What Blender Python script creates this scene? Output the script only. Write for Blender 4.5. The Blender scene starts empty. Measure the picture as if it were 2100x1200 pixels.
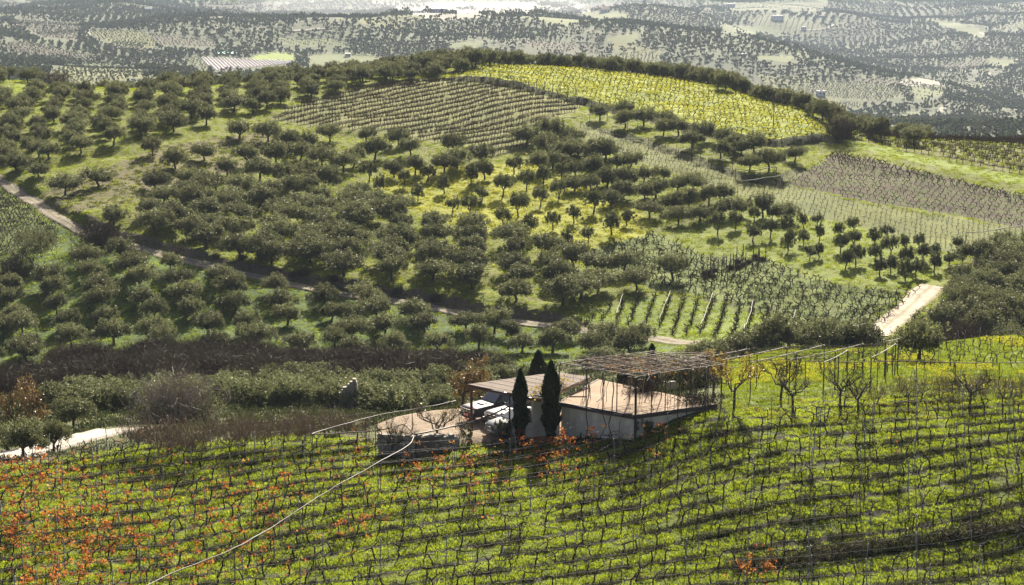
import bpy, math, random
import numpy as np
from mathutils import Vector, Matrix

# ------------------------------------------------------------------ camera, sky, sun, exposure
SC = bpy.context.scene
COL = SC.collection
FPX, CX, CY = 3919.0, 1050.0, 600.0            # photograph: 2100 x 1200 pixels
TH = math.radians(10.41)                       # camera looks down by this much
cam_d = bpy.data.cameras.new('camera')
cam_d.sensor_width = 36.0
cam_d.lens = FPX / 2100.0 * 36.0
cam_d.clip_start = 1.0
cam_d.clip_end = 40000.0
cam = bpy.data.objects.new('camera', cam_d)
cam.location = (0, 0, 0)
cam.rotation_euler = (math.pi / 2 - TH, 0, 0)
COL.objects.link(cam)
SC.camera = cam

SUN_EL, SUN_AZ = math.radians(31.0), math.radians(9.0)   # azimuth clockwise from +Y (behind the hill, a little right)
world = bpy.data.worlds.new('World')
SC.world = world
world.use_nodes = True
wn = world.node_tree
wn.nodes.clear()
sky = wn.nodes.new('ShaderNodeTexSky')
sky.sky_type = 'NISHITA'
sky.sun_disc = False
sky.sun_elevation = SUN_EL
sky.sun_rotation = SUN_AZ
sky.air_density = 0.4
sky.dust_density = 4.0
sky.ozone_density = 0.4
bg = wn.nodes.new('ShaderNodeBackground')
bg.inputs['Strength'].default_value = 0.057
wo = wn.nodes.new('ShaderNodeOutputWorld')
wn.links.new(sky.outputs[0], bg.inputs[0])
wn.links.new(bg.outputs[0], wo.inputs[0])

sun_d = bpy.data.lights.new('sun', 'SUN')
sun_d.energy = 5.0
sun_d.angle = math.radians(0.53)
sun_d.color = (1.0, 0.91, 0.74)
sun = bpy.data.objects.new('sun', sun_d)
sdir = Vector((math.sin(SUN_AZ) * math.cos(SUN_EL), math.cos(SUN_AZ) * math.cos(SUN_EL), math.sin(SUN_EL)))
sun.rotation_euler = (-sdir).to_track_quat('-Z', 'Y').to_euler()
sun.location = (0, 200, 300)
COL.objects.link(sun)

SC.view_settings.view_transform = 'Standard'
SC.view_settings.look = 'None'
SC.view_settings.exposure = 1.6
SC.view_settings.gamma = 1.0
SC.view_settings.use_curve_mapping = False
SC.render.engine = 'CYCLES'
SC.cycles.use_denoising = True
SC.cycles.denoising_prefilter = 'ACCURATE'
SC.cycles.max_bounces = 6
SC.cycles.diffuse_bounces = 4
SC.cycles.transmission_bounces = 4
SC.cycles.transparent_max_bounces = 6
SC.cycles.volume_bounces = 0
SC.cycles.sample_clamp_indirect = 4.0

HAZE_DENSITY = 0.000062

rng = np.random.default_rng(11)
random.seed(11)

# ------------------------------------------------------------------ small numeric helpers
def s_of(py):                                  # Z/Y of the ray through picture row py
    return np.tan(np.arctan((CY - np.asarray(py, float)) / FPX) - TH)

def ax_of(px, py):                             # X/Y of the ray
    v = (CY - np.asarray(py, float)) / FPX
    return (np.asarray(px, float) - CX) / FPX / (math.cos(TH) + v * math.sin(TH))

def proj(X, Y, Z):
    d = Y * math.cos(TH) - Z * math.sin(TH)
    v = (Y * math.sin(TH) + Z * math.cos(TH)) / d
    return CX + FPX * X / d, CY - FPX * v

def smooth(a, b, x):
    t = np.clip((x - a) / (b - a), 0, 1)
    return t * t * (3 - 2 * t)

def pchip(x, y, xq):
    x, y = np.asarray(x, float), np.asarray(y, float)
    h = np.diff(x); dl = np.diff(y) / h
    m = np.zeros_like(y)
    for i in range(1, len(x) - 1):
        if dl[i - 1] * dl[i] > 0:
            w1, w2 = 2 * h[i] + h[i - 1], h[i] + 2 * h[i - 1]
            m[i] = (w1 + w2) / (w1 / dl[i - 1] + w2 / dl[i])
    m[0], m[-1] = dl[0], dl[-1]
    k = np.clip(np.searchsorted(x, xq) - 1, 0, len(x) - 2)
    t = (xq - x[k]) / h[k]
    return ((2*t**3 - 3*t**2 + 1) * y[k] + (t**3 - 2*t**2 + t) * h[k] * m[k]
            + (-2*t**3 + 3*t**2) * y[k + 1] + (t**3 - t**2) * h[k] * m[k + 1])

def _hash(ix, iy, seed):
    n = (ix.astype(np.int64) * 374761393 + iy.astype(np.int64) * 668265263 + seed * 974711) & 0x7fffffff
    n = ((n ^ (n >> 13)) * 1274126177) & 0x7fffffff
    return ((n ^ (n >> 16)) & 0xffff) / 65535.0

def vnoise(x, y, seed=0):                      # value noise, -1..1
    x, y = np.asarray(x, float), np.asarray(y, float)
    ix, iy = np.floor(x), np.floor(y)
    fx, fy = x - ix, y - iy
    fx, fy = fx*fx*fx*(fx*(fx*6-15)+10), fy*fy*fy*(fy*(fy*6-15)+10)
    a, b = _hash(ix, iy, seed), _hash(ix + 1, iy, seed)
    c, d = _hash(ix, iy + 1, seed), _hash(ix + 1, iy + 1, seed)
    return 2 * ((a*(1-fx)+b*fx)*(1-fy) + (c*(1-fx)+d*fx)*fy) - 1

def fbm(x, y, seed=0, oct=3):
    s, a = 0, 1.0
    for o in range(oct):
        s = s + a * vnoise(x * 2**o, y * 2**o, seed + o * 17)
        a *= 0.5
    return s

def inpoly(px, py, poly):
    px, py = np.asarray(px, float), np.asarray(py, float)
    r = np.zeros(px.shape, bool)
    n = len(poly)
    j = n - 1
    for i in range(n):
        xi, yi = poly[i]; xj, yj = poly[j]
        if yi != yj:
            c = ((yi > py) != (yj > py)) & (px < (xj - xi) * (py - yi) / (yj - yi) + xi)
            r ^= c
        j = i
    return r

def polydist(X, Y, P):                         # distance to a polyline, signed + on the far (larger Y) side
    P = np.asarray(P, float)
    best = np.full(X.shape, 1e9)
    for i in range(len(P) - 1):
        a, b = P[i], P[i + 1]
        d = b - a
        t = np.clip(((X - a[0]) * d[0] + (Y - a[1]) * d[1]) / (d @ d), 0, 1)
        best = np.minimum(best, np.hypot(X - a[0] - t * d[0], Y - a[1] - t * d[1]))
    o = np.argsort(P[:, 0])
    return np.where(Y > np.interp(X, P[o, 0], P[o, 1]), best, -best)

# ------------------------------------------------------------------ the lie of the land
# per azimuth (picture column) the ground along the ground distance Y: 'p' = seen at that picture row, 'z' = height
def zz(*t): return [('z', z, Y) for z, Y in t]
def pp(*t): return [('p', p, Y) for p, Y in t]
COLS = {
 -400: zz((-24,35),(-31,70)) + pp((1200,90),(1050,101),(965,110),(945,117),(870,140),(820,168),(785,205),(765,212),(480,270),(370,303),(200,373),(165,405)) + zz((-45,500),(-75,820)) + pp((140,1200),(100,1700),(60,2300),(25,3100),(0,4000),(-40,6500),(-75,9500),(-90,13000)),
 0:    zz((-24,35),(-31,70)) + pp((1200,90),(1050,101),(958,110),(940,117),(870,140),(820,168),(785,205),(765,212),(480,270),(370,303),(200,373),(165,405)) + zz((-45,500),(-75,820)) + pp((140,1200),(100,1700),(60,2300),(25,3100),(0,4000),(-40,6500),(-75,9500),(-90,13000)),
 300:  zz((-24,35),(-31.3,70)) + pp((1200,91),(1050,102),(908,114),(880,124),(850,145),(805,185),(745,213),(735,218),(510,262),(400,292),(250,344),(182,386)) + zz((-34,420),(-50,520),(-76,900)) + pp((150,1150),(120,1400),(100,1650),(60,2250),(30,2950),(0,3900),(-40,6500),(-80,9500),(-90,13000)),
 650:  zz((-24,35),(-31.5,70)) + pp((1200,91.5),(1000,105),(893,116),(880,122),(855,138),(830,157),(790,192),(750,215),(590,249),(400,298),(250,353),(163,406)) + zz((-29.6,413),(-37,460),(-62,600),(-92,1000)) + pp((112,1650),(60,2500),(20,3600),(0,4500),(-40,6500),(-80,10000),(-90,13000)),
 1000: zz((-24,35),(-31.6,70)) + pp((1200,92),(1000,106),(907,115.5),(868,120),(850,123)) + zz((-31.5,128),(-36,142),(-42,170),(-46,200)) + pp((755,215),(735,220),(640,241),(500,272),(400,300),(330,323),(165,398),(131,426)) + zz((-30,452),(-45,530),(-85,1000)) + pp((100,1850),(50,2900),(0,4700),(-40,7000),(-80,10000),(-90,13000)),
 1300: zz((-24,35),(-31.6,70)) + pp((1200,93),(1000,106),(893,114),(872,117)) + zz((-29.9,122),(-31.5,130),(-37,150),(-43,182),(-47,212)) + pp((706,224),(690,229),(610,247),(480,279),(250,362),(150,424)) + zz((-31,450),(-60,600),(-90,900)) + pp((130,1700),(100,2000),(60,2800),(20,4200),(0,5000),(-40,7500),(-80,11000),(-90,13000)),
 1470: zz((-24,35),(-31.6,70)) + pp((1200,93.5),(1000,105),(880,112),(850,114),(829,117),(805,121)) + zz((-30.5,130),(-33.5,150),(-41,180),(-46,208)) + pp((702,222),(685,228),(570,255),(455,285),(275,347),(182,402)) + zz((-34,440),(-62,600),(-93,900)) + pp((165,1650),(120,2000),(80,2750),(35,3900),(0,5000),(-40,7500),(-80,11000),(-90,13000)),
 1600: zz((-24,35),(-31.6,70)) + pp((1200,94.5),(1000,105),(880,113),(830,119),(805,123),(775,133),(745,149)) + zz((-37,172),(-44,205)) + pp((697,223),(680,228),(560,255),(430,292),(300,338),(230,371),(217,380)) + zz((-40,430),(-65,600),(-95,900)) + pp((200,1500),(150,2000),(100,2700),(50,3700),(0,5000),(-40,7500),(-80,11000),(-90,13000)),
 1850: zz((-24,35),(-31.6,70)) + pp((1200,96),(1000,107),(880,115),(805,125),(760,137),(738,146),(716,156)) + zz((-38,176),(-46,212)) + pp((672,229),(650,233),(590,247),(500,272),(400,303),(320,333),(287,352)) + zz((-44,400),(-68,600),(-100,900)) + pp((260,1200),(190,1750),(140,2300),(80,3300),(30,4400),(0,5200),(-40,7700),(-80,11000),(-90,13000)),
 2100: zz((-24,35),(-31.6,70)) + pp((1200,97.5),(1000,108),(880,117),(805,127),(750,142),(694,160)) + zz((-40,186),(-46.5,215)) + pp((672,228),(580,250),(500,272),(440,292),(380,315),(330,338),(300,355)) + zz((-46,420),(-70,600),(-100,900)) + pp((275,1150),(220,1500),(150,2200),(80,3300),(30,4400),(0,5200),(-40,7700),(-80,11000),(-90,13000)),
 2500: zz((-24,35),(-31.6,70)) + pp((1200,99),(1000,110),(880,119),(805,129),(750,144),(694,162)) + zz((-40,188),(-47,216)) + pp((672,229),(580,250),(500,272),(440,292),(380,315),(330,338),(310,352)) + zz((-46,420),(-70,600),(-100,900)) + pp((280,1150),(220,1500),(150,2200),(80,3300),(30,4400),(0,5200),(-40,7700),(-80,11000),(-90,13000)),
}
LY = np.linspace(math.log(36), math.log(12900), 620)
_ax, _T = [], []
for cpx in sorted(COLS):
    pts = COLS[cpx]
    Ys = [t[2] for t in pts]
    Zs = [t[1] if t[0] == 'z' else float(s_of(t[1])) * t[2] for t in pts]
    _ax.append(float(ax_of(cpx, 600)))
    _T.append(pchip(np.log(Ys), Zs, LY))
_ax, _T = np.array(_ax), np.array(_T)
AXG = np.linspace(_ax[0], _ax[-1], 260)
TBL = np.array([pchip(_ax, _T[:, k], AXG) for k in range(len(LY))])      # [logY, ax]

def base_h(X, Y):
    X, Y = np.asarray(X, float), np.asarray(Y, float)
    a = np.clip((X / Y - AXG[0]) / (AXG[1] - AXG[0]), 0, len(AXG) - 1.001)
    l = np.clip((np.log(np.maximum(Y, 36)) - LY[0]) / (LY[1] - LY[0]), 0, len(LY) - 1.001)
    ia, il = a.astype(int), l.astype(int)
    fa, fl = a - ia, l - il
    z = (TBL[il, ia]*(1-fa) + TBL[il, ia+1]*fa)*(1-fl) + (TBL[il+1, ia]*(1-fa) + TBL[il+1, ia+1]*fa)*fl
    hill = smooth(200, 225, Y) * (1 - smooth(450, 520, Y))
    z = z + hill * (0.45 * vnoise(X / 14, Y / 14, 3) + 0.16 * vnoise(X / 4, Y / 4, 4))
    fg = 1 - smooth(112, 118, Y)
    z = z + 0.05 * fg * vnoise(X / 1.1, Y / 1.1, 8) + 0.10 * fg * vnoise(X / 6, Y / 6, 9)
    far = smooth(560, 1500, Y)
    z = z + far * (20 * vnoise(X / 260, Y / 520, 5) + 5 * vnoise(X / 90, Y / 150, 6)) * (1 + 0.5 * smooth(1800, 4000, Y)) \
        + smooth(1300, 2200, Y) * 30 * np.maximum(0, vnoise(X / 330 + 7, Y / 620, 12) - 0.15)
    return np.minimum(z, np.where(Y > 5000, -6, 1e9))

PAD_Z = -30.35
def pad_mask(X, Y):                            # the yard that the cars stand on
    x, y = X + 1.0, Y - 119.3
    return smooth(1.0, 0.72, np.hypot(x / 9.0, y / 5.2))

def _seg(p0, p1):
    a, b = np.array(p0, float), np.array(p1, float)
    return a, b
_fl = float(s_of(825)) * 116.0                  # level of the shed's flat roof
SHED_EDGE = [(float(ax_of(px_, py_)) * _fl / float(s_of(py_)), _fl / float(s_of(py_))) for px_, py_ in ((1306, 851.2), (1470, 829))]
def berm(X, Y, z):                             # earth thrown up against the right side of the shed
    a, b = np.array(SHED_EDGE[0]), np.array(SHED_EDGE[1]); d = b - a
    k = (np.abs(X - 11) < 12) & (np.abs(Y - 114) < 10)
    if not k.any(): return z
    x, y = X[k], Y[k]
    t = np.clip(((x - a[0]) * d[0] + (y - a[1]) * d[1]) / (d @ d), 0, 1)
    q = np.hypot(x - a[0] - t * d[0], y - a[1] - t * d[1])
    z = z.copy(); z[k] = np.maximum(z[k], _fl - 0.27 - 1.25 * (1 - t)**2 - 0.45 * np.maximum(q - 0.15, 0)); return z

BANKS = []                                     # (world polyline, rise, depth of the bank, length of the fade)
def height(X, Y):
    X, Y = np.asarray(X, float), np.asarray(Y, float)
    z = base_h(X, Y)
    m = pad_mask(X, Y)
    z = z * (1 - m) + PAD_Z * m
    z = berm(np.atleast_1d(X), np.atleast_1d(Y), np.atleast_1d(z)).reshape(np.shape(z))
    for P, rise, w, fade in BANKS:
        box = (X > P[:, 0].min() - 30) & (X < P[:, 0].max() + 30) & (Y > P[:, 1].min() - 60) & (Y < P[:, 1].max() + 60)
        if not box.any():
            continue
        xb, yb = X[box], Y[box]
        d = polydist(xb, yb, P)
        ends = smooth(P[0, 0] - 3, P[0, 0] + 6, xb) * (1 - smooth(P[-1, 0] - 6, P[-1, 0] + 3, xb))
        zb = z[box] + rise * smooth(0, w, d) * (1 - smooth(4, fade, d)) * ends * (0.8 + 0.3 * vnoise(xb / 5, yb / 5, 21))
        z = z.copy(); z[box] = zb
    return z

YS = np.exp(np.linspace(math.log(60), math.log(12000), 2600))
def hit(px, py, ymin=60.0, ymax=12000.0):
    """where the ray through a picture point first meets the ground beyond ymin"""
    px, py = np.atleast_1d(np.asarray(px, float)), np.atleast_1d(np.asarray(py, float))
    ys = YS[(YS >= ymin) & (YS <= ymax)]
    out = np.zeros((len(px), 3))
    a, s = ax_of(px, py), s_of(py)
    for i0 in range(0, len(px), 400):
        aa, ss = a[i0:i0+400, None], s[i0:i0+400, None]
        g = height(aa * ys[None], np.broadcast_to(ys[None], (len(aa), len(ys)))) - ss * ys[None]
        k = np.argmax(g >= 0, axis=1)
        none = ~(g >= 0).any(axis=1)
        k[none] = np.argmax(g[none], axis=1) if none.any() else k[none]
        k = np.maximum(k, 1)
        r = np.arange(len(aa))
        g0, g1 = g[r, k - 1], g[r, k]
        t = np.where((g1 > g0) & ~none, np.clip(-g0 / np.where(g1 == g0, 1, g1 - g0), 0, 1), 1.0)
        yy = ys[k - 1] + t * (ys[k] - ys[k - 1])
        out[i0:i0+400, 0] = aa[:, 0] * yy
        out[i0:i0+400, 1] = yy
    out[:, 2] = height(out[:, 0], out[:, 1])
    return out

def hit1(px, py, ymin=60.0, ymax=12000.0):
    return hit([px], [py], ymin, ymax)[0]

def at(px, py, Y):                             # the point on that ray at ground distance Y
    return np.array([float(ax_of(px, py)) * Y, Y, float(s_of(py)) * Y])

def line_hits(pts, ymin, ymax=12000.0):
    return hit([p[0] for p in pts], [p[1] for p in pts], ymin, ymax)

TRACK_PX = [(-70,330),(0,372),(60,410),(100,437),(150,466),(190,485),(240,498),(300,514),(380,534),(450,551),(520,567),(600,585),(680,602),(760,613),(830,622),(900,635),(960,647),(1040,659),(1100,667),(1200,680),(1340,696),(1450,706),(1520,716)]
TRACK = line_hits(TRACK_PX, 205, 420)
YTRACK_PX = [(1795,690),(1815,672),(1842,650),(1868,628),(1893,602),(1914,586)]
RTRACK = line_hits(YTRACK_PX, 205, 420)
CBANK = line_hits([(905,166),(1000,172),(1090,190),(1195,216),(1350,258),(1480,294),(1590,304),(1690,290),(1725,294)], 330, 460)
GBANK = line_hits([(1225,268),(1320,296),(1430,338),(1520,368),(1600,385),(1650,352)], 300, 400)
BANKS += [(TRACK[1:-3, :2][np.argsort(TRACK[1:-3, 0])] + np.array([0, 1.7]), 1.25, 1.4, 40.0),
          (CBANK[:, :2], 1.3, 1.6, 28.0), (GBANK[:, :2][np.argsort(GBANK[:, 0])], 0.7, 2.2, 24.0)]

# ------------------------------------------------------------------ objects, meshes
def tag(o, label, cat, group=None, kind=None):
    o['label'] = label
    o['category'] = cat
    if group: o['group'] = group
    if kind: o['kind'] = kind
    return o

def mk_mesh(name, V, faces, mat=None, smooth_shade=False):
    """faces: list of int arrays (n,k)"""
    me = bpy.data.meshes.new(name)
    V = np.ascontiguousarray(V, np.float32)
    faces = [np.asarray(f, np.int32) for f in (faces if isinstance(faces, list) else [faces]) if len(f)]
    me.vertices.add(len(V)); me.vertices.foreach_set('co', V.ravel())
    nl = sum(f.size for f in faces); nf = sum(len(f) for f in faces)
    me.loops.add(nl); me.polygons.add(nf)
    if nf:
        me.loops.foreach_set('vertex_index', np.concatenate([f.ravel() for f in faces]))
        tot = np.concatenate([np.full(len(f), f.shape[1], np.int32) for f in faces])
        st = np.zeros(nf, np.int32); st[1:] = np.cumsum(tot)[:-1]
        me.polygons.foreach_set('loop_start', st)
        me.polygons.foreach_set('use_smooth', np.full(nf, smooth_shade))
    me.update(calc_edges=True)
    if mat: me.materials.append(mat)
    return me

def obj(name, me, parent=None, loc=None):
    o = bpy.data.objects.new(name, me)
    COL.objects.link(o)
    if parent: o.parent = parent
    if loc is not None: o.location = loc
    return o

def empty(name, loc, rz=0.0):
    o = bpy.data.objects.new(name, None)
    o.empty_display_size = 0.3
    COL.objects.link(o)
    o.location = loc
    o.rotation_euler = (0, 0, rz)
    return o

class MB:
    """collects shapes and links them as one mesh"""
    def __init__(s): s.V, s.F, s.n = [], {}, 0
    def add(s, V, F):
        V = np.asarray(V, float); F = np.asarray(F, int)
        s.V.append(V); s.F.setdefault(F.shape[1], []).append(F + s.n); s.n += len(V)
    def box(s, c, size, rz=0.0, M=None):
        x, y, z = np.asarray(size, float) / 2
        V = np.array([[-x,-y,-z],[x,-y,-z],[x,y,-z],[-x,y,-z],[-x,-y,z],[x,-y,z],[x,y,z],[-x,y,z]])
        if rz: V = V @ np.array([[math.cos(rz), math.sin(rz), 0], [-math.sin(rz), math.cos(rz), 0], [0, 0, 1]])
        if M is not None: V = V @ np.asarray(M).T
        s.add(V + np.asarray(c, float), [[0,3,2,1],[4,5,6,7],[0,1,5,4],[1,2,6,5],[2,3,7,6],[3,0,4,7]])
    def tube(s, P, R, k=6, cap=True):
        P = np.asarray(P, float); n = len(P)
        R = np.full(n, R, float) if np.isscalar(R) else np.asarray(R, float)
        T = np.gradient(P, axis=0); T /= np.linalg.norm(T, axis=1)[:, None] + 1e-9
        ref = np.array([0, 0, 1.0]) if abs(T[:, 2]).mean() < 0.8 else np.array([1.0, 0, 0])
        U = np.cross(T, ref); U /= np.linalg.norm(U, axis=1)[:, None] + 1e-9
        W = np.cross(T, U)
        a = np.arange(k) * 2 * math.pi / k
        V = (P[:, None] + R[:, None, None] * (np.cos(a)[None, :, None] * U[:, None] + np.sin(a)[None, :, None] * W[:, None])).reshape(-1, 3)
        i = np.arange(n - 1)[:, None] * k; j = np.arange(k)[None]; j2 = (j + 1) % k
        s.add(V, np.stack([i + j, i + j2, i + k + j2, i + k + j], -1).reshape(-1, 4))
        if cap:
            base = s.n - len(V)
            for o in (0, (n - 1) * k):
                s.F.setdefault(k, []).append(np.array([[base + o + q for q in range(k)]]))
    def prism(s, poly, z0, z1):
        """vertical prism; z0, z1 numbers or per-vertex lists"""
        p = np.asarray(poly, float); n = len(p)
        z0 = np.full(n, z0, float) if np.isscalar(z0) else np.asarray(z0, float)
        z1 = np.full(n, z1, float) if np.isscalar(z1) else np.asarray(z1, float)
        V = np.vstack([np.c_[p, z0], np.c_[p, z1]])
        b = s.n
        s.add(V, [[i, (i + 1) % n, n + (i + 1) % n, n + i] for i in range(n)])
        s.F.setdefault(n, []).append(np.array([[b + q for q in range(n)][::-1], [b + n + q for q in range(n)]]))
    def mesh(s, name, mat=None, sm=False):
        return mk_mesh(name, np.vstack(s.V), [np.vstack(f) for f in s.F.values()], mat, sm)
    def build(s, name, mat, parent=None, loc=None, sm=False):
        return obj(name, s.mesh(name, mat, sm), parent, loc)

def leaves(r, C, L, W, up=0.3, spread=1.0):
    """diamond leaves at points C: length L, width W"""
    n = len(C)
    d = r.normal(size=(n, 3)) * spread; d[:, 2] += up
    d /= np.linalg.norm(d, axis=1)[:, None]
    w = np.cross(d, r.normal(size=(n, 3))); w /= np.linalg.norm(w, axis=1)[:, None] + 1e-9
    L = (L * r.uniform(0.7, 1.3, n))[:, None]; W = (W * r.uniform(0.7, 1.3, n))[:, None]
    V = np.stack([C - d * L / 2, C + w * W / 2, C + d * L / 2, C - w * W / 2], 1).reshape(-1, 3)
    return V, np.arange(4 * n).reshape(-1, 4)

# ------------------------------------------------------------------ materials
def new_mat(name):
    m = bpy.data.materials.new(name); m.use_nodes = True
    m.node_tree.nodes.clear()
    return m, m.node_tree.nodes, m.node_tree.links

def _noise(N, Lk, vec, scale, detail=3.0, rough=0.55):
    t = N.new('ShaderNodeTexNoise'); t.inputs['Scale'].default_value = scale
    t.inputs['Detail'].default_value = detail; t.inputs['Roughness'].default_value = rough
    Lk.new(vec, t.inputs['Vector'])
    return t.outputs['Fac']

def _ramp(N, Lk, fac, stops):
    r = N.new('ShaderNodeValToRGB'); e = r.color_ramp.elements
    while len(e) > 1: e.remove(e[-1])
    e[0].position, e[0].color = stops[0][0], (*stops[0][1], 1)
    for p, c in stops[1:]:
        q = e.new(p); q.color = (*c, 1)
    Lk.new(fac, r.inputs[0])
    return r.outputs[0]

def _mix(N, Lk, fac, a, b):
    m = N.new('ShaderNodeMix'); m.data_type = 'RGBA'
    Lk.new(fac, m.inputs[0])
    for v, k in ((a, 6), (b, 7)):
        if isinstance(v, tuple): m.inputs[k].default_value = (*v, 1)
        else: Lk.new(v, m.inputs[k])
    return m.outputs[2]

def ground_mat(name, a, b, c, s1=0.08, s2=0.9, bump=0.5, bscale=2.5, rough=0.95, rows=None, rowcol=None, off=0.0, c_amt=(0.5, 0.68)):
    m, N, Lk = new_mat(name)
    pos = N.new('ShaderNodeNewGeometry').outputs['Position']
    n1 = _noise(N, Lk, pos, s1, 4)
    base = _ramp(N, Lk, n1, [(0.36, a), (0.64, b)])
    n2 = _noise(N, Lk, pos, s2, 5, 0.65)
    f = _ramp(N, Lk, n2, [(c_amt[0], (0, 0, 0)), (c_amt[1], (1, 1, 1))])
    colr = _mix(N, Lk, f, base, c)
    if rows:                                    # (angle of the row, spacing, share of the strip): tilled strip under each row
        ang, sp, share = rows
        dt = N.new('ShaderNodeVectorMath'); dt.operation = 'DOT_PRODUCT'
        Lk.new(pos, dt.inputs[0]); dt.inputs[1].default_value = (-math.sin(ang) / sp, math.cos(ang) / sp, 0)
        wob = N.new('ShaderNodeMath'); wob.operation = 'MULTIPLY_ADD'
        Lk.new(_noise(N, Lk, pos, 0.7, 3), wob.inputs[0]); wob.inputs[1].default_value = 0.35
        sh_ = N.new('ShaderNodeMath'); sh_.inputs[1].default_value = off; Lk.new(dt.outputs['Value'], sh_.inputs[0]); Lk.new(sh_.outputs[0], wob.inputs[2])
        fr = N.new('ShaderNodeMath'); fr.operation = 'PINGPONG'; Lk.new(wob.outputs[0], fr.inputs[0]); fr.inputs[1].default_value = 0.5
        g = _ramp(N, Lk, fr.outputs[0], [(share * 0.6, (1, 1, 1)), (share * 1.4, (0, 0, 0))])
        colr = _mix(N, Lk, g, colr, rowcol)
    bs = N.new('ShaderNodeBsdfPrincipled'); bs.inputs['Roughness'].default_value = rough
    bs.inputs['Specular IOR Level'].default_value = 0.15
    Lk.new(colr, bs.inputs['Base Color'])
    if bump:
        bp = N.new('ShaderNodeBump'); bp.inputs['Strength'].default_value = bump; bp.inputs['Distance'].default_value = 0.4
        Lk.new(_noise(N, Lk, pos, bscale, 6, 0.7), bp.inputs['Height']); Lk.new(bp.outputs[0], bs.inputs['Normal'])
    o = N.new('ShaderNodeOutputMaterial'); Lk.new(bs.outputs[0], o.inputs[0])
    return m

def leaf_mat(name, cols, trans=0.4, gloss=0.06, tcol=None, rough=0.4, obj_var=0.25):
    """cols: list of colours picked per leaf"""
    m, N, Lk = new_mat(name)
    g = N.new('ShaderNodeNewGeometry')
    st = [(i / max(1, len(cols) - 1), c) for i, c in enumerate(cols)]
    col = _ramp(N, Lk, g.outputs['Random Per Island'], st)
    oi = N.new('ShaderNodeObjectInfo')
    hsv = N.new('ShaderNodeHueSaturation')
    mr = N.new('ShaderNodeMapRange'); Lk.new(oi.outputs['Random'], mr.inputs[0])
    mr.inputs[3].default_value = 1 - obj_var; mr.inputs[4].default_value = 1 + obj_var
    Lk.new(mr.outputs[0], hsv.inputs['Value']); Lk.new(col, hsv.inputs['Color'])
    d = N.new('ShaderNodeBsdfDiffuse'); Lk.new(hsv.outputs[0], d.inputs[0])
    t = N.new('ShaderNodeBsdfTranslucent')
    if tcol:
        mx = N.new('ShaderNodeMix'); mx.data_type = 'RGBA'; mx.blend_type = 'MULTIPLY'; mx.inputs[0].default_value = 1
        Lk.new(hsv.outputs[0], mx.inputs[6]); mx.inputs[7].default_value = (*tcol, 1)
        Lk.new(mx.outputs[2], t.inputs[0])
    else: Lk.new(hsv.outputs[0], t.inputs[0])
    mixs = N.new('ShaderNodeMixShader'); mixs.inputs[0].default_value = trans
    Lk.new(d.outputs[0], mixs.inputs[1]); Lk.new(t.outputs[0], mixs.inputs[2])
    gl = N.new('ShaderNodeBsdfGlossy'); gl.inputs['Roughness'].default_value = rough; gl.inputs['Color'].default_value = (0.9, 0.9, 0.85, 1)
    m2 = N.new('ShaderNodeMixShader'); m2.inputs[0].default_value = gloss
    Lk.new(mixs.outputs[0], m2.inputs[1]); Lk.new(gl.outputs[0], m2.inputs[2])
    o = N.new('ShaderNodeOutputMaterial'); Lk.new(m2.outputs[0], o.inputs[0])
    return m

def solid_mat(name, a, b=None, scale=6.0, rough=0.7, metal=0.0, bump=0.15, spec=0.4, streak=None):
    m, N, Lk = new_mat(name)
    tc = N.new('ShaderNodeTexCoord').outputs['Object']
    if streak:
        mp = N.new('ShaderNodeMapping'); mp.inputs['Scale'].default_value = streak; Lk.new(tc, mp.inputs[0]); tc = mp.outputs[0]
    n = _noise(N, Lk, tc, scale, 5, 0.6)
    col = _ramp(N, Lk, n, [(0.35, a), (0.68, b or tuple(x * 0.7 for x in a))])
    bs = N.new('ShaderNodeBsdfPrincipled')
    Lk.new(col, bs.inputs['Base Color']); bs.inputs['Roughness'].default_value = rough; bs.inputs['Metallic'].default_value = metal
    bs.inputs['Specular IOR Level'].default_value = spec
    if bump:
        bp = N.new('ShaderNodeBump'); bp.inputs['Strength'].default_value = bump; bp.inputs['Distance'].default_value = 0.03
        Lk.new(n, bp.inputs['Height']); Lk.new(bp.outputs[0], bs.inputs['Normal'])
    o = N.new('ShaderNodeOutputMaterial'); Lk.new(bs.outputs[0], o.inputs[0])
    return m

M = {}
M['olive_leaf'] = leaf_mat('olive_leaf', [(0.062,0.071,0.026),(0.105,0.114,0.045),(0.16,0.168,0.08)], 0.42, 0.035, obj_var=0.3, rough=0.5)
M['young_olive_leaf'] = leaf_mat('young_olive_leaf', [(0.056,0.066,0.022),(0.092,0.104,0.036),(0.132,0.14,0.058)], 0.36, 0.03, rough=0.5)
M['bush_leaf'] = leaf_mat('bush_leaf', [(0.085,0.098,0.042),(0.13,0.142,0.062),(0.18,0.19,0.10)], 0.35, 0.015, obj_var=0.3)
M['autumn_bush_leaf'] = leaf_mat('autumn_bush_leaf', [(0.16,0.09,0.03),(0.22,0.13,0.04),(0.12,0.10,0.04)], 0.4, 0.05)
M['yellow_leaf'] = leaf_mat('yellow_leaf', [(0.30,0.22,0.03),(0.38,0.26,0.03),(0.20,0.17,0.04)], 0.5, 0.05)
M['cypress_leaf'] = leaf_mat('cypress_leaf', [(0.014,0.028,0.013),(0.028,0.048,0.02),(0.046,0.07,0.03)], 0.12, 0.03)
M['valley_leaf'] = leaf_mat('valley_leaf', [(0.06,0.076,0.032),(0.095,0.112,0.05)], 0.3, 0.01, obj_var=0.35)
M['bark'] = solid_mat('bark', (0.055,0.045,0.036), (0.10,0.085,0.07), 9, 0.95, bump=0.6)
M['vine_bark'] = solid_mat('vine_bark', (0.030,0.022,0.018), (0.06,0.045,0.036), 14, 0.95, bump=0.5)
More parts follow.
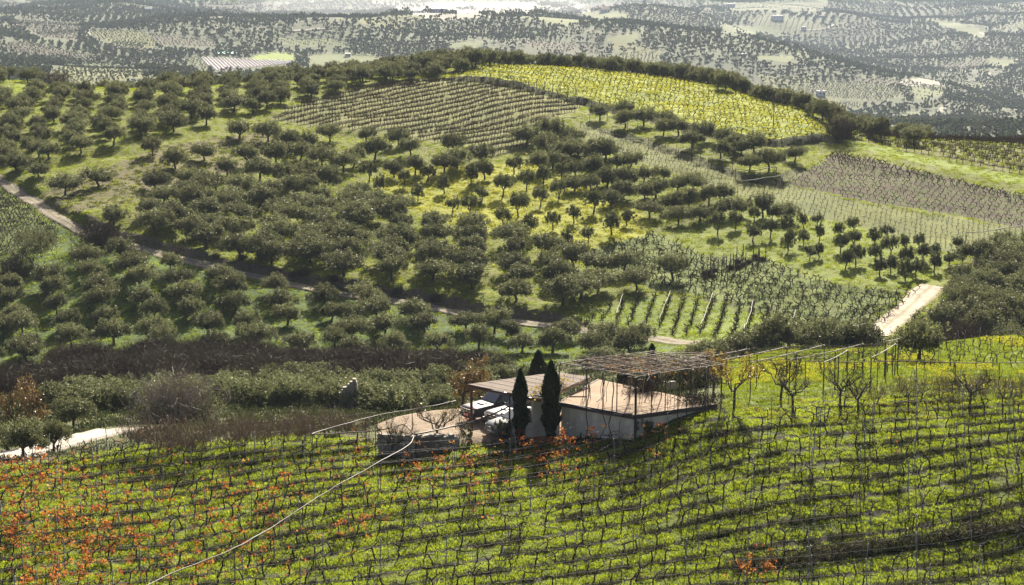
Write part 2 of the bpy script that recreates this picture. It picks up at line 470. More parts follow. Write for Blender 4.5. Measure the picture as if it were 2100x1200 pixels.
M['cane'] = solid_mat('cane', (0.17,0.13,0.088), (0.26,0.205,0.145), 14, 0.8)
M['bramble_twig'] = leaf_mat('bramble_twig', [(0.045,0.034,0.021),(0.08,0.061,0.04),(0.125,0.10,0.07)], 0.05, 0.015)
M['grey_twig'] = leaf_mat('grey_twig', [(0.16,0.13,0.12),(0.24,0.20,0.18),(0.3,0.26,0.24)], 0.05, 0.015)
M['vine_leaf'] = leaf_mat('vine_leaf', [(0.18,0.035,0.018),(0.32,0.075,0.02),(0.38,0.14,0.025),(0.36,0.21,0.04),(0.20,0.12,0.05)], 0.5, 0.012, obj_var=0.2)
M['grass_blade'] = leaf_mat('grass_blade', [(0.165,0.225,0.013),(0.25,0.315,0.018),(0.35,0.395,0.03)], 0.68, 0.02, obj_var=0.25)
M['meadow_blade'] = leaf_mat('meadow_blade', [(0.13,0.18,0.015),(0.22,0.24,0.015),(0.30,0.29,0.02)], 0.6, 0.03, obj_var=0.25)
M['dark_blade'] = leaf_mat('dark_blade', [(0.03,0.042,0.014),(0.055,0.072,0.022),(0.09,0.095,0.04)], 0.3, 0.008)
M['green_blade'] = leaf_mat('green_blade', [(0.14,0.195,0.006),(0.20,0.25,0.008),(0.285,0.31,0.012)], 0.62, 0.015, obj_var=0.3)
M['mid_blade'] = leaf_mat('mid_blade', [(0.12,0.175,0.014),(0.17,0.22,0.016),(0.24,0.27,0.025)], 0.62, 0.015)
M['petal'] = leaf_mat('petal', [(0.52,0.50,0.03),(0.58,0.56,0.05)], 0.4, 0.03, obj_var=0.05)
M['galv'] = solid_mat('galvanised', (0.20,0.20,0.20), (0.28,0.28,0.28), 10, 0.55, 0.4)
M['pole'] = solid_mat('weathered_pole', (0.22,0.19,0.17), (0.30,0.265,0.24), 5, 0.75, streak=(1, 1, 6))
M['dark_post'] = solid_mat('dark_post', (0.07,0.05,0.045), (0.12,0.09,0.08), 10, 0.8)
M['brown_steel'] = solid_mat('brown_steel', (0.13,0.06,0.035), (0.18,0.09,0.05), 8, 0.5, 0.2)
M['hose'] = solid_mat('hose', (0.10,0.08,0.078), (0.15,0.125,0.12), 4, 0.6, bump=0.05, spec=0.4)
M['wire'] = solid_mat('wire', (0.12,0.12,0.12), (0.18,0.18,0.18), 10, 0.4, 0.7)
M['render'] = solid_mat('white_render', (0.90,0.83,0.66), (0.60,0.52,0.39), 1.5, 0.9, bump=0.2, streak=(1, 1, 0.4))
M['concrete'] = solid_mat('slab_concrete', (0.32,0.245,0.18), (0.24,0.18,0.13), 0.8, 0.95, spec=0.1, bump=0.25)
M['sheet'] = solid_mat('roof_sheet', (0.25,0.21,0.185), (0.16,0.135,0.12), 1.5, 0.9, spec=0.05, streak=(1, 6, 1))
M['stone'] = solid_mat('stone', (0.36,0.33,0.29), (0.22,0.20,0.175), 5, 0.95, bump=0.6)
M['stone_dark'] = solid_mat('mortar', (0.16,0.145,0.125), (0.12,0.105,0.09), 5, 0.95, bump=0.6)
M['silver'] = solid_mat('silver_paint', (0.22,0.215,0.225), (0.20,0.195,0.205), 3, 0.42, 0.15, bump=0, spec=0.3)
M['grey_paint'] = solid_mat('grey_paint', (0.075,0.068,0.075), (0.065,0.06,0.066), 3, 0.42, 0.1, bump=0, spec=0.3)
M['blue_silver'] = solid_mat('blue_silver_paint', (0.13,0.14,0.16), (0.12,0.13,0.15), 3, 0.42, 0.15, bump=0, spec=0.3)
M['black_plastic'] = solid_mat('black_plastic', (0.03,0.03,0.032), (0.045,0.045,0.045), 8, 0.6, bump=0)
M['tyre'] = solid_mat('tyre', (0.022,0.022,0.022), (0.03,0.03,0.03), 8, 0.85, bump=0)
M['glass'] = solid_mat('car_glass', (0.05,0.07,0.08), (0.06,0.08,0.09), 1, 0.06, 0.0, bump=0, spec=1.0)
M['lamp'] = solid_mat('lamp_lens', (0.66,0.66,0.62), (0.72,0.72,0.7), 4, 0.12, bump=0, spec=0.9)
M['plate'] = solid_mat('plate', (0.8,0.8,0.78), (0.76,0.76,0.74), 4, 0.5, bump=0)
M['chrome'] = solid_mat('chrome', (0.6,0.6,0.6), (0.55,0.55,0.55), 4, 0.2, 0.9, bump=0)
M['white_wall'] = solid_mat('white_wall', (0.78,0.77,0.74), (0.68,0.67,0.64), 0.3, 0.85, bump=0)
M['red_roof'] = solid_mat('red_roof', (0.32,0.14,0.09), (0.26,0.11,0.07), 0.6, 0.85, bump=0)
M['grey_roof'] = solid_mat('grey_roof', (0.4,0.42,0.45), (0.34,0.36,0.38), 0.4, 0.7, bump=0)
M['window_glass'] = solid_mat('window_glass', (0.05,0.06,0.08), (0.06,0.07,0.09), 1, 0.1, bump=0, spec=0.8)
M['plastic_white'] = solid_mat('white_film', (0.78,0.74,0.74), (0.7,0.66,0.66), 0.3, 0.35, bump=0)
M['net_green'] = solid_mat('green_net', (0.05,0.42,0.28), (0.06,0.36,0.24), 0.5, 0.6, bump=0)
# ------------------------------------------------------------------ ground: one height field cut into its fields
F_C = [(905,158),(1010,133),(1100,131),(1250,138),(1400,163),(1530,193),(1640,223),(1700,260),(1692,283),(1590,296),(1480,282),(1350,246),(1200,208),(1090,180),(1000,165)]
F_B = [(545,245),(640,205),(740,180),(860,163),(920,166),(1000,173),(1090,192),(1190,217),(1188,228),(1120,248),(1062,280),(1100,300),(1085,312),(1010,320),(955,300),(880,292),(800,275),(700,268),(620,258)]
F_F = [(755,365),(860,340),(1000,335),(1100,335),(1210,380),(1340,450),(1310,505),(1190,545),(1060,490),(900,455),(780,410)]
F_G = [(1185,250),(1225,258),(1320,290),(1430,330),(1520,360),(1610,378),(1760,416),(1900,440),(2100,470),(2400,500),(2400,560),(2100,522),(1950,520),(1800,472),(1600,428),(1470,388),(1330,338),(1200,292)]
F_H = [(1605,376),(1690,330),(1715,312),(1800,332),(2100,402),(2400,450),(2400,500),(2100,468),(1900,432),(1750,408)]
F_I = [(1732,296),(1760,290),(1900,322),(2100,362),(2400,400),(2400,430),(2100,381),(1900,338),(1760,306)]
F_J = [(1745,286),(1790,262),(1900,262),(2100,285),(2400,300),(2400,400),(2100,360),(1900,320)]
F_K = [(1330,500),(1400,470),(1470,440),(1560,420),(1700,450),(1850,490),(1950,520),(1985,560),(1915,588),(1830,608),(1700,580),(1560,530),(1450,520)]
F_L = [(1195,520),(1340,478),(1450,525),(1560,530),(1700,583),(1850,600),(1888,592),(1800,676),(1690,690),(1640,660),(1480,622),(1400,600),(1330,590)]
F_M = [(1185,645),(1330,608),(1480,624),(1650,672),(1700,692),(1600,702),(1440,700),(1330,690),(1210,668)]
F_S = [(-400,380),(-10,380),(60,425),(120,468),(118,500),(0,525),(-400,540)]
F_T = [(-400,178),(0,176),(60,172),(100,181),(40,196),(0,194),(-400,200)]
F_R = [(330,300),(440,285),(580,262),(600,300),(480,350),(300,410),(120,440),(80,400),(200,350)]
F_X = [(1380,715),(1440,700),(1860,690),(2400,640),(2400,812),(1900,806),(1700,808),(1560,842),(1480,848),(1478,775),(1380,740)]
F_V = [(-500,2600),(2700,2600),(2400,812),(1900,806),(1700,808),(1560,842),(1480,842),(1472,836),(1440,838),(1400,846),(1312,866),(1302,895),(1200,912),(1000,912),(930,912),(860,912),(775,925),(745,898),(640,889),(300,913),(100,945),(0,958),(-500,1010)]
F_P = [(770,890),(830,862),(930,838),(1040,830),(1250,800),(1180,900),(1130,906),(1000,910),(930,908),(850,900)]
FV = [  # far fields seen in the photograph
 ('yellow_vineyard_field', [(95,150),(130,136),(220,134),(340,150),(300,158),(200,168),(130,178),(110,170)], 'far_yellow'),
 ('meadow_field', [(510,118),(560,107),(610,112),(600,124),(540,124)], 'far_green'),
 ('ploughed_field', [(410,117),(590,124),(605,130),(440,146)], 'far_purple'),
 ('striped_field', [(378,118),(408,117),(436,146),(405,147)], 'far_stripe'),
 ('vineyard_field', [(180,60),(300,66),(330,95),(290,100),(230,88),(185,72)], 'far_yellow'),
 ('vineyard_field', [(20,38),(165,50),(160,82),(90,78),(40,52)], 'far_brown'),
 ('vineyard_field', [(300,68),(450,84),(440,98),(330,92)], 'far_brown'),
 ('vineyard_field', [(550,78),(700,82),(720,92),(600,94)], 'far_bright'),
 ('meadow_field', [(920,88),(990,83),(980,96),(930,99)], 'far_bright'),
 ('glare_pale_field', [(760,2),(1000,4),(1180,2),(1200,16),(1000,36),(900,44),(840,30),(790,14)], 'far_white'),  # white haze glare at top centre is put into this field's colour
 ('vineyard_field', [(1240,118),(1300,106),(1360,112),(1340,130),(1280,128)], 'far_yellow'),
 ('meadow_field', [(1180,26),(1260,24),(1300,34),(1230,38)], 'far_bright'),
 ('meadow_field', [(1250,74),(1310,68),(1300,84),(1250,88)], 'far_bright'),
 ('vineyard_field', [(1620,185),(1690,166),(1800,170),(1860,192),(1810,208),(1650,196)], 'far_stripe'),
 ('gravel_yard', [(1842,166),(1890,159),(1938,168),(1930,176),(1850,175)], 'far_white'),
 ('vineyard_field', [(1860,178),(1936,178),(1936,194),(1880,204)], 'far_bright'),
 ('vineyard_field', [(1650,208),(1780,212),(1760,222),(1670,220)], 'far_stripe'),
 ('meadow_field', [(1480,52),(1610,56),(1600,70),(1480,66)], 'far_bright'),
 ('meadow_field', [(1900,40),(1960,46),(2025,66),(2010,76),(1960,60)], 'far_bright'),
 ('meadow_field', [(1550,112),(1635,116),(1620,126),(1560,124)], 'far_bright'),
 ('meadow_field', [(2020,118),(2090,126),(2060,136),(2030,132)], 'far_bright'),
 ('vineyard_field', [(1480,8),(1700,2),(1690,20),(1500,20)], 'far_stripe'),
]
# tones
ROWANG = math.radians(25.0); RSP, VSP = 1.72, 1.22
RD = np.array([math.cos(ROWANG), math.sin(ROWANG)]); RN = np.array([-RD[1], RD[0]]); O2 = np.array([0.0, 100.0])
GM = {}
GM['hill_ground'] = ground_mat('hill_grass', (0.135,0.158,0.010), (0.10,0.125,0.010), (0.10,0.085,0.030), 0.06, 0.55, 0.8, 1.6)
GM['lower_grove_ground'] = ground_mat('grove_grass', (0.075,0.125,0.014), (0.055,0.095,0.014), (0.05,0.055,0.02), 0.10, 0.6, 0.8, 1.6)
GM['rough_slope'] = ground_mat('dry_grass', (0.125,0.12,0.035), (0.11,0.092,0.045), (0.08,0.065,0.038), 0.12, 0.5, 0.9, 1.4)
GM['yellow_vineyard_field'] = ground_mat('oxalis_in_flower', (0.22,0.245,0.010), (0.16,0.20,0.012), (0.09,0.12,0.016), 0.10, 0.7, 0.6, 1.8, c_amt=(0.5,0.72))
GM['yellow_grove_ground'] = ground_mat('oxalis_under_trees', (0.25,0.255,0.010), (0.19,0.21,0.012), (0.12,0.13,0.025), 0.12, 0.6, 0.7, 1.6, c_amt=(0.5,0.72))
GM['brown_vineyard_field'] = ground_mat('vineyard_tilth', (0.115,0.13,0.022), (0.14,0.145,0.026), (0.085,0.07,0.04), 0.08, 0.9, 0.6, 2.2)
GM['sloping_field'] = ground_mat('clover_rows', (0.10,0.12,0.028), (0.135,0.15,0.03), (0.07,0.082,0.03), 0.07, 0.9, 0.6, 2.0)
GM['ploughed_field'] = ground_mat('brown_soil', (0.062,0.049,0.027), (0.078,0.062,0.034), (0.075,0.095,0.018), 0.10, 0.5, 0.9, 2.4, c_amt=(0.46,0.6))
GM['grass_strip'] = ground_mat('bright_grass', (0.15,0.20,0.010), (0.13,0.175,0.011), (0.11,0.145,0.014), 0.1, 0.8, 0.4, 2.0)
GM['crest_vineyard_field'] = ground_mat('crest_grass', (0.12,0.13,0.02), (0.10,0.10,0.025), (0.075,0.06,0.036), 0.1, 0.6, 0.6, 2.0)
GM['meadow'] = ground_mat('clover_meadow', (0.16,0.19,0.02), (0.125,0.16,0.018), (0.09,0.115,0.025), 0.10, 0.6, 0.6, 1.8)
GM['goblet_vineyard_field'] = ground_mat('clover_between_vines', (0.13,0.165,0.028), (0.10,0.135,0.026), (0.065,0.075,0.034), 0.12, 0.8, 0.7, 2.0)
GM['trellis_plot'] = ground_mat('clover_plot', (0.15,0.20,0.02), (0.125,0.17,0.02), (0.09,0.125,0.026), 0.12, 0.8, 0.6, 2.0)
GM['earth_bank'] = ground_mat('earth_cut', (0.20,0.15,0.105), (0.14,0.11,0.075), (0.09,0.10,0.035), 0.3, 1.2, 1.0, 2.0)
GM['scrub_ground'] = ground_mat('scrub_floor', (0.075,0.085,0.03), (0.11,0.12,0.035), (0.07,0.055,0.04), 0.12, 0.7, 0.8, 2.0)
GM['flower_meadow'] = ground_mat('spurge_meadow', (0.10,0.135,0.014), (0.13,0.15,0.014), (0.085,0.11,0.018), 0.16, 0.9, 0.5, 2.4)
GM['vineyard_ground'] = ground_mat('vineyard_grass', (0.11,0.15,0.016), (0.14,0.175,0.02), (0.07,0.08,0.026), 0.3, 1.3, 0.7, 4.0, rows=(ROWANG, RSP, 0.13), rowcol=(0.035,0.032,0.018), off=-100 * math.cos(ROWANG) / RSP - 0.175)
GM['yard'] = ground_mat('yard_dirt', (0.30,0.235,0.175), (0.24,0.185,0.135), (0.19,0.15,0.11), 0.4, 2.0, 0.5, 5.0)
GM['valley_ground'] = ground_mat('valley_floor', (0.04,0.05,0.02), (0.05,0.06,0.022), (0.035,0.042,0.018), 0.004, 0.02, 0.0)
GM['far_yellow'] = ground_mat('far_vineyard_grass', (0.106,0.112,0.020), (0.079,0.089,0.023), (0.066,0.069,0.023), 0.02, 0.2, 0.0)
GM['far_green'] = ground_mat('far_green_grass', (0.145,0.198,0.013), (0.132,0.178,0.017), (0.132,0.172,0.020), 0.02, 0.2, 0.0)
GM['far_bright'] = ground_mat('far_pale_grass', (0.099,0.119,0.033), (0.079,0.099,0.026), (0.059,0.076,0.023), 0.012, 0.1, 0.0)
GM['far_brown'] = ground_mat('far_brown_soil', (0.066,0.056,0.033), (0.056,0.053,0.026), (0.053,0.058,0.023), 0.012, 0.1, 0.0)
GM['far_purple'] = ground_mat('far_ploughed', (0.086,0.066,0.056), (0.073,0.056,0.050), (0.066,0.053,0.046), 0.05, 0.3, 0.0)
GM['far_stripe'] = ground_mat('far_striped_field', (0.106,0.122,0.036), (0.086,0.099,0.033), (0.086,0.099,0.033), 0.012, 0.1, 0.0, rows=(1.35, 5.0, 0.28), rowcol=(0.059,0.066,0.030))
GM['far_white'] = ground_mat('pale_gravel_and_glare', (0.238,0.224,0.191), (0.185,0.178,0.145), (0.145,0.149,0.106), 0.01, 0.06, 0.0)  # gravel and roads, also the far field whitened to carry haze glare
GM['far_grove'] = ground_mat('far_grove_floor', (0.048,0.066,0.016), (0.034,0.046,0.014), (0.03,0.038,0.014), 0.006, 0.04, 0.0)

NC = 560
axs = np.linspace(-0.40, 0.40, NC)
ys = np.concatenate([np.exp(np.linspace(math.log(40), math.log(70), 20)[:-1]), np.exp(np.linspace(math.log(70), math.log(128), 190)[:-1]),
                     np.exp(np.linspace(math.log(128), math.log(470), 420)[:-1]), np.exp(np.linspace(math.log(470), math.log(12000), 380))])
NR = len(ys)
GX = axs[None] * ys[:, None]; GY = np.repeat(ys[:, None], NC, 1); GZ = height(GX, GY)
PT = np.stack([GX, GY, GZ], -1).reshape(-1, 3)
ii = np.arange(NR - 1)[:, None] * NC + np.arange(NC - 1)[None]
FQ = np.stack([ii, ii + 1, ii + NC + 1, ii + NC], -1).reshape(-1, 4)
FC = PT[FQ].mean(1)
wx = 0.0018 * FC[:, 1]
fpx, fpy = proj(FC[:, 0], FC[:, 1], FC[:, 2])
fpx = fpx + 5 * vnoise(FC[:, 0] / 2.5, FC[:, 1] / 2.5, 31)
fpy = fpy + 2.0 * vnoise(FC[:, 0] / 2.5, FC[:, 1] / 2.5, 32)
Yf = FC[:, 1]
FIELDS = []                                    # name, material key
fid = np.zeros(len(FQ), int)
def field(name, mat, mask):
    FIELDS.append((name, mat)); fid[mask] = len(FIELDS) - 1
hillm = (Yf > 214) & (Yf < 470)
field('valley_ground', 'valley_ground', np.ones(len(FQ), bool))
field('hill', 'hill_ground', (Yf > 214) & (Yf < 540))
trd = polydist(FC[:, 0], Yf, TRACK[:, :2])
field('lower_grove_ground', 'lower_grove_ground', (Yf > 214) & (Yf < 300) & (trd < 0) & (fpx < 1400))
field('scrub_ground', 'scrub_ground', (Yf > 108) & (Yf <= 214))
for nm, mk, P in (('rough_slope','rough_slope',F_R),('yellow_vineyard_field','yellow_vineyard_field',F_C),('brown_vineyard_field','brown_vineyard_field',F_B),
                  ('yellow_grove_ground','yellow_grove_ground',F_F),('sloping_field','sloping_field',F_G),('ploughed_field','ploughed_field',F_H),
                  ('crest_vineyard_field','crest_vineyard_field',F_J),('grass_strip','grass_strip',F_I),('meadow','meadow',F_K),
                  ('goblet_vineyard_field','goblet_vineyard_field',F_L),('trellis_plot','trellis_plot',F_M),('vineyard_field','goblet_vineyard_field',F_S),('meadow','grass_strip',F_T)):
    field(nm, mk, hillm & inpoly(fpx, fpy, P))
xt = np.abs(trd)
field('earth_bank', 'earth_bank', (Yf < 420) & (trd > 1.5) & (trd < 2.8) & (fpx > 180) & (fpx < 1300))
for P in (CBANK, GBANK[np.argsort(GBANK[:, 0])]):
    d = polydist(FC[:, 0], Yf, P[:, :2])
    field('bank', 'scrub_ground', hillm & (d > -0.6) & (d < 1.9) & (FC[:, 0] > P[:, 0].min()) & (FC[:, 0] < P[:, 0].max()))
field('flower_meadow', 'flower_meadow', (Yf > 108) & (Yf < 165) & inpoly(fpx, fpy, F_X))
field('vineyard_ground', 'vineyard_ground', (Yf < 135) & inpoly(fpx, fpy, F_V))
field('vineyard_ground', 'vineyard_ground', (Yf < 100))
field('yard', 'yard', (Yf > 112) & (Yf < 127) & ((pad_mask(FC[:, 0], Yf) > 0.55) | inpoly(fpx, fpy, F_P)))
# the valley: a patchwork of plots
far = Yf > 520
nS = 1500
sy = np.exp(rng.uniform(math.log(520), math.log(9000), nS)); sx = rng.uniform(-0.36, 0.36, nS) * sy
wob = 18 * np.stack([vnoise(FC[far, 0] / 60, FC[far, 1] / 60, 41), vnoise(FC[far, 0] / 60, FC[far, 1] / 60, 42)], 1) * (FC[far, 1:2] / 1500) ** 0.7
RA, RL = np.linspace(-0.42, 0.42, 900), np.linspace(math.log(500), math.log(12500), 900)
_ra, _rl = np.meshgrid(RA, RL)
RAST = np.zeros(_ra.size, np.int32)
_best = np.full(_ra.size, 1e9, np.float32)
_ra, _rl = _ra.ravel().astype(np.float32) * 22, _rl.ravel().astype(np.float32) * 16
for _c in range(nS):
    # only the part of the raster near this site can belong to it
    j0, j1 = np.searchsorted(RL * 16, [math.log(sy[_c]) * 16 - 4.0, math.log(sy[_c]) * 16 + 4.0])
    q_ = slice(j0 * 900, j1 * 900)
    d_ = (_ra[q_] - sx[_c] / sy[_c] * 22)**2 + (_rl[q_] - math.log(sy[_c]) * 16)**2
    m_ = d_ < _best[q_]
    _best[q_][m_] = d_[m_]; RAST[q_][m_] = _c
def cell_of(x, y):
    i = np.clip(((x / y - RA[0]) / (RA[1] - RA[0]) + 0.5).astype(int), 0, 899)
    j = np.clip(((np.log(y) - RL[0]) / (RL[1] - RL[0]) + 0.5).astype(int), 0, 899)
    return RAST[j * 900 + i]
CT = rng.choice(6, nS, p=[0.66, 0.20, 0.03, 0.035, 0.035, 0.04])   # grove, scrub, pale meadow, striped, brown, loose grove
cang = rng.uniform(0, math.pi, nS)
cells = cell_of(FC[far, 0] + wob[:, 0], FC[far, 1] + wob[:, 1])
ct = CT[cells]
full = np.full(len(FQ), -1); full[far] = ct
for k, (nm, mk) in enumerate((('grove_ground','far_grove'),('scrub_ground','valley_ground'),('meadow_field','far_bright'),('vineyard_field','far_stripe'),('ploughed_field','far_brown'),('grove_ground','far_yellow'))):
    field(nm, mk, full == k)
sh = []
for nm, P, mk in FV:
    field(nm, mk, far & (Yf < 7500) & inpoly(fpx, fpy, P))
FARTYPE = full
for k, (nm, mk) in enumerate(FIELDS):
    sel = FQ[fid == k]
    if not len(sel): continue
    u, inv = np.unique(sel, return_inverse=True)
    o = obj(nm, mk_mesh(nm, PT[u], [inv.reshape(-1, 4)], GM[mk], True))
    o['kind'] = 'structure'
fid_grid = fid.reshape(NR - 1, NC - 1)

# ------------------------------------------------------------------ roads, draped on the ground
def resample(P, step):
    P = np.asarray(P, float); d = np.r_[0, np.cumsum(np.hypot(*np.diff(P[:, :2], axis=0).T))]
    q = np.arange(0, d[-1], step)
    return np.stack([pchip(d, P[:, k], q) if len(P) > 2 else np.interp(q, d, P[:, k]) for k in range(2)], 1)
def road(name, P, width, mat, label, lift=0.10, wob=0.3, crown=0.0):
    Q = resample(P, 0.6)
    T = np.gradient(Q, axis=0); T /= np.linalg.norm(T, axis=1)[:, None]
    Nn = np.stack([-T[:, 1], T[:, 0]], 1)
    n, k = len(Q), 9
    off = np.linspace(-0.5, 0.5, k)
    w = width * (1 + wob * 0.5 * vnoise(np.arange(n) / 9, np.zeros(n), 51))
    XY = Q[:, None] + Nn[:, None] * (off[None, :, None] * w[:, None, None])
    Z = height(XY[..., 0], XY[..., 1])
    Z = np.maximum(Z, Z[:, k // 2][:, None] - 0.3) + lift + 0.05 * vnoise(XY[..., 0] * 1.3, XY[..., 1] * 1.3, 52) * (np.abs(off) < 0.45)
    Z[:, 0] -= 0.25; Z[:, -1] -= 0.25
    V = np.dstack([XY, Z]).reshape(-1, 3)
    i = np.arange(n - 1)[:, None] * k + np.arange(k - 1)[None]
    me = mk_mesh(name, V, [np.stack([i, i + k, i + k + 1, i + 1], -1).reshape(-1, 4)], mat, True)
    at_ = me.attributes.new('across', 'FLOAT', 'POINT'); at_.data.foreach_set('value', np.tile(off, n).astype(np.float32))
    o = obj(name, me)
    o['kind'] = 'structure'; o['label'] = label
    return o
GM['track'] = ground_mat('track_gravel', (0.27,0.23,0.185), (0.21,0.18,0.145), (0.16,0.14,0.095), 0.3, 1.2, 0.5, 3.0)
GM['white_track'] = ground_mat('white_gravel', (0.50,0.43,0.35), (0.42,0.36,0.29), (0.32,0.27,0.20), 0.3, 1.0, 0.4, 3.0)
GM['concrete_lane'] = ground_mat('lane_concrete', (0.44,0.395,0.35), (0.38,0.34,0.30), (0.27,0.24,0.21), 0.2, 0.8, 0.2, 2.0)
def rutted(key, ver):
    m = GM[key]; N, Lk = m.node_tree.nodes, m.node_tree.links
    bs = next(n for n in N if n.type == 'BSDF_PRINCIPLED'); old = bs.inputs['Base Color'].links[0].from_socket
    a = N.new('ShaderNodeAttribute'); a.attribute_name = 'across'
    pos = N.new('ShaderNodeNewGeometry').outputs['Position']
    ad = N.new('ShaderNodeMath'); ad.operation = 'MULTIPLY_ADD'; Lk.new(_noise(N, Lk, pos, 0.8, 4, 0.7), ad.inputs[0]); ad.inputs[1].default_value = 0.22; Lk.new(a.outputs['Fac'], ad.inputs[2])
    sb = N.new('ShaderNodeMath'); sb.operation = 'SUBTRACT'; Lk.new(ad.outputs[0], sb.inputs[0]); sb.inputs[1].default_value = 0.11
    ab = N.new('ShaderNodeMath'); ab.operation = 'ABSOLUTE'; Lk.new(sb.outputs[0], ab.inputs[0])
    f = _ramp(N, Lk, ab.outputs[0], [(0.03, (0.7,)*3), (0.10, (0.0,)*3), (0.30, (0.0,)*3), (0.40, (0.8,)*3), (0.48, (1.0,)*3)])
    Lk.new(_mix(N, Lk, f, old, ver), bs.inputs['Base Color'])
rutted('track', (0.12,0.125,0.05)); rutted('white_track', (0.24,0.21,0.12)); rutted('concrete_lane', (0.26,0.235,0.19))
road('dirt_track', TRACK, 2.8, GM['track'], 'pale dirt track winding down across the hill past the lower olive grove', 0.12)
road('gravel_track', RTRACK, 4.4, GM['white_track'], 'bright gravel track climbing beside the dark grove on the right', 0.12)
LANE = np.zeros((6, 3)); LANE[:, 1] = [117.0,118.0,119.5,121.0,123,125]; LANE[:, 0] = ax_of([-90,10,90,160,215,258], [945,935,920,907,897,890]) * LANE[:, 1]
road('concrete_lane', LANE, 6.0, GM['concrete_lane'], 'pale concrete lane passing behind the olive trees at the vineyard edge', 0.15, 0.1)
for pts, w in (([(2012,195),(2022,180),(2030,165),(2025,150)], 7), ([(1925,232),(1935,222),(1948,216)], 6), ([(170,84),(180,68),(172,55),(160,52)], 6), ([(1640,62),(1690,60),(1712,50)], 8), ([(2085,122),(2100,130)], 8), ([(2010,66),(2022,72),(2018,80)], 9), ([(600,64),(680,58)], 10)):
    road('far_road', line_hits(pts, 520), w, GM['far_white'], 'pale road far off in the valley', 0.6, 0.2)

# ------------------------------------------------------------------ scatter: one object of instances (for what nobody could count)
SRC = {}
def source(key, meshes):
    c = bpy.data.collections.new('src_' + key)
    for i, me in enumerate(meshes):
        o = bpy.data.objects.new('%s_%02d' % (key, i), me); c.objects.link(o)
    SRC[key] = (c, len(meshes))
def scatter_group(key):
    nm = 'scatter_' + key
    if nm in bpy.data.node_groups: return bpy.data.node_groups[nm]
    g = bpy.data.node_groups.new(nm, 'GeometryNodeTree')
    g.interface.new_socket(name='Geometry', in_out='INPUT', socket_type='NodeSocketGeometry')
    g.interface.new_socket(name='Geometry', in_out='OUTPUT', socket_type='NodeSocketGeometry')
    N, Lk = g.nodes, g.links
    gi, go = N.new('NodeGroupInput'), N.new('NodeGroupOutput')
    iop = N.new('GeometryNodeInstanceOnPoints')
    ci = N.new('GeometryNodeCollectionInfo'); ci.inputs['Collection'].default_value = SRC[key][0]
    ci.inputs['Separate Children'].default_value = True; ci.inputs['Reset Children'].default_value = True
    def attr(n, t):
        a = N.new('GeometryNodeInputNamedAttribute'); a.data_type = t; a.inputs['Name'].default_value = n
        return a.outputs['Attribute']
    Lk.new(gi.outputs[0], iop.inputs['Points']); Lk.new(ci.outputs[0], iop.inputs['Instance'])
    iop.inputs['Pick Instance'].default_value = True
    Lk.new(attr('idx', 'INT'), iop.inputs['Instance Index'])
    e2r = N.new('FunctionNodeEulerToRotation'); Lk.new(attr('rot', 'FLOAT_VECTOR'), e2r.inputs[0]); Lk.new(e2r.outputs[0], iop.inputs['Rotation'])
    Lk.new(attr('scl', 'FLOAT_VECTOR'), iop.inputs['Scale'])
    Lk.new(iop.outputs[0], go.inputs[0])
    return g
def scatter(name, key, P, scl, label, cat, rot=None, tilt=0.12, group=None, idx=None):
    P = np.asarray(P, np.float32); n = len(P)
    if n == 0: return None
    me = bpy.data.meshes.new(name); me.vertices.add(n); me.vertices.foreach_set('co', P.ravel())
    if rot is None:
        rot = np.c_[rng.normal(0, tilt, n), rng.normal(0, tilt, n), rng.uniform(0, 6.283, n)]
    elif np.ndim(rot) == 1:
        rot = np.c_[np.zeros(n), np.zeros(n), rot]
    scl = np.asarray(scl, np.float32)
    if scl.ndim == 1: scl = np.repeat(scl[:, None], 3, 1)
    a = me.attributes.new('rot', 'FLOAT_VECTOR', 'POINT'); a.data.foreach_set('vector', np.ascontiguousarray(rot, np.float32).ravel())
    a = me.attributes.new('scl', 'FLOAT_VECTOR', 'POINT'); a.data.foreach_set('vector', np.ascontiguousarray(scl, np.float32).ravel())
    a = me.attributes.new('idx', 'INT', 'POINT')
    a.data.foreach_set('value', np.ascontiguousarray(rng.integers(0, SRC[key][1], n) if idx is None else idx, np.int32))
    me.update()
    o = obj(name, me)
    md = o.modifiers.new('scatter', 'NODES'); md.node_group = scatter_group(key)
    return tag(o, label, cat, group, 'stuff')

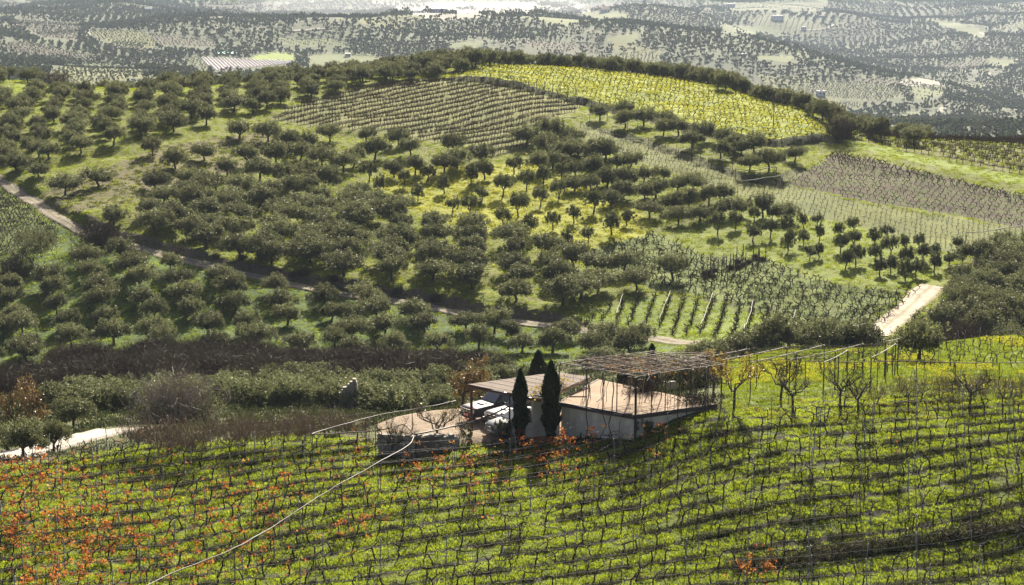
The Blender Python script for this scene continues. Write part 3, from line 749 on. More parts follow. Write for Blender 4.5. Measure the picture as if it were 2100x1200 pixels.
def pts_in(poly, n, ymin, ymax, jitter=True, amax=0.33):
    """random ground points inside a picture polygon and a range of distances"""
    out = []
    tot = 0
    for _ in range(60):
        y = np.sqrt(rng.uniform(ymin**2, ymax**2, n * 2)); x = rng.uniform(-amax, amax, n * 2) * y
        z = height(x, y); px, py = proj(x, y, z)
        k = inpoly(px, py, poly)
        out.append(np.c_[x, y, z][k]); tot += k.sum()
        if tot >= n: break
    return np.vstack(out)[:n]
def density_pts(poly, dens, ymin, ymax, amax=0.34):
    A = amax * (ymax**2 - ymin**2)
    n = int(A * dens)
    y = np.sqrt(rng.uniform(ymin**2, ymax**2, n)); x = rng.uniform(-amax, amax, n) * y
    z = height(x, y); px, py = proj(x, y, z)
    k = inpoly(px, py, poly) if poly is not None else np.ones(n, bool)
    return np.c_[x, y, z][k]
def lattice(p0, p1, q, nrow, along, poly, ymin, ymax, jit=0.12):
    """points in rows: p0-p1 a row on the picture, q lies nrow rows away; returns points and row angle"""
    A, B, Q = (hit1(*p, ymin, ymax)[:2] for p in (p0, p1, q))
    d = (B - A) / np.linalg.norm(B - A); nrm = np.array([-d[1], d[0]])
    sp = abs((Q - A) @ nrm) / nrow
    bx = hit([p[0] for p in poly], [p[1] for p in poly], ymin, ymax)[:, :2] - A
    u0, u1 = (bx @ d).min() - 5, (bx @ d).max() + 5; v0, v1 = (bx @ nrm).min() - 5, (bx @ nrm).max() + 5
    r = np.arange(math.floor(v0 / sp), math.ceil(v1 / sp)); c = np.arange(math.floor(u0 / along), math.ceil(u1 / along))
    R, Cc = np.meshgrid(r, c, indexing='ij')
    n = R.size
    u = (Cc.ravel() + 0.5 * (R.ravel() % 2)) * along + rng.normal(0, jit * along, n); v = R.ravel() * sp + rng.normal(0, jit * 0.35 * sp, n)
    X = A[0] + u * d[0] + v * nrm[0]; Y = A[1] + u * d[1] + v * nrm[1]
    ok = (Y > ymin) & (Y < ymax); X, Y, rr = X[ok], Y[ok], R.ravel()[ok]
    Z = height(X, Y); px, py = proj(X, Y, Z)
    k = inpoly(px, py, poly)
    return np.c_[X, Y, Z][k], math.atan2(d[1], d[0]), rr[k], sp
# ------------------------------------------------------------------ plants
def limb(r, a, b, sag=0.15, n=5):
    a, b = np.asarray(a, float), np.asarray(b, float)
    t = np.linspace(0, 1, n)[:, None]
    p = a + (b - a) * t
    p[1:-1] += r.normal(0, 1, (n - 2, 3)) * np.linalg.norm(b - a) * sag * 0.4
    return p
def crown_pts(r, nl, R, H, z0, lobes, flat=0.8, shell=0.6):
    """leaf centres in an uneven, lobed, gappy dome: R half width, H height, z0 underside"""
    L = []
    for i in range(lobes):
        a = 2 * math.pi * (i + r.uniform(-0.3, 0.3)) / lobes
        q = r.uniform(0.30, 0.74) * R
        L.append((q * math.cos(a), q * math.sin(a), z0 + H * r.uniform(0.28, 0.66), R * r.uniform(0.30, 0.54), H * r.uniform(0.24, 0.44)))
    L.append((r.normal(0, 0.1) * R, r.normal(0, 0.1) * R, z0 + H * 0.62, R * 0.52, H * 0.42))
    nc = nl // 26
    C = []
    for i in range(nc):
        l = L[r.integers(len(L))]
        d = r.normal(size=3); d /= np.linalg.norm(d)
        if d[2] < 0: d[2] *= flat
        f = r.uniform(shell, 1.06) if r.random() < 0.8 else r.uniform(0.2, 1)
        C.append((l[0] + d[0] * l[3] * f, l[1] + d[1] * l[3] * f, l[2] + d[2] * l[4] * f))
    C = np.array(C)
    k = r.integers(0, nc, nl)
    P = C[k] + r.normal(0, 1, (nl, 3)) * np.array([0.085, 0.085, 0.10]) * R * 0.75
    # shoots standing up out of the top
    ns = nl // 10
    top = C[r.integers(0, nc, ns)]
    P[:ns] = top + np.c_[r.normal(0, 0.04, (ns, 2)) * R, np.abs(r.normal(0.06, 0.09, ns)) * H]
    return P, C, L
def olive_meshes(seed, R, H, trunk, nl, leaf, lobes, mat, name, thick=1.0):
    r = np.random.default_rng(seed)
    P, C, L = crown_pts(r, nl, R, H, trunk * 0.62, lobes)
    V, F = leaves(r, P, leaf * 1.25, leaf * 0.55, up=0.5)
    crown = mk_mesh(name + '_crown', V, [F], mat)
    mb = MB()
    lean = r.normal(0, 0.12, 2)
    fork = np.array([lean[0], lean[1], trunk * 0.72])
    mb.tube([(0, 0, -0.35), (lean[0] * 0.3, lean[1] * 0.3, trunk * 0.3), fork], np.array([0.22, 0.16, 0.14]) * thick, 7)
    for l in L[:lobes]:
        tip = np.array([l[0], l[1], l[2] + 0.1 * H])
        p = limb(r, fork, tip, 0.2)
        mb.tube(p, np.linspace(0.10, 0.03, len(p)) * thick, 5)
        for _ in range(3):
            e = tip + r.normal(0, 0.35, 3) * np.array([l[3], l[3], l[4]])
            q = limb(r, p[r.integers(2, 4)], e, 0.2, 4)
            mb.tube(q, np.linspace(0.04, 0.012, 4) * thick, 4)
    return crown, mb.mesh(name + '_trunk', M['bark'], True)
OLIVE = [olive_meshes(130 + i, 2.3 + 0.12 * (i % 3), 2.5 + 0.2 * (i % 2), 1.05 + 0.18 * (i % 3), 5600, 0.19, 4 + i % 4, M['olive_leaf'], 'olive_tree') for i in range(9)]
YOUNG = [olive_meshes(200 + i, 1.35 + 0.08 * (i % 3), 2.3, 1.15 + 0.15 * (i % 2), 2600, 0.17, 4, M['young_olive_leaf'], 'young_olive_tree', 0.6) for i in range(5)]
OLOW = []                                       # joined copies for the trees beyond the first 300
for cr, tr in OLIVE[:5]:
    a = np.empty(len(cr.vertices) * 3, np.float32); cr.vertices.foreach_get('co', a)
    b = np.empty(len(tr.vertices) * 3, np.float32); tr.vertices.foreach_get('co', b)
    a, b = a.reshape(-1, 3), b.reshape(-1, 3)
    me = mk_mesh('olive_tree_whole', np.vstack([a, b]), [np.vstack([np.arange(len(a)).reshape(-1, 4), np.array([list(p.vertices) for p in tr.polygons if len(p.vertices) == 4]) + len(a)])], M['olive_leaf'])
    me.materials.append(M['bark'])
    mi = np.zeros(len(me.polygons), np.int32); mi[len(a) // 4:] = 1; me.polygons.foreach_set('material_index', mi)
    OLOW.append(me)
source('olive', OLOW)

# tree places: crown centres and widths read from the photograph, stood on the ground below them
def crop(pts, x0, y0, z): return [(x0 + p[0] / z, y0 + p[1] / z) for p in pts]
O_px = crop([(300,480),(320,555),(350,650),(100,700),(140,770),(160,900),(170,1030),(410,750),(440,850),(565,440),(610,540),(630,620),(660,710),(700,830),(815,410),(860,500),(880,600),(950,670),(750,310),(1050,380),(1105,475),(1150,565),(1185,665),(1350,460),(1430,540),(1455,630),(1520,760),(1275,780),(960,810),(1010,890),(1310,890),(1570,870),(1690,520),(1720,620),(1770,710),(1840,870),(2000,590),(2040,690),(2060,850),(80,510),(70,600),(530,350),(0,580)], 0, 400, 3) \
     + crop([(140,590),(220,670),(30,700),(60,800),(270,780),(320,890),(80,920),(460,680),(515,760),(585,880),(765,750),(845,860),(940,760),(1050,800),(1110,880),(1300,880),(1390,800),(1530,900),(1640,850),(1780,900),(1850,850),(1440,720)], 700, 400, 3) + [(-30, 560), (-35, 620), (-40, 680), (8, 655), (-20, 740)]
E_px = crop([(90,30),(350,30),(90,130),(350,120),(570,120),(300,210),(580,210),(70,230),(60,330),(330,310),(560,300),(810,220),(820,300),(1060,230),(310,430),(560,440),(560,375),(800,400),(810,490),(1060,300),(1270,300),(1060,400),(1300,390),(1090,470),(1080,560),(1330,470),(1360,590),(1580,400),(1580,500),(1820,490),(1740,390),(2040,430)], 700, 400, 3) \
     + crop([(700,90),(940,50),(950,150),(1260,60),(1200,190),(1480,70),(1435,190),(1710,50),(1690,150),(1650,270),(1960,50),(1950,130),(1910,230),(1910,330),(2090,250),(2080,340)], 0, 400, 3) \
     + crop([(240,340),(90,390),(500,310),(410,240),(180,220),(800,300),(830,400),(740,440),(530,450),(380,470),(1010,370),(1030,480),(1420,440),(1520,400),(1330,230),(1490,200),(1480,290),(1560,330),(1640,330),(1700,310),(1640,250),(1800,360),(1870,350),(2070,410),(120,650),(110,740),(410,740),(660,830),(940,870)], 700, 200, 3.5) \
     + crop([(870,750),(1070,720),(1270,680),(1180,640),(940,870),(1080,950),(1260,900),(610,1060),(400,1110),(500,850),(300,890),(700,800),(1470,770),(100,960),(240,1000),(1650,780),(1780,830),(1900,820),(2030,780),(1520,930),(1700,920),(1850,900),(1980,950),(1400,990),(1600,1020),(1760,1050),(1900,1000),(1180,1060),(1330,1080),(1480,1130),(1640,1150),(960,1080),(1000,1170),(1130,1150),(1830,1130),(2000,1080),(1980,1170)], 0, 0, 3)
S_px = crop([(260,150),(430,200),(420,120),(550,190),(700,190),(680,250),(780,250),(950,290),(870,340),(1090,310),(1060,400),(1200,390),(1280,370),(1250,490),(1380,480),(1550,430),(1160,350)], 1150, 180, 3.23)
G_px = crop([(40,290),(60,360),(220,390),(300,390),(100,510),(220,480),(370,470),(480,460),(90,610),(200,600),(310,570),(440,570),(550,550),(680,540),(400,660),(330,710),(560,670),(630,650),(770,620),(880,620),(590,780),(740,740),(850,720),(780,820),(920,800),(980,700),(1080,680),(1060,780),(1160,770),(1340,780),(1490,810)], 1150, 180, 3.23)
F_px = crop([(275,600),(200,520),(450,550),(620,510),(550,650),(740,600),(800,740),(930,540),(930,770),(1010,660),(1160,620),(1270,770),(1160,840),(1330,580),(1240,460),(1430,690),(1350,900),(1520,860),(1560,640),(1610,1010),(1670,810),(1770,960),(1810,740),(1940,900),(2050,830),(1450,530),(1690,590),(1580,490),(1690,470),(1815,470),(1980,440),(1800,580),(1910,560),(2040,540),(2020,640),(1930,690)], 700, 200, 3.5)
K_px = crop([(215,190),(325,160),(430,240),(540,215),(440,130),(550,120),(655,205),(745,165),(650,295),(745,260),(840,240),(830,150),(870,150),(955,225),(1050,190),(970,310),(1050,285),(780,355),(840,340),(1000,410),(1065,385),(1185,365),(1180,265),(1260,230),(1280,335),(1370,300),(1455,280),(1210,450),(1280,430),(1380,400),(1370,480),(1430,460),(1475,370),(1545,430),(1550,345),(1640,400),(1690,310),(1720,380),(1830,355)], 1400, 400, 3)

TREES = []                                      # (x, y, kind, scale, zone)
def stand(pxs, dy, kind, scl, zone, ymin=214, ymax=470, mind=1.9):
    H_ = hit([p[0] for p in pxs], [p[1] + dy for p in pxs], ymin, ymax)
    for h in H_:
        if all((h[0] - t[0])**2 + (h[1] - t[1])**2 > mind**2 for t in TREES):
            TREES.append((h[0], h[1], kind, scl * rng.uniform(0.84, 1.16), zone))
stand(O_px, 30, 'olive', 0.86, 'lower', 216, 300)
stand(E_px, 30, 'olive', 0.99, 'middle', 216)
stand(G_px, 24, 'olive', 0.90, 'slope', 216)
stand(S_px, 20, 'olive', 0.98, 'strip', 216)
stand(F_px, 26, 'young', 1.12, 'yellow', 216, mind=1.5)
stand(K_px, 15, 'young', 0.92, 'meadow', 216, mind=1.3)
def fill(poly, ymin, ymax, sp, jit, kind, scl, zone, mind, ang=0.1, keep=1.0):
    y0 = np.arange(ymin, ymax, sp); x0 = np.arange(-0.34 * ymax, 0.34 * ymax, sp)
    Xg, Yg = np.meshgrid(x0, y0)
    X = (Xg * math.cos(ang) - (Yg - ymin) * math.sin(ang)).ravel() + rng.normal(0, jit, Xg.size)
    Y = (Xg * math.sin(ang) + Yg).ravel() + rng.normal(0, jit, Xg.size)
    k = (Y > ymin) & (Y < ymax); X, Y = X[k], Y[k]
    Z = height(X, Y); px, py = proj(X, Y, Z)
    k = inpoly(px, py, poly) & (rng.random(len(X)) < keep)
    for x, y in zip(X[k], Y[k]):
        if all((x - t[0])**2 + (y - t[1])**2 > mind**2 for t in TREES):
            TREES.append((x, y, kind, scl * rng.uniform(0.82, 1.15), zone))
A_poly = [(-250,205),(0,205),(80,190),(200,195),(330,182),(560,172),(700,156),(860,150),(900,162),(740,182),(640,203),(560,225),(480,240),(430,262),(330,268),(250,300),(150,330),(60,345),(-250,345)]
fill(A_poly, 300, 430, 5.4, 0.7, 'olive', 0.92, 'upper', 3.2, 0.15)
fill([(540,165),(700,152),(900,130),(1060,120),(1250,128),(1420,152),(1560,185),(1680,225),(1730,250),(1690,255),(1640,224),(1530,194),(1400,166),(1250,140),(1100,132),(1010,136),(905,160),(700,172),(560,185)], 330, 452, 4.4, 0.8, 'olive', 1.0, 'ridge', 2.8, 0.2)
fill([(640,160),(760,140),(880,128),(1100,120),(1300,130),(1480,160),(1640,215),(1640,190),(1480,140),(1300,112),(1000,105),(760,118),(640,130)], 380, 470, 4.6, 0.8, 'olive', 1.0, 'ridge', 3.0, 0.2, 0.85)
fill([(-200,160),(-10,160),(50,163),(80,172),(-10,176),(-200,176)], 370, 430, 6, 0.8, 'olive', 1.0, 'corner', 3.5)
fill([(1700,268),(1760,262),(1830,285),(1900,290),(1890,300),(1760,285),(1720,285)], 320, 380, 5, 0.6, 'olive', 0.95, 'knoll', 3.2)
fill([(1925,700),(1935,640),(1960,585),(2060,520),(2140,500),(2400,480),(2400,720),(2100,690),(1960,700)], 214, 290, 4.0, 0.5, 'olive', 1.12, 'dark', 2.9, -0.15)
fill([(250,440),(340,400),(640,330),(760,360),(800,420),(1180,545),(1290,560),(1180,640),(1000,630),(640,560),(400,520),(260,480)], 214, 340, 5.2, 0.6, 'olive', 1.05, 'middle', 4.1, 0.0)
fill([(1000,690),(1330,705),(1330,722),(1000,745)], 214, 275, 5.6, 0.6, 'olive', 0.95, 'lower', 4.6, 0.0, 0.8)
for px_ in np.arange(940, 1735, 8.5):           # trees standing on and just behind the crest
    yy = np.arange(335, 465, 1.0); a_ = float(ax_of(px_, 150))
    yc = yy[np.argmax(height(a_ * yy, yy) / yy)]
    for off in (1.5, 6.5, 12, 17.5):
        if rng.random() < 0.62:
            y_ = yc + off + rng.normal(0, 1.0); x_ = a_ * y_ + rng.normal(0, 0.7)
            if all((x_ - t[0])**2 + (y_ - t[1])**2 > 3.0**2 for t in TREES): TREES.append((x_, y_, 'olive', rng.uniform(0.8, 1.08), 'ridge'))
# the hedge of olives behind the overhead poles
H_px = [(1440,712,1.0),(1475,706,1.05),(1515,706,1.0),(1555,705,1.1),(1600,703,1.1),(1640,700,1.15),(1685,700,1.15),(1725,702,1.05),(1765,702,1.1),(1800,712,0.95),(1385,725,0.8),(1352,735,0.75)]
for x, y, s in H_px:
    Y = 190.0
    X = float(ax_of(x, y)) * Y
    TREES.append((X, Y + rng.normal(0, 2), 'olive', s * 0.95, 'hedge'))

_tx = np.array([t[:2] for t in TREES]); _ok = (np.abs(polydist(_tx[:, 0], _tx[:, 1], RTRACK[:, :2])) > 4.2) & (np.abs(polydist(_tx[:, 0], _tx[:, 1], TRACK[:, :2])) > 2.6)
TREES = [t for t, o_ in zip(TREES, _ok) if o_ or t[4] == 'hedge']
TREES = np.array([(t[0], t[1], 0 if t[2] == 'olive' else 1, t[3]) for t in TREES]), [t[4] for t in TREES]
TA, TZONE = TREES
tz = height(TA[:, 0], TA[:, 1])
tpx, tpy = proj(TA[:, 0], TA[:, 1], tz)
WHERE = {'lower': ('in the lower grove below the dirt track', 'olive trees of the lower grove'),
         'middle': ('in the dense grove above the dirt track', 'olive trees of the middle grove'),
         'slope': ('on the slope beside the long rows', 'olive trees on the slope'),
         'strip': ('on the bank under the yellow vineyard', 'olive trees under the yellow vineyard'),
         'upper': ('in the upper grove on the left shoulder', 'olive trees of the upper grove'),
         'ridge': ('along the crest of the hill', 'olive trees along the crest'),
         'corner': ('beside the small green field', 'olive trees by the green field'),
         'knoll': ('on the crest beside the dark bush', 'olive trees on the crest'),
         'dark': ('in the dark grove beside the gravel track', 'olive trees of the dark grove'),
         'hedge': ('in the hedge behind the overhead poles', 'olive trees of the hedge'),
         'yellow': ('in the yellow flowering grove', 'young olive trees among yellow flowers'),
         'meadow': ('on the green meadow', 'young olive trees on the meadow')}
ORD = ['', 'second ', 'third ', 'fourth ', 'fifth ', 'sixth ', 'seventh ', 'eighth ', 'ninth ', 'tenth ', 'eleventh ', 'twelfth ']
ORD1 = ['first', 'second', 'third', 'fourth', 'fifth', 'sixth', 'seventh', 'eighth', 'ninth', 'tenth', 'eleventh', 'twelfth', 'thirteenth', 'fourteenth', 'fifteenth', 'sixteenth', 'seventeenth', 'eighteenth', 'nineteenth', 'twentieth']
def ordn(i): return ORD1[i] if i < 20 else '%dth' % (i + 1) if (i + 1) % 10 not in (1, 2, 3) else '%d%s' % (i + 1, {1: 'st', 2: 'nd', 3: 'rd'}[(i + 1) % 10])
inview = (tpx > -30) & (tpx < 2130)
size = TA[:, 3] * np.where(TA[:, 2] == 0, 4.8, 2.8) / TA[:, 1]
old = np.where((TA[:, 2] == 0))[0]
old = old[np.argsort(-(size[old] * np.where(inview[old], 1, 0.01)))]
single = list(old[:300]) + list(np.where(TA[:, 2] == 1)[0])
rest = old[300:]
def rows_of(idx, band):
    """split into rows by the height of their feet in the picture, then left to right"""
    b = {}
    lo = tpy[idx].max()
    for i in idx: b.setdefault(int((lo - tpy[i]) // band), []).append(i)
    out = {}
    for r_, k in enumerate(sorted(b)):
        for c_, i in enumerate(sorted(b[k], key=lambda q: tpx[q])): out[i] = (r_, c_, len(b[k]))
    return out
protos = {}
for zone in WHERE:
    zi = [i for i in single if TZONE[i] == zone]
    if not zi: continue
    rc = rows_of(zi, {'lower': 30, 'middle': 30, 'dark': 34, 'hedge': 200}.get(zone, 24))
    for i in zi:
        kind = 'olive' if TA[i, 2] == 0 else 'young'
        v = int(rng.integers(0, len(OLIVE if kind == 'olive' else YOUNG)))
        nm = 'olive_tree' if kind == 'olive' else 'young_olive_tree'
        s = TA[i, 3]
        if (kind, v) not in protos:
            t = empty(nm, (0, 0, 0)); cr, tr = (OLIVE if kind == 'olive' else YOUNG)[v]
            a, b = obj('crown', cr, t), obj('trunk', tr, t)
            protos[(kind, v)] = (t, a, b)
        else:
            t0, a0, b0 = protos[(kind, v)]
            t = t0.copy(); COL.objects.link(t)
            for c0 in (a0, b0):
                c = c0.copy(); COL.objects.link(c); c.parent = t
        t.location = (TA[i, 0], TA[i, 1], tz[i]); t.rotation_euler = (rng.normal(0, 0.06), rng.normal(0, 0.06), rng.uniform(0, 6.28))
        wd = 1.13 if zone == 'middle' and tpy[i] > 400 else 1.0
        t.scale = (s * wd * rng.uniform(0.9, 1.12), s * wd * rng.uniform(0.9, 1.12), s * rng.uniform(0.86, 1.08))
        r_, c_, n_ = rc[i]
        look = ('olive tree' if kind == 'olive' else 'small round olive tree')
        tag(t, '%s %s, %s from left, %s row up' % (look, WHERE[zone][0], ordn(c_), ordn(r_)), 'tree', WHERE[zone][1])
scatter('olive_trees', 'olive', np.c_[TA[rest, 0], TA[rest, 1], tz[rest]], TA[rest, 3], 'olive trees massed along the crest and upper shoulder of the hill', 'trees', tilt=0.04)
print('TREES', len(TA), 'single', len(single), 'rest', len(rest))

# ------------------------------------------------------------------ bushes
def bush_mesh(seed, R, H, nl, leaf, mat, lobes=5, twigs=0, tmat=None, up=0.6):
    r = np.random.default_rng(seed)
    P, C, L = crown_pts(r, nl, R, H, 0.0, lobes, flat=0.9, shell=0.5)
    P[:, 2] = np.maximum(P[:, 2], 0.02)
    V, F = leaves(r, P, leaf * 1.2, leaf * 0.55, up=up)
    me = mk_mesh('bush_foliage', V, [F], mat)
    tw = None
    if twigs:
        W = []
        n = twigs
        a = r.uniform(0, 6.283, n); e = r.uniform(0.5, 1.5, n)
        b = np.c_[r.normal(0, 0.35 * R, (n, 2)), np.zeros(n)]
        L2 = H * r.uniform(0.7, 1.25, n)
        tip = b + np.c_[np.cos(a) * np.cos(e), np.sin(a) * np.cos(e), np.sin(e)] * L2[:, None]
        tw = twig_mesh(r, b, tip, 0.02, tmat)
    return me, tw
def twig_mesh(r, B, T, w, mat, bow=0.15, seg=3):
    """many thin bowed three-sided twigs from B to T"""
    n = len(B); t = np.linspace(0, 1, seg + 1)
    mid = r.normal(0, 1, (n, 3)) * np.linalg.norm(T - B, axis=1)[:, None] * bow
    P = B[:, None] + (T - B)[:, None] * t[None, :, None] + mid[:, None] * (4 * t * (1 - t))[None, :, None]
    d = T - B; d /= np.linalg.norm(d, axis=1)[:, None] + 1e-9
    u = np.cross(d, r.normal(size=(n, 3))); u /= np.linalg.norm(u, axis=1)[:, None] + 1e-9
    v = np.cross(d, u)
    rad = w * np.linspace(1, 0.4, seg + 1)
    ang = np.array([0, 2.094, 4.189])
    V = P[:, :, None] + rad[None, :, None, None] * (np.cos(ang)[None, None, :, None] * u[:, None, None] + np.sin(ang)[None, None, :, None] * v[:, None, None])
    V = V.reshape(-1, 3)
    base = np.arange(n)[:, None, None] * (seg + 1) * 3 + np.arange(seg)[None, :, None] * 3
    j = np.arange(3)[None, None]; j2 = (j + 1) % 3
    F = np.stack(np.broadcast_arrays(base + j, base + j2, base + 3 + j2, base + 3 + j), -1).reshape(-1, 4)
    return mk_mesh('twigs', V, [F], mat)
def twig_ball(seed, R, H, n, w, mat, lmin=0.5):
    r = np.random.default_rng(seed)
    b = np.c_[r.normal(0, 0.45 * R, (n, 2)), r.uniform(0, 0.6 * H, n)]
    a = r.uniform(0, 6.283, n); e = r.uniform(-0.2, 1.4, n); L2 = r.uniform(lmin, 1.0, n) * H * 0.7
    tip = b + np.c_[np.cos(a) * np.cos(e), np.sin(a) * np.cos(e), np.sin(e)] * L2[:, None]
    tip[:, 2] = np.maximum(tip[:, 2], 0.05)
    return twig_mesh(r, b, tip, w, mat, 0.25)
BUSH = [bush_mesh(300 + i, 1.7 + 0.2 * (i % 2), 2.2, 4200, 0.17, M['bush_leaf'], 5) for i in range(4)]
BRAMBLE = [twig_ball(330 + i, 2.0, 2.3, 2200, 0.011, M['bramble_twig'], 0.4) for i in range(3)]
source('bramble', BRAMBLE)
b_px = crop([(300,470),(460,470),(600,390),(690,480),(840,440),(920,340),(1280,360),(1440,400),(1600,360),(1720,340),(1950,330),(1660,450),(1960,450),(780,330),(1790,230),(1480,270),(490,350),(1930,260),(1560,440),(1800,430),(1370,330)], 0, 700, 3) \
     + [(700,860),(740,852),(770,800),(800,850),(835,830),(870,805),(900,850),(925,830),(690,800),(950,800),(985,790),(560,855),(610,850),(655,850),(865,838),(945,775),(1010,765),(905,785),(830,800),(1390,760),(1425,765),(1245,745),(1215,745),(1020,782),(742,815)]
b_px += [(265,835),(335,838),(400,812),(445,845),(500,842),(540,805),(585,820),(625,800),(650,830),(705,835),(480,800),(575,866),(520,868),(625,866),(675,868),(735,870),(780,868),(390,850),(235,868),(300,868),(165,870),(215,845),(810,862),(840,858),(560,782),(610,775),(655,775),(330,800)]
bl = []
for k, (x, y) in enumerate(b_px):
    Y = 134 + (905 - y) * 0.47
    p = np.array([float(ax_of(x, y)) * Y, Y]); p = np.append(p, height(p[:1], p[1:])[0])
    s = (float(s_of(y)) * Y - p[2] + 0.6) / 2.2
    s = float(np.clip(s * 1.35, 1.0, 1.8))
    o = obj('bush', BUSH[k % 4][0], None, p); o.scale = (s * rng.uniform(1, 1.35), s * rng.uniform(1, 1.35), s); o.rotation_euler = (0, 0, rng.uniform(0, 6.28))
    bl.append((o, x, y))
for r_, band in enumerate(np.array_split(sorted(bl, key=lambda q: -q[2]), 4)):
    for c_, (o, x, y) in enumerate(sorted(list(band), key=lambda q: q[1])):
        tag(o, 'grey-green bush in the gully, %s from left in the %s rank up' % (ordn(c_), ordn(r_)), 'bush', 'bushes in the gully')
    
def one_bush(x, y, Y, R, H, mat, seed, label, name='bush', twigs=0, tmat=None, nl=4200, leaf=0.15, trunk=False):
    p = np.array([float(ax_of(x, y)) * Y, Y]); p = np.append(p, height(p[:1], p[1:])[0])
    t = empty(name, p)
    f, tw = bush_mesh(seed, R, H, nl, leaf, mat, 5, twigs, tmat)
    obj('foliage', f, t)
    if tw: obj('twigs', tw, t)
    return tag(t, label, 'bush')
one_bush(45, 880, 142, 2.3, 3.6, M['autumn_bush_leaf'], 401, 'rusty brown autumn bush above the olive trees by the concrete lane', twigs=120, tmat=M['bramble_twig'], nl=2600)
one_bush(365, 885, 133, 3.4, 3.2, M['bush_leaf'], 402, 'broad grey twiggy bush with dark leaves at the end of the concrete lane', twigs=900, tmat=M['grey_twig'], nl=4200)
one_bush(1722, 290, 346, 3.2, 4.2, M['bramble_twig'], 403, 'dark bare bush on the crest beside the yellow vineyard', twigs=500, tmat=M['bramble_twig'], nl=3000)
one_bush(195, 480, 262, 3.4, 4.0, M['bramble_twig'], 404, 'brown leafless thicket beside the bend of the dirt track', twigs=500, tmat=M['bramble_twig'], nl=2400)
one_bush(75, 510, 255, 3.6, 5.2, M['olive_leaf'], 405, 'tall dark bush at the corner of the small vineyard', nl=6000, leaf=0.19)
one_bush(30, 545, 250, 3.0, 3.2, M['bramble_twig'], 406, 'brown thicket at the foot of the tall dark bush', twigs=400, tmat=M['bramble_twig'], nl=2000)
one_bush(118, 168, 402, 3.2, 3.6, M['bramble_twig'], 407, 'bare brown bush on the crest beside the small green field', twigs=400, tmat=M['bramble_twig'], nl=1600)
one_bush(905, 140, 424, 1.9, 3.6, M['bramble_twig'], 408, 'bare brown tree on the crest above the brown vineyard', twigs=300, tmat=M['bramble_twig'], nl=700)
one_bush(1975, 655, 215, 3.2, 3.4, M['bramble_twig'], 409, 'brown leafless thicket under the dark grove', twigs=500, tmat=M['bramble_twig'], nl=1800)
one_bush(2075, 650, 215, 3.6, 3.8, M['olive_leaf'], 410, 'brownish olive bush at the right edge under the dark grove', nl=4800)
one_bush(1665, 668, 214, 2.6, 3.0, M['bush_leaf'], 411, 'dark leafy bush at the foot of the trellis plot', nl=3600)
# brambles filling the gully
Bm = [(-120,800),(0,795),(60,770),(110,745),(200,738),(340,735),(520,742),(700,752),(860,758),(1000,752),(1010,790),(860,800),(700,815),(560,835),(300,850),(130,850),(-120,850)]
y = rng.uniform(186, 217, 2600); x = rng.uniform(-0.34, 0.02, 2600) * y
q = np.c_[x, y, height(x, y)]; bx_, by_ = proj(*q.T)
q = q[inpoly(bx_, by_ + 6, Bm)]; q = q[vnoise(q[:, 0] / 5, q[:, 1] / 5, 91) > -0.2][:330]
scatter('brambles', 'bramble', q, rng.uniform(0.4, 1.3, len(q)), 'brown leafless brambles filling the gully under the lower grove', 'brambles', tilt=0.1)
q = density_pts([(170,470),(260,500),(640,590),(1000,655),(1140,685),(1000,640),(640,560),(300,490)], 0.14, 214, 300)
tq = polydist(q[:, 0], q[:, 1], TRACK[:, :2]); q = q[(tq > 1.8) & (tq < 5)]
scatter('bank_brambles', 'bramble', q, rng.uniform(0.25, 0.5, len(q)), 'dry brown brambles on the cut bank above the dirt track', 'brambles')

# ------------------------------------------------------------------ grass: tufts of thin blades
def tuft(seed, nb, R, h, w, mat, lean=0.35, petals=0, dome=False):
    r = np.random.default_rng(seed)
    b = np.c_[r.uniform(-R, R, (nb, 2)), np.full(nb, -0.02)]
    a = r.uniform(0, 6.283, nb); H = h * r.uniform(0.5, 1.2, nb)
    if dome: H = H * np.clip(1.15 - (np.hypot(b[:, 0], b[:, 1]) / R)**2, 0.25, 1)
    l = lean * H * r.uniform(0.2, 1.6, nb)
    tip = b + np.c_[np.cos(a) * l, np.sin(a) * l, H]
    sd = np.c_[-np.sin(a), np.cos(a), np.zeros(nb)] * (w / 2)
    m = (b + tip) / 2 + np.c_[np.zeros((nb, 2)), 0.12 * H]
    V = np.stack([b - sd, b + sd, m + sd * 0.8, tip, m - sd * 0.8], 1).reshape(-1, 3)
    i = np.arange(nb)[:, None] * 5
    F4 = np.hstack([i, i + 1, i + 2, i + 4]); F3 = np.hstack([i + 4, i + 2, i + 3])
    if not petals: return mk_mesh('tuft', V, [F4, F3], mat)
    k = r.integers(0, nb, petals)
    C = tip[k] + np.array([0, 0, 0.02])
    PV, PF = leaves(r, np.repeat(C, 2, 0) + r.normal(0, 0.015, (2 * petals, 3)), 0.07 if w < 0.05 else 0.16, 0.06 if w < 0.05 else 0.12, 0.1)
    me = mk_mesh('tuft', np.vstack([V, PV]), [np.vstack([F4, PF + len(V)]), F3], mat)
    me.materials.append(M['petal'])
    mi = np.zeros(len(me.polygons), np.int32); mi[nb:nb + 2 * petals] = 1; me.polygons.foreach_set('material_index', mi)
    return me
source('grass', [tuft(500 + i, 34, 0.20, 0.115 + 0.02 * (i % 3), 0.020, M['grass_blade'], 0.6) for i in range(5)])
source('weed', [tuft(520 + i, 40, 0.26, 0.20, 0.022, M['dark_blade'], 1.0, dome=True) for i in range(3)])
source('flower', [tuft(540 + i, 30, 0.22, 0.2, 0.024, M['meadow_blade'], 0.6, petals=5) for i in range(3)])
source('hill_grass', [tuft(560 + i, 46, 0.55, 0.26, 0.06, M['green_blade'], 0.9, dome=True) for i in range(4)])
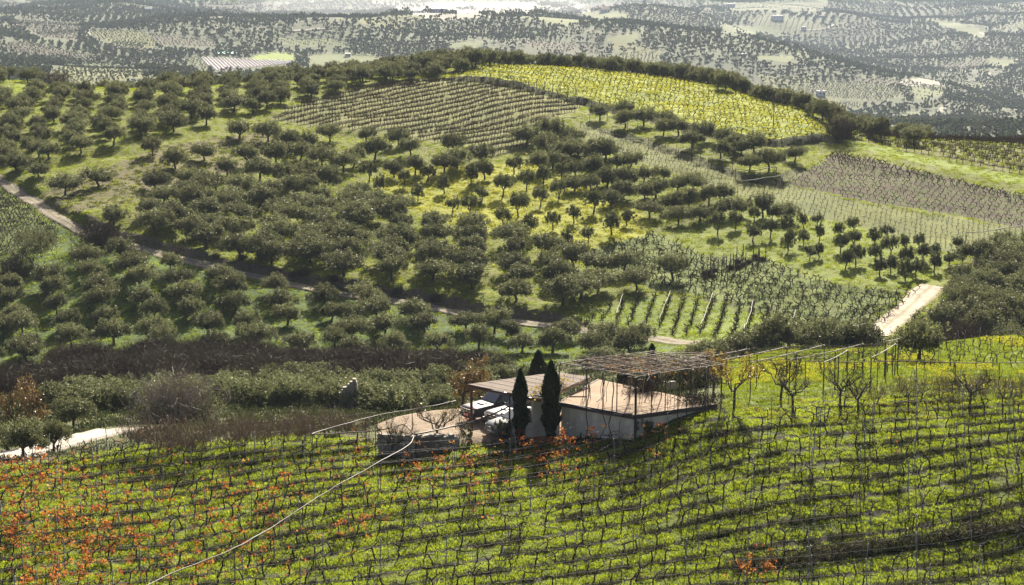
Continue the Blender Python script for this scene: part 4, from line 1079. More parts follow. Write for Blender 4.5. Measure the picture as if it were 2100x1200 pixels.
source('mid_grass', [tuft(610 + i, 34, 0.22, 0.17, 0.022, M['mid_blade'], 0.7) for i in range(3)])
source('hill_flower', [tuft(580 + i, 44, 0.55, 0.22, 0.06, M['meadow_blade'], 0.9, petals=9, dome=True) for i in range(3)])
source('hill_weed', [tuft(600 + i, 46, 0.6, 0.32, 0.06, M['dark_blade'], 0.9, dome=True) for i in range(3)])

VY = [(-120, 1260), (2220, 1260)] + F_V[2:-1] + [(-120, 985)]
q = density_pts(VY, 19, 84, 136, 0.31)
q = q[vnoise(q[:, 0] / 2.2, q[:, 1] / 2.2, 61) + 0.7 * vnoise(q[:, 0] / 0.7, q[:, 1] / 0.7, 62) > -0.95]
_v = ((q[:, :2] - O2) @ RN) / RSP; _v = np.abs(_v - np.round(_v)) * RSP
q = q[(_v > 0.24) | (rng.random(len(q)) < 0.12) | (q[:, 1] > 124)]
scatter('vineyard_grass', 'grass', q, rng.uniform(0.6, 1.25, len(q)), 'bright sunlit grass and clover covering the vineyard in the foreground', 'grass')
q = density_pts(F_X, 9, 112, 170, 0.31)
n1 = vnoise(q[:, 0] / 3.5, q[:, 1] / 5, 63) + 0.5 * vnoise(q[:, 0] / 1.0, q[:, 1] / 1.0, 64)
scatter('meadow_flowers', 'flower', q[n1 > 0.38], rng.uniform(0.6, 1.2, (n1 > 0.38).sum()), 'yellow flowers in the meadow behind the fruit trees', 'flowers')
scatter('meadow_grass', 'mid_grass', q[n1 <= 0.6], rng.uniform(0.6, 1.2, (n1 <= 0.6).sum()), 'green grass in the meadow behind the fruit trees', 'grass')
q = density_pts([(1500,835),(1700,805),(2200,800),(2200,850),(1900,860),(1600,880)], 4, 110, 136, 0.31)
q = q[vnoise(q[:, 0] / 2, q[:, 1] / 2, 65) > 0.0]
scatter('vineyard_flowers', 'flower', q, rng.uniform(0.6, 1.1, len(q)), 'yellow flowers along the upper edge of the foreground vineyard', 'flowers')
def hillfield(names): return np.isin(np.array([f[0] for f in FIELDS])[fid_grid], names)
def on_fields(q, names):
    i = np.clip(np.searchsorted(ys, q[:, 1]) - 1, 0, NR - 2); j = np.clip(((q[:, 0] / q[:, 1] - axs[0]) / (axs[1] - axs[0])).astype(int), 0, NC - 2)
    return hillfield(names)[i, j]
q = density_pts(None, 1.05, 214, 450, 0.30)
k = on_fields(q, ['hill', 'lower_grove_ground', 'grass_strip', 'meadow', 'trellis_plot', 'rough_slope', 'crest_vineyard_field']) & (np.abs(polydist(q[:, 0], q[:, 1], TRACK[:, :2])) > 2.0) & (np.abs(polydist(q[:, 0], q[:, 1], RTRACK[:, :2])) > 2.4)
scatter('hill_grass', 'hill_grass', q[k], rng.uniform(0.5, 1.15, k.sum()), 'grass and clover growing under the olive trees across the hill', 'grass')
k = on_fields(q, ['yellow_vineyard_field', 'yellow_grove_ground'])
scatter('yellow_flowers', 'hill_flower', q[k], rng.uniform(0.6, 1.1, k.sum()), 'yellow flowers carpeting the vineyard and the young grove on the hill', 'flowers')
k = on_fields(q, ['bank', 'earth_bank', 'rough_slope', 'goblet_vineyard_field', 'vineyard_field']) & (rng.random(len(q)) < 0.6)
scatter('hill_weeds', 'hill_weed', q[k], rng.uniform(0.5, 1.2, k.sum()), 'coarse dark weeds on the banks and between the vines on the hill', 'weeds')
vg = []
for P_, w_ in ((TRACK, 2.8), (RTRACK, 4.4)):
    Q_ = np.repeat(resample(P_, 0.5), 3, 0); T_ = np.gradient(resample(P_, 0.5), axis=0); T_ /= np.linalg.norm(T_, axis=1)[:, None]; T_ = np.repeat(T_, 3, 0)
    o_ = np.where(rng.random(len(Q_)) < 0.5, -1, 1) * (w_ / 2 + rng.normal(0.1, 0.35, len(Q_)))
    vg.append(Q_ + np.c_[-T_[:, 1], T_[:, 0]] * o_[:, None] + rng.normal(0, 0.3, Q_.shape))
vg = np.vstack(vg)
scatter('verge_weeds', 'hill_grass', np.c_[vg, height(vg[:, 0], vg[:, 1])], rng.uniform(0.35, 0.9, len(vg)), 'ragged weeds along the verges of the tracks', 'weeds')
q = density_pts(None, 0.9, 111, 216, 0.31)
k = on_fields(q, ['scrub_ground']) & (np.abs(polydist(q[:, 0], q[:, 1], LANE[:, :2])) > 4.2)
scatter('gully_weeds', 'hill_weed', q[k], rng.uniform(0.6, 1.6, k.sum()), 'coarse dark undergrowth on the floor of the gully', 'undergrowth')

# ------------------------------------------------------------------ the valley's trees
def far_tree(seed, R, H, nl, leaf):
    r = np.random.default_rng(seed)
    P, C, L = crown_pts(r, nl, R, H, 0.6, 4)
    V, F = leaves(r, P, leaf, leaf * 0.7, 0.3)
    return mk_mesh('far_tree', V, [F], M['valley_leaf'])
source('far_tree', [far_tree(700 + i, 3.0, 3.6, 170, 1.35) for i in range(4)])
source('far_wood', [far_tree(720 + i, 4.0, 7.0, 170, 2.0) for i in range(3)])
cc = np.c_[sx, sy]
PTS, SCL, WPT, WS, VPT, VS = [], [], [], [], [], []
for c in range(nS):
    if CT[c] == 2: continue
    Yc = sy[c]
    ext = Yc * 0.10
    vine_cell = CT[c] in (3, 4)
    if CT[c] == 1:
        n = int(min(ext * ext * 4 / (110 if Yc < 2500 else 200), 4000))
        X = sx[c] + rng.uniform(-ext, ext, n); Y = Yc + rng.uniform(-ext, ext, n) * 1.6
    else:
        sp = (5.2 if Yc < 1800 else 6.5 if Yc < 3000 else 9.0) if vine_cell else (7.2 if Yc < 1800 else 9.0 if Yc < 3000 else 12.0) * (1.35 if CT[c] == 5 else 1.0)
        g = np.arange(-ext * 1.8, ext * 1.8, sp)
        U, V_ = np.meshgrid(g, g * (1.0 if Yc < 1800 else 1.25))
        ca, sa = math.cos(cang[c]), math.sin(cang[c])
        X = sx[c] + U.ravel() * ca - V_.ravel() * sa; Y = Yc + U.ravel() * sa + V_.ravel() * ca
        X = X + rng.normal(0, 0.09 * sp, X.size); Y = Y + rng.normal(0, 0.09 * sp, X.size)
    k = (np.abs(X / Y) < 0.30) & (Y > 540) & (Y < 8000)
    X, Y = X[k], Y[k]
    if not len(X): continue
    w = 18 * np.stack([vnoise(X / 60, Y / 60, 41), vnoise(X / 60, Y / 60, 42)], 1) * (Y[:, None] / 1500) ** 0.7
    k = cell_of(X + w[:, 0], Y + w[:, 1]) == c
    X, Y = X[k], Y[k]
    if CT[c] == 1:
        WPT.append(np.c_[X, Y]); WS.append(rng.uniform(0.45, 1.0, len(X)) * (1.0 if Yc < 2500 else 1.25))
    elif vine_cell:
        VPT.append(np.c_[X, Y]); VS.append(rng.uniform(0.28, 0.5, len(X)) * (1.0 if Yc < 1800 else 1.2))
    else:
        PTS.append(np.c_[X, Y]); SCL.append(rng.uniform(0.65, 1.25, len(X)) * (1.0 if Yc < 1800 else 1.15 if Yc < 3000 else 1.4))
def clear_of_fields(q):
    px, py = proj(q[:, 0], q[:, 1], q[:, 2])
    k = np.ones(len(q), bool); up = 4.2 / q[:, 1] * FPX
    for nm, P, mk in FV:
        if mk != 'far_white': k &= ~(inpoly(px, py, P) | inpoly(px, py - up, P))
        else: k &= ~(inpoly(px, py, P) & (vnoise(px / 40, py / 5, 95) > -0.25))
    return k
q = np.vstack(PTS); s_ = np.concatenate(SCL); q = np.c_[q, height(q[:, 0], q[:, 1])]
k = clear_of_fields(q)
scatter('valley_groves', 'far_tree', q[k], s_[k], 'olive groves in rows covering the hazy valley far behind the hill', 'groves')
for nm, P, mk in FV:                            # rows of low vines in the plots that can be made out
    if mk not in ('far_yellow', 'far_brown', 'far_stripe', 'far_bright') or nm == 'meadow_field': continue
    c = np.mean(P, axis=0)
    try: pts_, _, _, _ = lattice((c[0] - 12, c[1] + (1.5 if mk != 'far_bright' else -6)), (c[0] + 12, c[1]), (c[0], c[1] + 4), 1.15, 3.6, P, 560, 7000, 0.15)
    except Exception: continue
    if len(pts_) > 6000: pts_ = pts_[rng.permutation(len(pts_))[:6000]]
    VPT.append(pts_[:, :2]); VS.append(rng.uniform(0.25, 0.45, len(pts_)))
q = np.vstack(VPT); q = np.c_[q, height(q[:, 0], q[:, 1])]
scatter('valley_vineyards', 'far_tree', q, np.concatenate(VS), 'low vine rows in the pale plots of the hazy valley', 'vineyards')
q = np.vstack(WPT); s_ = np.concatenate(WS); q = np.c_[q, height(q[:, 0], q[:, 1])]
k2 = clear_of_fields(q)
scatter('valley_woods', 'far_wood', q[k2], s_[k2], 'dark woods and scrub on the low hills of the hazy valley', 'woods')
print('VALLEY', k.sum(), k2.sum())

# faint smoke, its volume spread wide to add the glow at top centre
r = np.random.default_rng(5); sm = MB()
c = at(930, 24, 3300.0)
th, ph = np.linspace(0, 2 * math.pi, 33)[:-1], np.linspace(-math.pi / 2, math.pi / 2, 13)
V = np.array([[360 * math.cos(p) * math.cos(t), 620 * math.cos(p) * math.sin(t), 55 * math.sin(p)] for p in ph for t in th])
V[:, :2] *= (1 + 0.18 * np.sin(3 * np.arctan2(V[:, 1], V[:, 0]) + 1))[:, None]
i = np.arange(12)[:, None] * 32; j = np.arange(32)[None]
sm.add(V, np.stack(np.broadcast_arrays(i + j, i + (j + 1) % 32, i + 32 + (j + 1) % 32, i + 32 + j), -1).reshape(-1, 4))
m, N, Lk = new_mat('smoke_glow_air')
pv = N.new('ShaderNodeVolumePrincipled'); pv.inputs['Color'].default_value = (0.92, 0.94, 1.0, 1); pv.inputs['Density'].default_value = 0.00022; pv.inputs['Anisotropy'].default_value = 0.3
o_ = N.new('ShaderNodeOutputMaterial'); Lk.new(pv.outputs[0], o_.inputs['Volume'])
so = sm.build('smoke', m, None, c + np.array([0, 0, 25])); tag(so, 'thin pale smoke, spread wide to add a glow over the valley at top centre', 'smoke', None, 'stuff')
# air
zb = GZ.min() - 40
hz = MB(); hz.box((0, 6180, (zb + 6) / 2), (11400, 12560, 6 - zb))
m, N, Lk = new_mat('haze_air')
pv = N.new('ShaderNodeVolumePrincipled'); pv.inputs['Color'].default_value = (0.66, 0.79, 1.0, 1)
pv.inputs['Density'].default_value = HAZE_DENSITY; pv.inputs['Anisotropy'].default_value = 0.08
o_ = N.new('ShaderNodeOutputMaterial'); Lk.new(pv.outputs[0], o_.inputs['Volume'])
hzo = hz.build('haze', m); hzo['kind'] = 'stuff'; hzo['label'] = 'pale haze lying over the valley'; hzo['category'] = 'haze'
# ------------------------------------------------------------------ vines of the foreground
def vine_mesh(seed, h=0.78, arm=0.6, thick=1.0):
    r = np.random.default_rng(seed)
    mb = MB()
    n = 6
    t = np.linspace(0, 1, n)
    kx, ky = r.normal(0, 0.12, 2), r.normal(0, 0.06, 2)
    P = np.c_[np.cumsum(np.r_[0, r.normal(0, 0.035, n - 1)]) + kx[0] * t, np.cumsum(np.r_[0, r.normal(0, 0.03, n - 1)]), -0.15 + (h + 0.15) * t]
    P[:, 0] += r.normal(0, 0.09) * t; mb.tube(P, np.linspace(0.046, 0.034, n) * thick, 6)
    head = P[-1]
    for sgn in (-1, 1):
        L = arm * r.uniform(0.6, 1.25)
        m = 6
        u = np.linspace(0, 1, m)
        A = np.c_[head[0] + sgn * L * u, head[1] + np.cumsum(np.r_[0, r.normal(0, 0.02, m - 1)]), head[2] + 0.17 * np.sin(u * 2.2) * r.uniform(-0.3, 1.5) + np.cumsum(np.r_[0, r.normal(0, 0.028, m - 1)])]
        mb.tube(A, np.linspace(0.034, 0.018, m) * thick, 5)
        for _ in range(r.integers(3, 6)):
            b = A[r.integers(1, m)]
            l = r.uniform(0.07, 0.22)
            tip = b + np.array([r.normal(0, 0.05), r.normal(0, 0.05), l])
            mb.tube([b, (b + tip) / 2 + r.normal(0, 0.015, 3), tip], [0.014 * thick, 0.012 * thick, 0.009 * thick], 4)
        if r.random() < 0.35:                    # a cane left hanging
            b = A[-1]; l = r.uniform(0.25, 0.6)
            mb.tube([b, b + [sgn * l * 0.5, r.normal(0, 0.05), r.uniform(-0.05, 0.15)], b + [sgn * l, r.normal(0, 0.08), r.uniform(-0.3, 0.35)]], [0.010, 0.008, 0.006], 3)
    return mb.mesh('vine_stock', M['vine_bark'], True)
VINE = [vine_mesh(800 + i, 0.64, 0.62, 1.0) for i in range(10)]
def vine_leaves(seed, n, R):
    r = np.random.default_rng(seed)
    k = max(3, n // 7)
    C = np.c_[r.normal(0, R * 0.9, k), r.normal(0, 0.16, k), 0.72 + r.uniform(-0.3, 0.5, k)]
    P = C[r.integers(0, k, n)] + r.normal(0, 0.085, (n, 3))
    V, F = leaves(r, P, 0.13, 0.13, -0.2)
    return mk_mesh('vine_leaves', V, [F], M['vine_leaf'])
VLEAF = [[vine_leaves(830 + i, 9, 0.4) for i in range(3)], [vine_leaves(840 + i, 38, 0.45) for i in range(3)], [vine_leaves(850 + i, 130, 0.55) for i in range(3)]]
def canes(seed, n, h):
    r = np.random.default_rng(seed)
    b = np.c_[r.normal(0, 0.4, n), r.normal(0, 0.06, n), 0.7 + r.uniform(0, 0.2, n)]
    tip = b + np.c_[r.normal(0, 0.28, n), r.normal(0, 0.25, n), h * r.uniform(0.4, 1.0, n)]
    return twig_mesh(r, b, tip, 0.013, M['cane'], 0.1)
CANE = [canes(870 + i, 14, 1.15) for i in range(4)]

PATCH = [(130,1150,110,2.0),(225,1140,60,2.6),(1130,935,50,3.0),(60,1060,80,0.7),(25,1020,60,0.9),(70,1010,50,0.8),(420,1075,60,0.7),(480,1110,70,0.6),(750,1105,40,2.4),(900,965,60,0.6),(1010,960,70,0.5),(980,1050,60,0.35),(1545,1185,35,2.6),(560,1030,50,0.5),(320,1010,70,0.4),(200,1010,60,0.5),(840,1010,60,0.5),(1340,910,50,1.0),(1230,940,60,0.4),(1820,920,40,0.5),(1500,890,30,0.5),(1170,925,60,0.6),(720,985,50,0.5),(560,1160,90,0.6),(380,1190,70,1.0)]
def leafiness(px, py):
    v = 0.028 * (px < 900) + 0.018 * (px < 1500) + 0.012
    for x, y, r_, a in PATCH: v = v + 0.36 * a * np.exp(-((px - x)**2 + (py - y)**2) / (r_ * r_))
    return v
VPOLY = [(-150, 1300), (2250, 1300), (2300, 806), (1900, 806), (1700, 838), (1560, 868), (1480, 862), (1400, 878), (1320, 902), (1200, 922), (1000, 925), (930, 926), (862, 934), (782, 950), (735, 905), (640, 893), (300, 916), (0, 960), (-150, 985)]
vines, posts = [], []
for r_ in range(-40, 60):
    for c_ in range(-60, 60):
        u = c_ * VSP + VSP * (math.sin(r_ * 12.9898 + 1) * 43758.5453 % 1) + rng.normal(0, 0.17); v = r_ * RSP + rng.normal(0, 0.04)
        p = O2 + u * RD + v * RN
        if 78 < p[1] < 134 and abs(p[0] / p[1]) < 0.30: vines.append((p[0], p[1], r_, c_))
vines = np.array(vines)
vz = height(vines[:, 0], vines[:, 1]); vpx, vpy = proj(vines[:, 0], vines[:, 1], vz)
k = inpoly(vpx, vpy, VPOLY) & (rng.random(len(vines)) < 0.95)
vines, vz, vpx, vpy = vines[k], vz[k], vpx[k], vpy[k]
inv_ = (vpx > -10) & (vpx < 2110) & (vpy < 1225)
order = np.argsort(np.where(inv_, vines[:, 1], 1000))
nsing = min(300, int(inv_.sum()))
sing, rest_v = order[:nsing], order[nsing:]
lf = leafiness(vpx, vpy) * rng.uniform(0.3, 1.8, len(vines))
lvl = np.where(lf > 0.75, 3, np.where(lf > 0.32, 2, np.where(lf > 0.13, 1, 0)))
print('VINES', len(vines), inv_.sum())
vp = {}
rws = sorted(set(int(v) for v in vines[sing, 2]))
for ri, rr in enumerate(rws):
    mem = sorted([i for i in sing if int(vines[i, 2]) == rr], key=lambda i: vpx[i])
    for ci, i in enumerate(mem):
        v = int(rng.integers(0, len(VINE))); L = int(lvl[i])
        if v not in vp:
            t = empty('grapevine', (0, 0, 0)); a = obj('stock', VINE[v], t); vp[v] = (t, a)
        else:
            t = vp[v][0].copy(); COL.objects.link(t); a = vp[v][1].copy(); COL.objects.link(a); a.parent = t
        t.location = (vines[i, 0], vines[i, 1], vz[i]); t.rotation_euler = (rng.normal(0, 0.05), rng.normal(0, 0.06), ROWANG + rng.normal(0, 0.12) + (math.pi if rng.random() < 0.5 else 0))
        s = rng.uniform(0.85, 1.18); t.scale = (s, s, s * rng.uniform(0.9, 1.1))
        if L: obj('leaves', VLEAF[L - 1][int(rng.integers(0, 3))], t)
        look = ['bare pruned vine', 'pruned vine with a few orange leaves', 'vine with scattered orange leaves', 'vine full of orange leaves'][L]
        tag(t, '%s, %s from left, %s row from bottom' % (look, ordn(ci), ordn(ri)), 'vine', 'grapevines in the foreground vineyard')
source('vine', VINE); source('vleaf1', VLEAF[0]); source('vleaf2', VLEAF[1]); source('vleaf3', VLEAF[2]); source('cane', CANE)
def vpt(i, dz=0.0): return np.c_[vines[i, 0], vines[i, 1], vz[i] + dz]
def vrot(i): return ROWANG + rng.normal(0, 0.12, len(i)) + math.pi * (rng.random(len(i)) < 0.5)
scatter('grapevines', 'vine', vpt(rest_v), rng.uniform(0.85, 1.15, len(rest_v)), 'bare vines in the upper rows of the foreground vineyard', 'vines', rot=vrot(rest_v))
for L in (1, 2, 3):
    i = rest_v[lvl[rest_v] == L]
    scatter('vine_leaves', 'vleaf%d' % L, vpt(i), rng.uniform(0.85, 1.15, len(i)), 'orange leaves left on vines in the upper rows of the vineyard', 'leaves', rot=vrot(i))
# unpruned canes standing in the rows along the upper left edge
band = np.where((vpx < 1000) & (vpx > 262) & (vpy < 985 - 0.085 * np.clip(vpx, 0, 800)))[0]
band = np.repeat(band, 8)
scatter('vine_canes', 'cane', vpt(band) + np.c_[rng.normal(0, 0.35, (len(band), 2)), np.zeros(len(band))], rng.uniform(0.8, 1.3, len(band)), 'brown unpruned canes standing along the upper left edge of the vineyard', 'canes', rot=vrot(band))
band = np.where((vpx > 1480) & (vpy < 842))[0]; band = np.repeat(band, 4)
scatter('vine_canes', 'cane', vpt(band) + np.c_[rng.normal(0, 0.3, (len(band), 2)), np.zeros(len(band))], rng.uniform(0.7, 1.1, len(band)), 'brown unpruned canes standing along the upper right edge of the vineyard', 'canes', rot=vrot(band))
# prunings and weeds lying in the rows under the arms
n = len(vines) * 11
i = rng.integers(0, len(vines), n)
p = vines[i, :2] + rng.uniform(-0.75, 0.75, n)[:, None] * RD + rng.normal(0, 0.10, n)[:, None] * RN
sel = vnoise(p[:, 0] / 3, p[:, 1] / 3, 77) > -0.25
p = p[sel]
scatter('row_weeds', 'weed', np.c_[p, height(p[:, 0], p[:, 1])], rng.uniform(0.8, 1.45, len(p)), 'dark weeds growing in strips under the vine rows', 'weeds')
PRUNE = [twig_ball(880 + i_, 0.4, 0.22, 26, 0.007, M['cane'], 0.6) for i_ in range(3)]
source('pruning', PRUNE)
p2 = p[rng.random(len(p)) < 0.35]
scatter('prunings', 'pruning', np.c_[p2, height(p2[:, 0], p2[:, 1])], rng.uniform(0.7, 1.4, len(p2)), 'cut vine prunings lying under the rows', 'prunings')
# the dark unmown bank across the lower right corner
bk = hit(np.linspace(1500, 2130, 46), np.linspace(1163, 1075, 46), 80, 130)
bk = np.repeat(bk, 7, 0); bk[:, :2] += np.c_[rng.normal(0, 0.45, len(bk)), rng.normal(0, 0.22, len(bk))]
bk[:, 2] = height(bk[:, 0], bk[:, 1])
scatter('rank_weeds', 'weed', bk, rng.uniform(1.2, 2.4, len(bk)), 'rank dark weeds along one row in the lower right corner', 'weeds')
scatter('prunings', 'pruning', bk[::2], rng.uniform(1.0, 2.2, len(bk[::2])), 'cut vine prunings heaped along one row in the lower right corner', 'prunings')

# posts and wires
def post_mesh(h, r_):
    mb = MB(); mb.tube([(0, 0, -0.3), (0.004, 0, h * 0.5), (0, 0.006, h)], r_, 6)
    mb.box((0, 0, h * 0.47), (r_ * 3.0, r_ * 3.0, 0.03)); return mb.mesh('post', M['galv'], True)
POST = [post_mesh(1.75, 0.024), post_mesh(1.95, 0.026), post_mesh(1.6, 0.022)]
pc = [i for i in range(len(vines)) if (int(vines[i, 3]) + 2 * int(vines[i, 2])) % 3 == 0]
pcin = sorted([i for i in pc if inv_[i]], key=lambda i: vines[i, 1])
psing, prest = pcin[:300], pcin[300:] + [i for i in pc if not inv_[i]]
prow = sorted(set(int(vines[i, 2]) for i in psing))
for ri, rr in enumerate(prow):
    for ci, i in enumerate(sorted([j for j in psing if int(vines[j, 2]) == rr], key=lambda j: vpx[j])):
        xy = vines[i, :2] + RD * VSP * 0.5
        o = obj('vine_post', POST[int(rng.integers(0, 3))], None, (xy[0], xy[1], float(height(xy[:1], xy[1:])[0])))
        o.rotation_euler = (rng.normal(0, 0.035), rng.normal(0, 0.035), 0)
        tag(o, 'thin grey steel post, %s from left, %s row from bottom' % (ordn(ci), ordn(ri)), 'post', 'steel posts of the foreground vineyard')
source('post', POST)
scatter('vine_posts', 'post', np.array([[*(vines[i, :2] + RD * VSP * 0.5), vz[i]] for i in prest]).reshape(-1, 3), np.ones(len(prest)), 'thin steel posts in the upper rows of the vineyard', 'posts', rot=np.zeros(len(prest)))
allrows = sorted(set(int(v) for v in vines[:, 2]))
for ri, rr in enumerate(allrows):
    m_ = vines[:, 2] == rr
    if m_.sum() < 4: continue
    u = (vines[m_, :2] - O2) @ RD
    ug = np.arange(u.min() - 0.6, u.max() + 0.7, 1.0)
    v = rr * RSP
    X = O2[0] + ug * RD[0] + v * RN[0]; Y = O2[1] + ug * RD[1] + v * RN[1]; Z = height(X, Y)
    Zs = np.convolve(np.r_[Z[:1], Z[:1], Z, Z[-1:], Z[-1:]], np.ones(5) / 5, 'valid')
    for hgt, nm in ((0.80, 'fruiting'), (1.25, 'upper')):
        mb = MB(); mb.tube(np.c_[X, Y, Zs + hgt], 0.0065, 3, False)
        o = mb.build('trellis_wire', M['wire'])
        tag(o, '%s wire strung along the %s vine row from bottom' % (nm, ordn(ri)), 'wire', 'trellis wires of the foreground vineyard')

# ------------------------------------------------------------------ vines of the hill
def goblet(seed, h=0.5, w=0.5, mat=None, th=1.5):
    r = np.random.default_rng(seed); mb = MB()
    head = np.array([r.normal(0, 0.08), r.normal(0, 0.08), h])
    mb.tube([(0, 0, -0.15), head * 0.5 + r.normal(0, 0.04, 3), head], np.array([0.06, 0.05, 0.05]) * th, 5)
    for _ in range(4):
        a = r.uniform(0, 6.283); e = head + np.array([math.cos(a) * w, math.sin(a) * w * 0.8, r.uniform(0.12, 0.4)])
        mb.tube([head, (head + e) / 2 + [0, 0, -0.05], e, e + [r.normal(0, 0.08), r.normal(0, 0.08), 0.22]], np.array([0.04, 0.035, 0.025, 0.012]) * th, 4)
    return mb.mesh('goblet_vine', M['vine_bark'])
def rowvine(seed, mat, h=0.7, tuft_n=26):
    r = np.random.default_rng(seed); mb = MB()
    mb.tube([(0, 0, -0.15), (r.normal(0, 0.05), 0, h * 0.5), (0, 0, h)], 0.06, 5)
    for sgn in (-1, 1):
        mb.tube([(0, 0, h), (sgn * 0.25, r.normal(0, 0.04), h + 0.05), (sgn * 0.5, 0, h + r.normal(0, 0.05))], [0.045, 0.035, 0.025], 4)
    me = mb.mesh('row_vine', M['vine_bark'])
    b = np.c_[r.uniform(-0.5, 0.5, tuft_n), r.normal(0, 0.05, tuft_n), np.full(tuft_n, h)]
    tw = twig_mesh(r, b, b + np.c_[r.normal(0, 0.16, tuft_n), r.normal(0, 0.12, tuft_n), r.uniform(0.25, 0.85, tuft_n)], 0.02, mat, 0.08, 2)
    a = np.empty(len(me.vertices) * 3, np.float32); me.vertices.foreach_get('co', a)
    c = np.empty(len(tw.vertices) * 3, np.float32); tw.vertices.foreach_get('co', c)
    Q = [list(p.vertices) for p in me.polygons if len(p.vertices) == 4]
    Q2 = np.array([list(p.vertices) for p in tw.polygons]) + len(a) // 3
    out = mk_mesh('row_vine', np.vstack([a.reshape(-1, 3), c.reshape(-1, 3)]), [np.vstack([np.array(Q), Q2])], M['vine_bark'])
    out.materials.append(mat)
    mi = np.zeros(len(out.polygons), np.int32); mi[len(Q):] = 1; out.polygons.foreach_set('material_index', mi)
    return out
M['pink_cane'] = leaf_mat('pink_cane', [(0.08,0.05,0.038),(0.12,0.08,0.06),(0.15,0.10,0.07)], 0.1, 0.02)
source('goblet', [goblet(900 + i) for i in range(6)])
source('dense_vine', [rowvine(920 + i, M['pink_cane'], 0.5, 40) for i in range(5)])
source('thin_vine', [rowvine(940 + i, M['vine_bark'], 0.62, 5) for i in range(5)])
def rows_field(name, key, p0, p1, q, nrow, along, poly, label, scl=(0.8, 1.2), ymin=214, jit=0.1, keep=0.96, seed=0, post_every=0, ph=1.7, group=None):
    P, ang, rr, sp = lattice(p0, p1, q, nrow, along, poly, ymin, 460, jit)
    k = rng.random(len(P)) < keep
    P, rr = P[k], rr[k]
    print(name, len(P), 'spacing %.2f' % sp)
    s = rng.uniform(scl[0], scl[1], len(P))
    scatter(name, key, P, s, label, 'vines', rot=ang + rng.normal(0, 0.25, len(P)))
    return P, ang, rr, sp
rows_field('goblet_vines', 'goblet', (1200,212), (1640,285), (1300,160), 9, 1.25, F_C, 'small dark vines in rows across the yellow flowering vineyard on the crest', (0.62, 0.9), 300)
PB = rows_field('trellised_vines', 'dense_vine', (860,278), (1190,220), (900,180), 10, 0.8, F_B, 'bare brownish trellised vines of the big hillside vineyard', (0.75, 1.0), 300, 0.05)
rows_field('goblet_vines', 'goblet', (1240,530), (1700,650), (1560,545), 11, 1.25, F_L, 'dark gnarled vines on the clover slope above the trellis plot', (0.6, 0.88), 216, 0.16, 0.75)
rows_field('thin_vines', 'thin_vine', (1250,262), (1900,438), (1500,388), 8, 1.0, F_G, 'thin vines in the long rows of the sloping field', (0.42, 0.65), 230, 0.1, 0.85)
rows_field('trellised_vines', 'goblet', (1650,370), (2060,450), (1760,330), 10, 1.1, F_H, 'bare vines in rows over the brown ploughed field', (0.5, 0.75), 230, 0.08)
rows_field('leafy_vines', 'goblet', (1650,370), (2060,450), (1760,330), 9, 1.2, [(1690,325),(1720,312),(1800,332),(2100,402),(2400,450),(2400,470),(2060,410),(1850,360),(1720,335)], 'dark bushy vines along the upper edge of the brown field', (0.7, 1.0), 230, 0.1)
rows_field('trellised_vines', 'dense_vine', (1800,300), (2100,350), (1950,268), 7, 1.4, F_J, 'bare vines with tall posts on the crest at the far right', (0.9, 1.2), 230, 0.08)
rows_field('goblet_vines', 'goblet', (0,420), (60,520), (100,470), 8, 1.2, F_S, 'small dark vines in the vineyard at the left edge', (0.5, 0.75), 214, 0.15)
# tall end posts
WPOST = []
for h_, r_ in ((2.3, 0.07), (2.0, 0.06), (2.6, 0.075)):
    mb = MB(); mb.tube([(0, 0, -0.4), (0.01, 0, h_ / 2), (0, 0.01, h_)], [r_, r_ * 0.95, r_ * 0.85], 7); WPOST.append(mb.mesh('wooden_post', M['dark_post'], True))
def wposts(pxs, ymin, label, group, scale=1.0, cat='post'):
    Hh = hit([p[0] for p in pxs], [p[1] for p in pxs], ymin, 460)
    for i, h in enumerate(Hh):
        o = obj('wooden_post', WPOST[i % 3], None, h); o.scale = (scale, scale, scale * rng.uniform(0.9, 1.1)); o.rotation_euler = (rng.normal(0, 0.04), rng.normal(0, 0.04), rng.uniform(0, 6))
        tag(o, label % ordn(i), cat, group)
wposts([(925 + 16 * i, 171 + 0.06 * 16 * i + 0.009 * i * i * 4) for i in range(17)], 330, '%s post from left along the top edge of the brown vineyard', 'end posts of the hillside vineyard', 0.9)
wposts([(600 + 22 * i, 226 - 4.3 * i) for i in range(12)], 330, '%s post from left along the upper left edge of the brown vineyard', 'end posts of the hillside vineyard', 0.85)
fp = crop([(180,545),(195,510),(240,500),(265,480),(130,495),(170,480),(215,490),(275,530),(310,480),(350,490),(295,440),(330,425),(385,465),(425,460),(370,410),(465,425),(510,395),(435,405),(255,455),(475,400)], 1400, 400, 3)
wposts(fp, 220, '%s post of the fenced bramble strip among the gnarled vines', 'posts of the bramble strip', 1.0)
wposts([(1790,262),(1822,264)] + [(1875 + 14 * i, 268 + 1.9 * i) for i in range(17)], 300, '%s post from left along the crest of the far right vineyard', 'posts of the crest vineyard', 1.0)
q = hit(rng.uniform(1436, 1570, 26), np.zeros(26), 220, 300)
xs_ = rng.uniform(1436, 1572, 60); ysb = 572 - (xs_ - 1436) * 0.36 + rng.normal(0, 4, 60)
q = hit(xs_, ysb, 220, 300)
scatter('fence_brambles', 'bramble', q[:16], rng.uniform(0.14, 0.28, 16), 'brown brambles tangled between the posts among the gnarled vines', 'brambles')
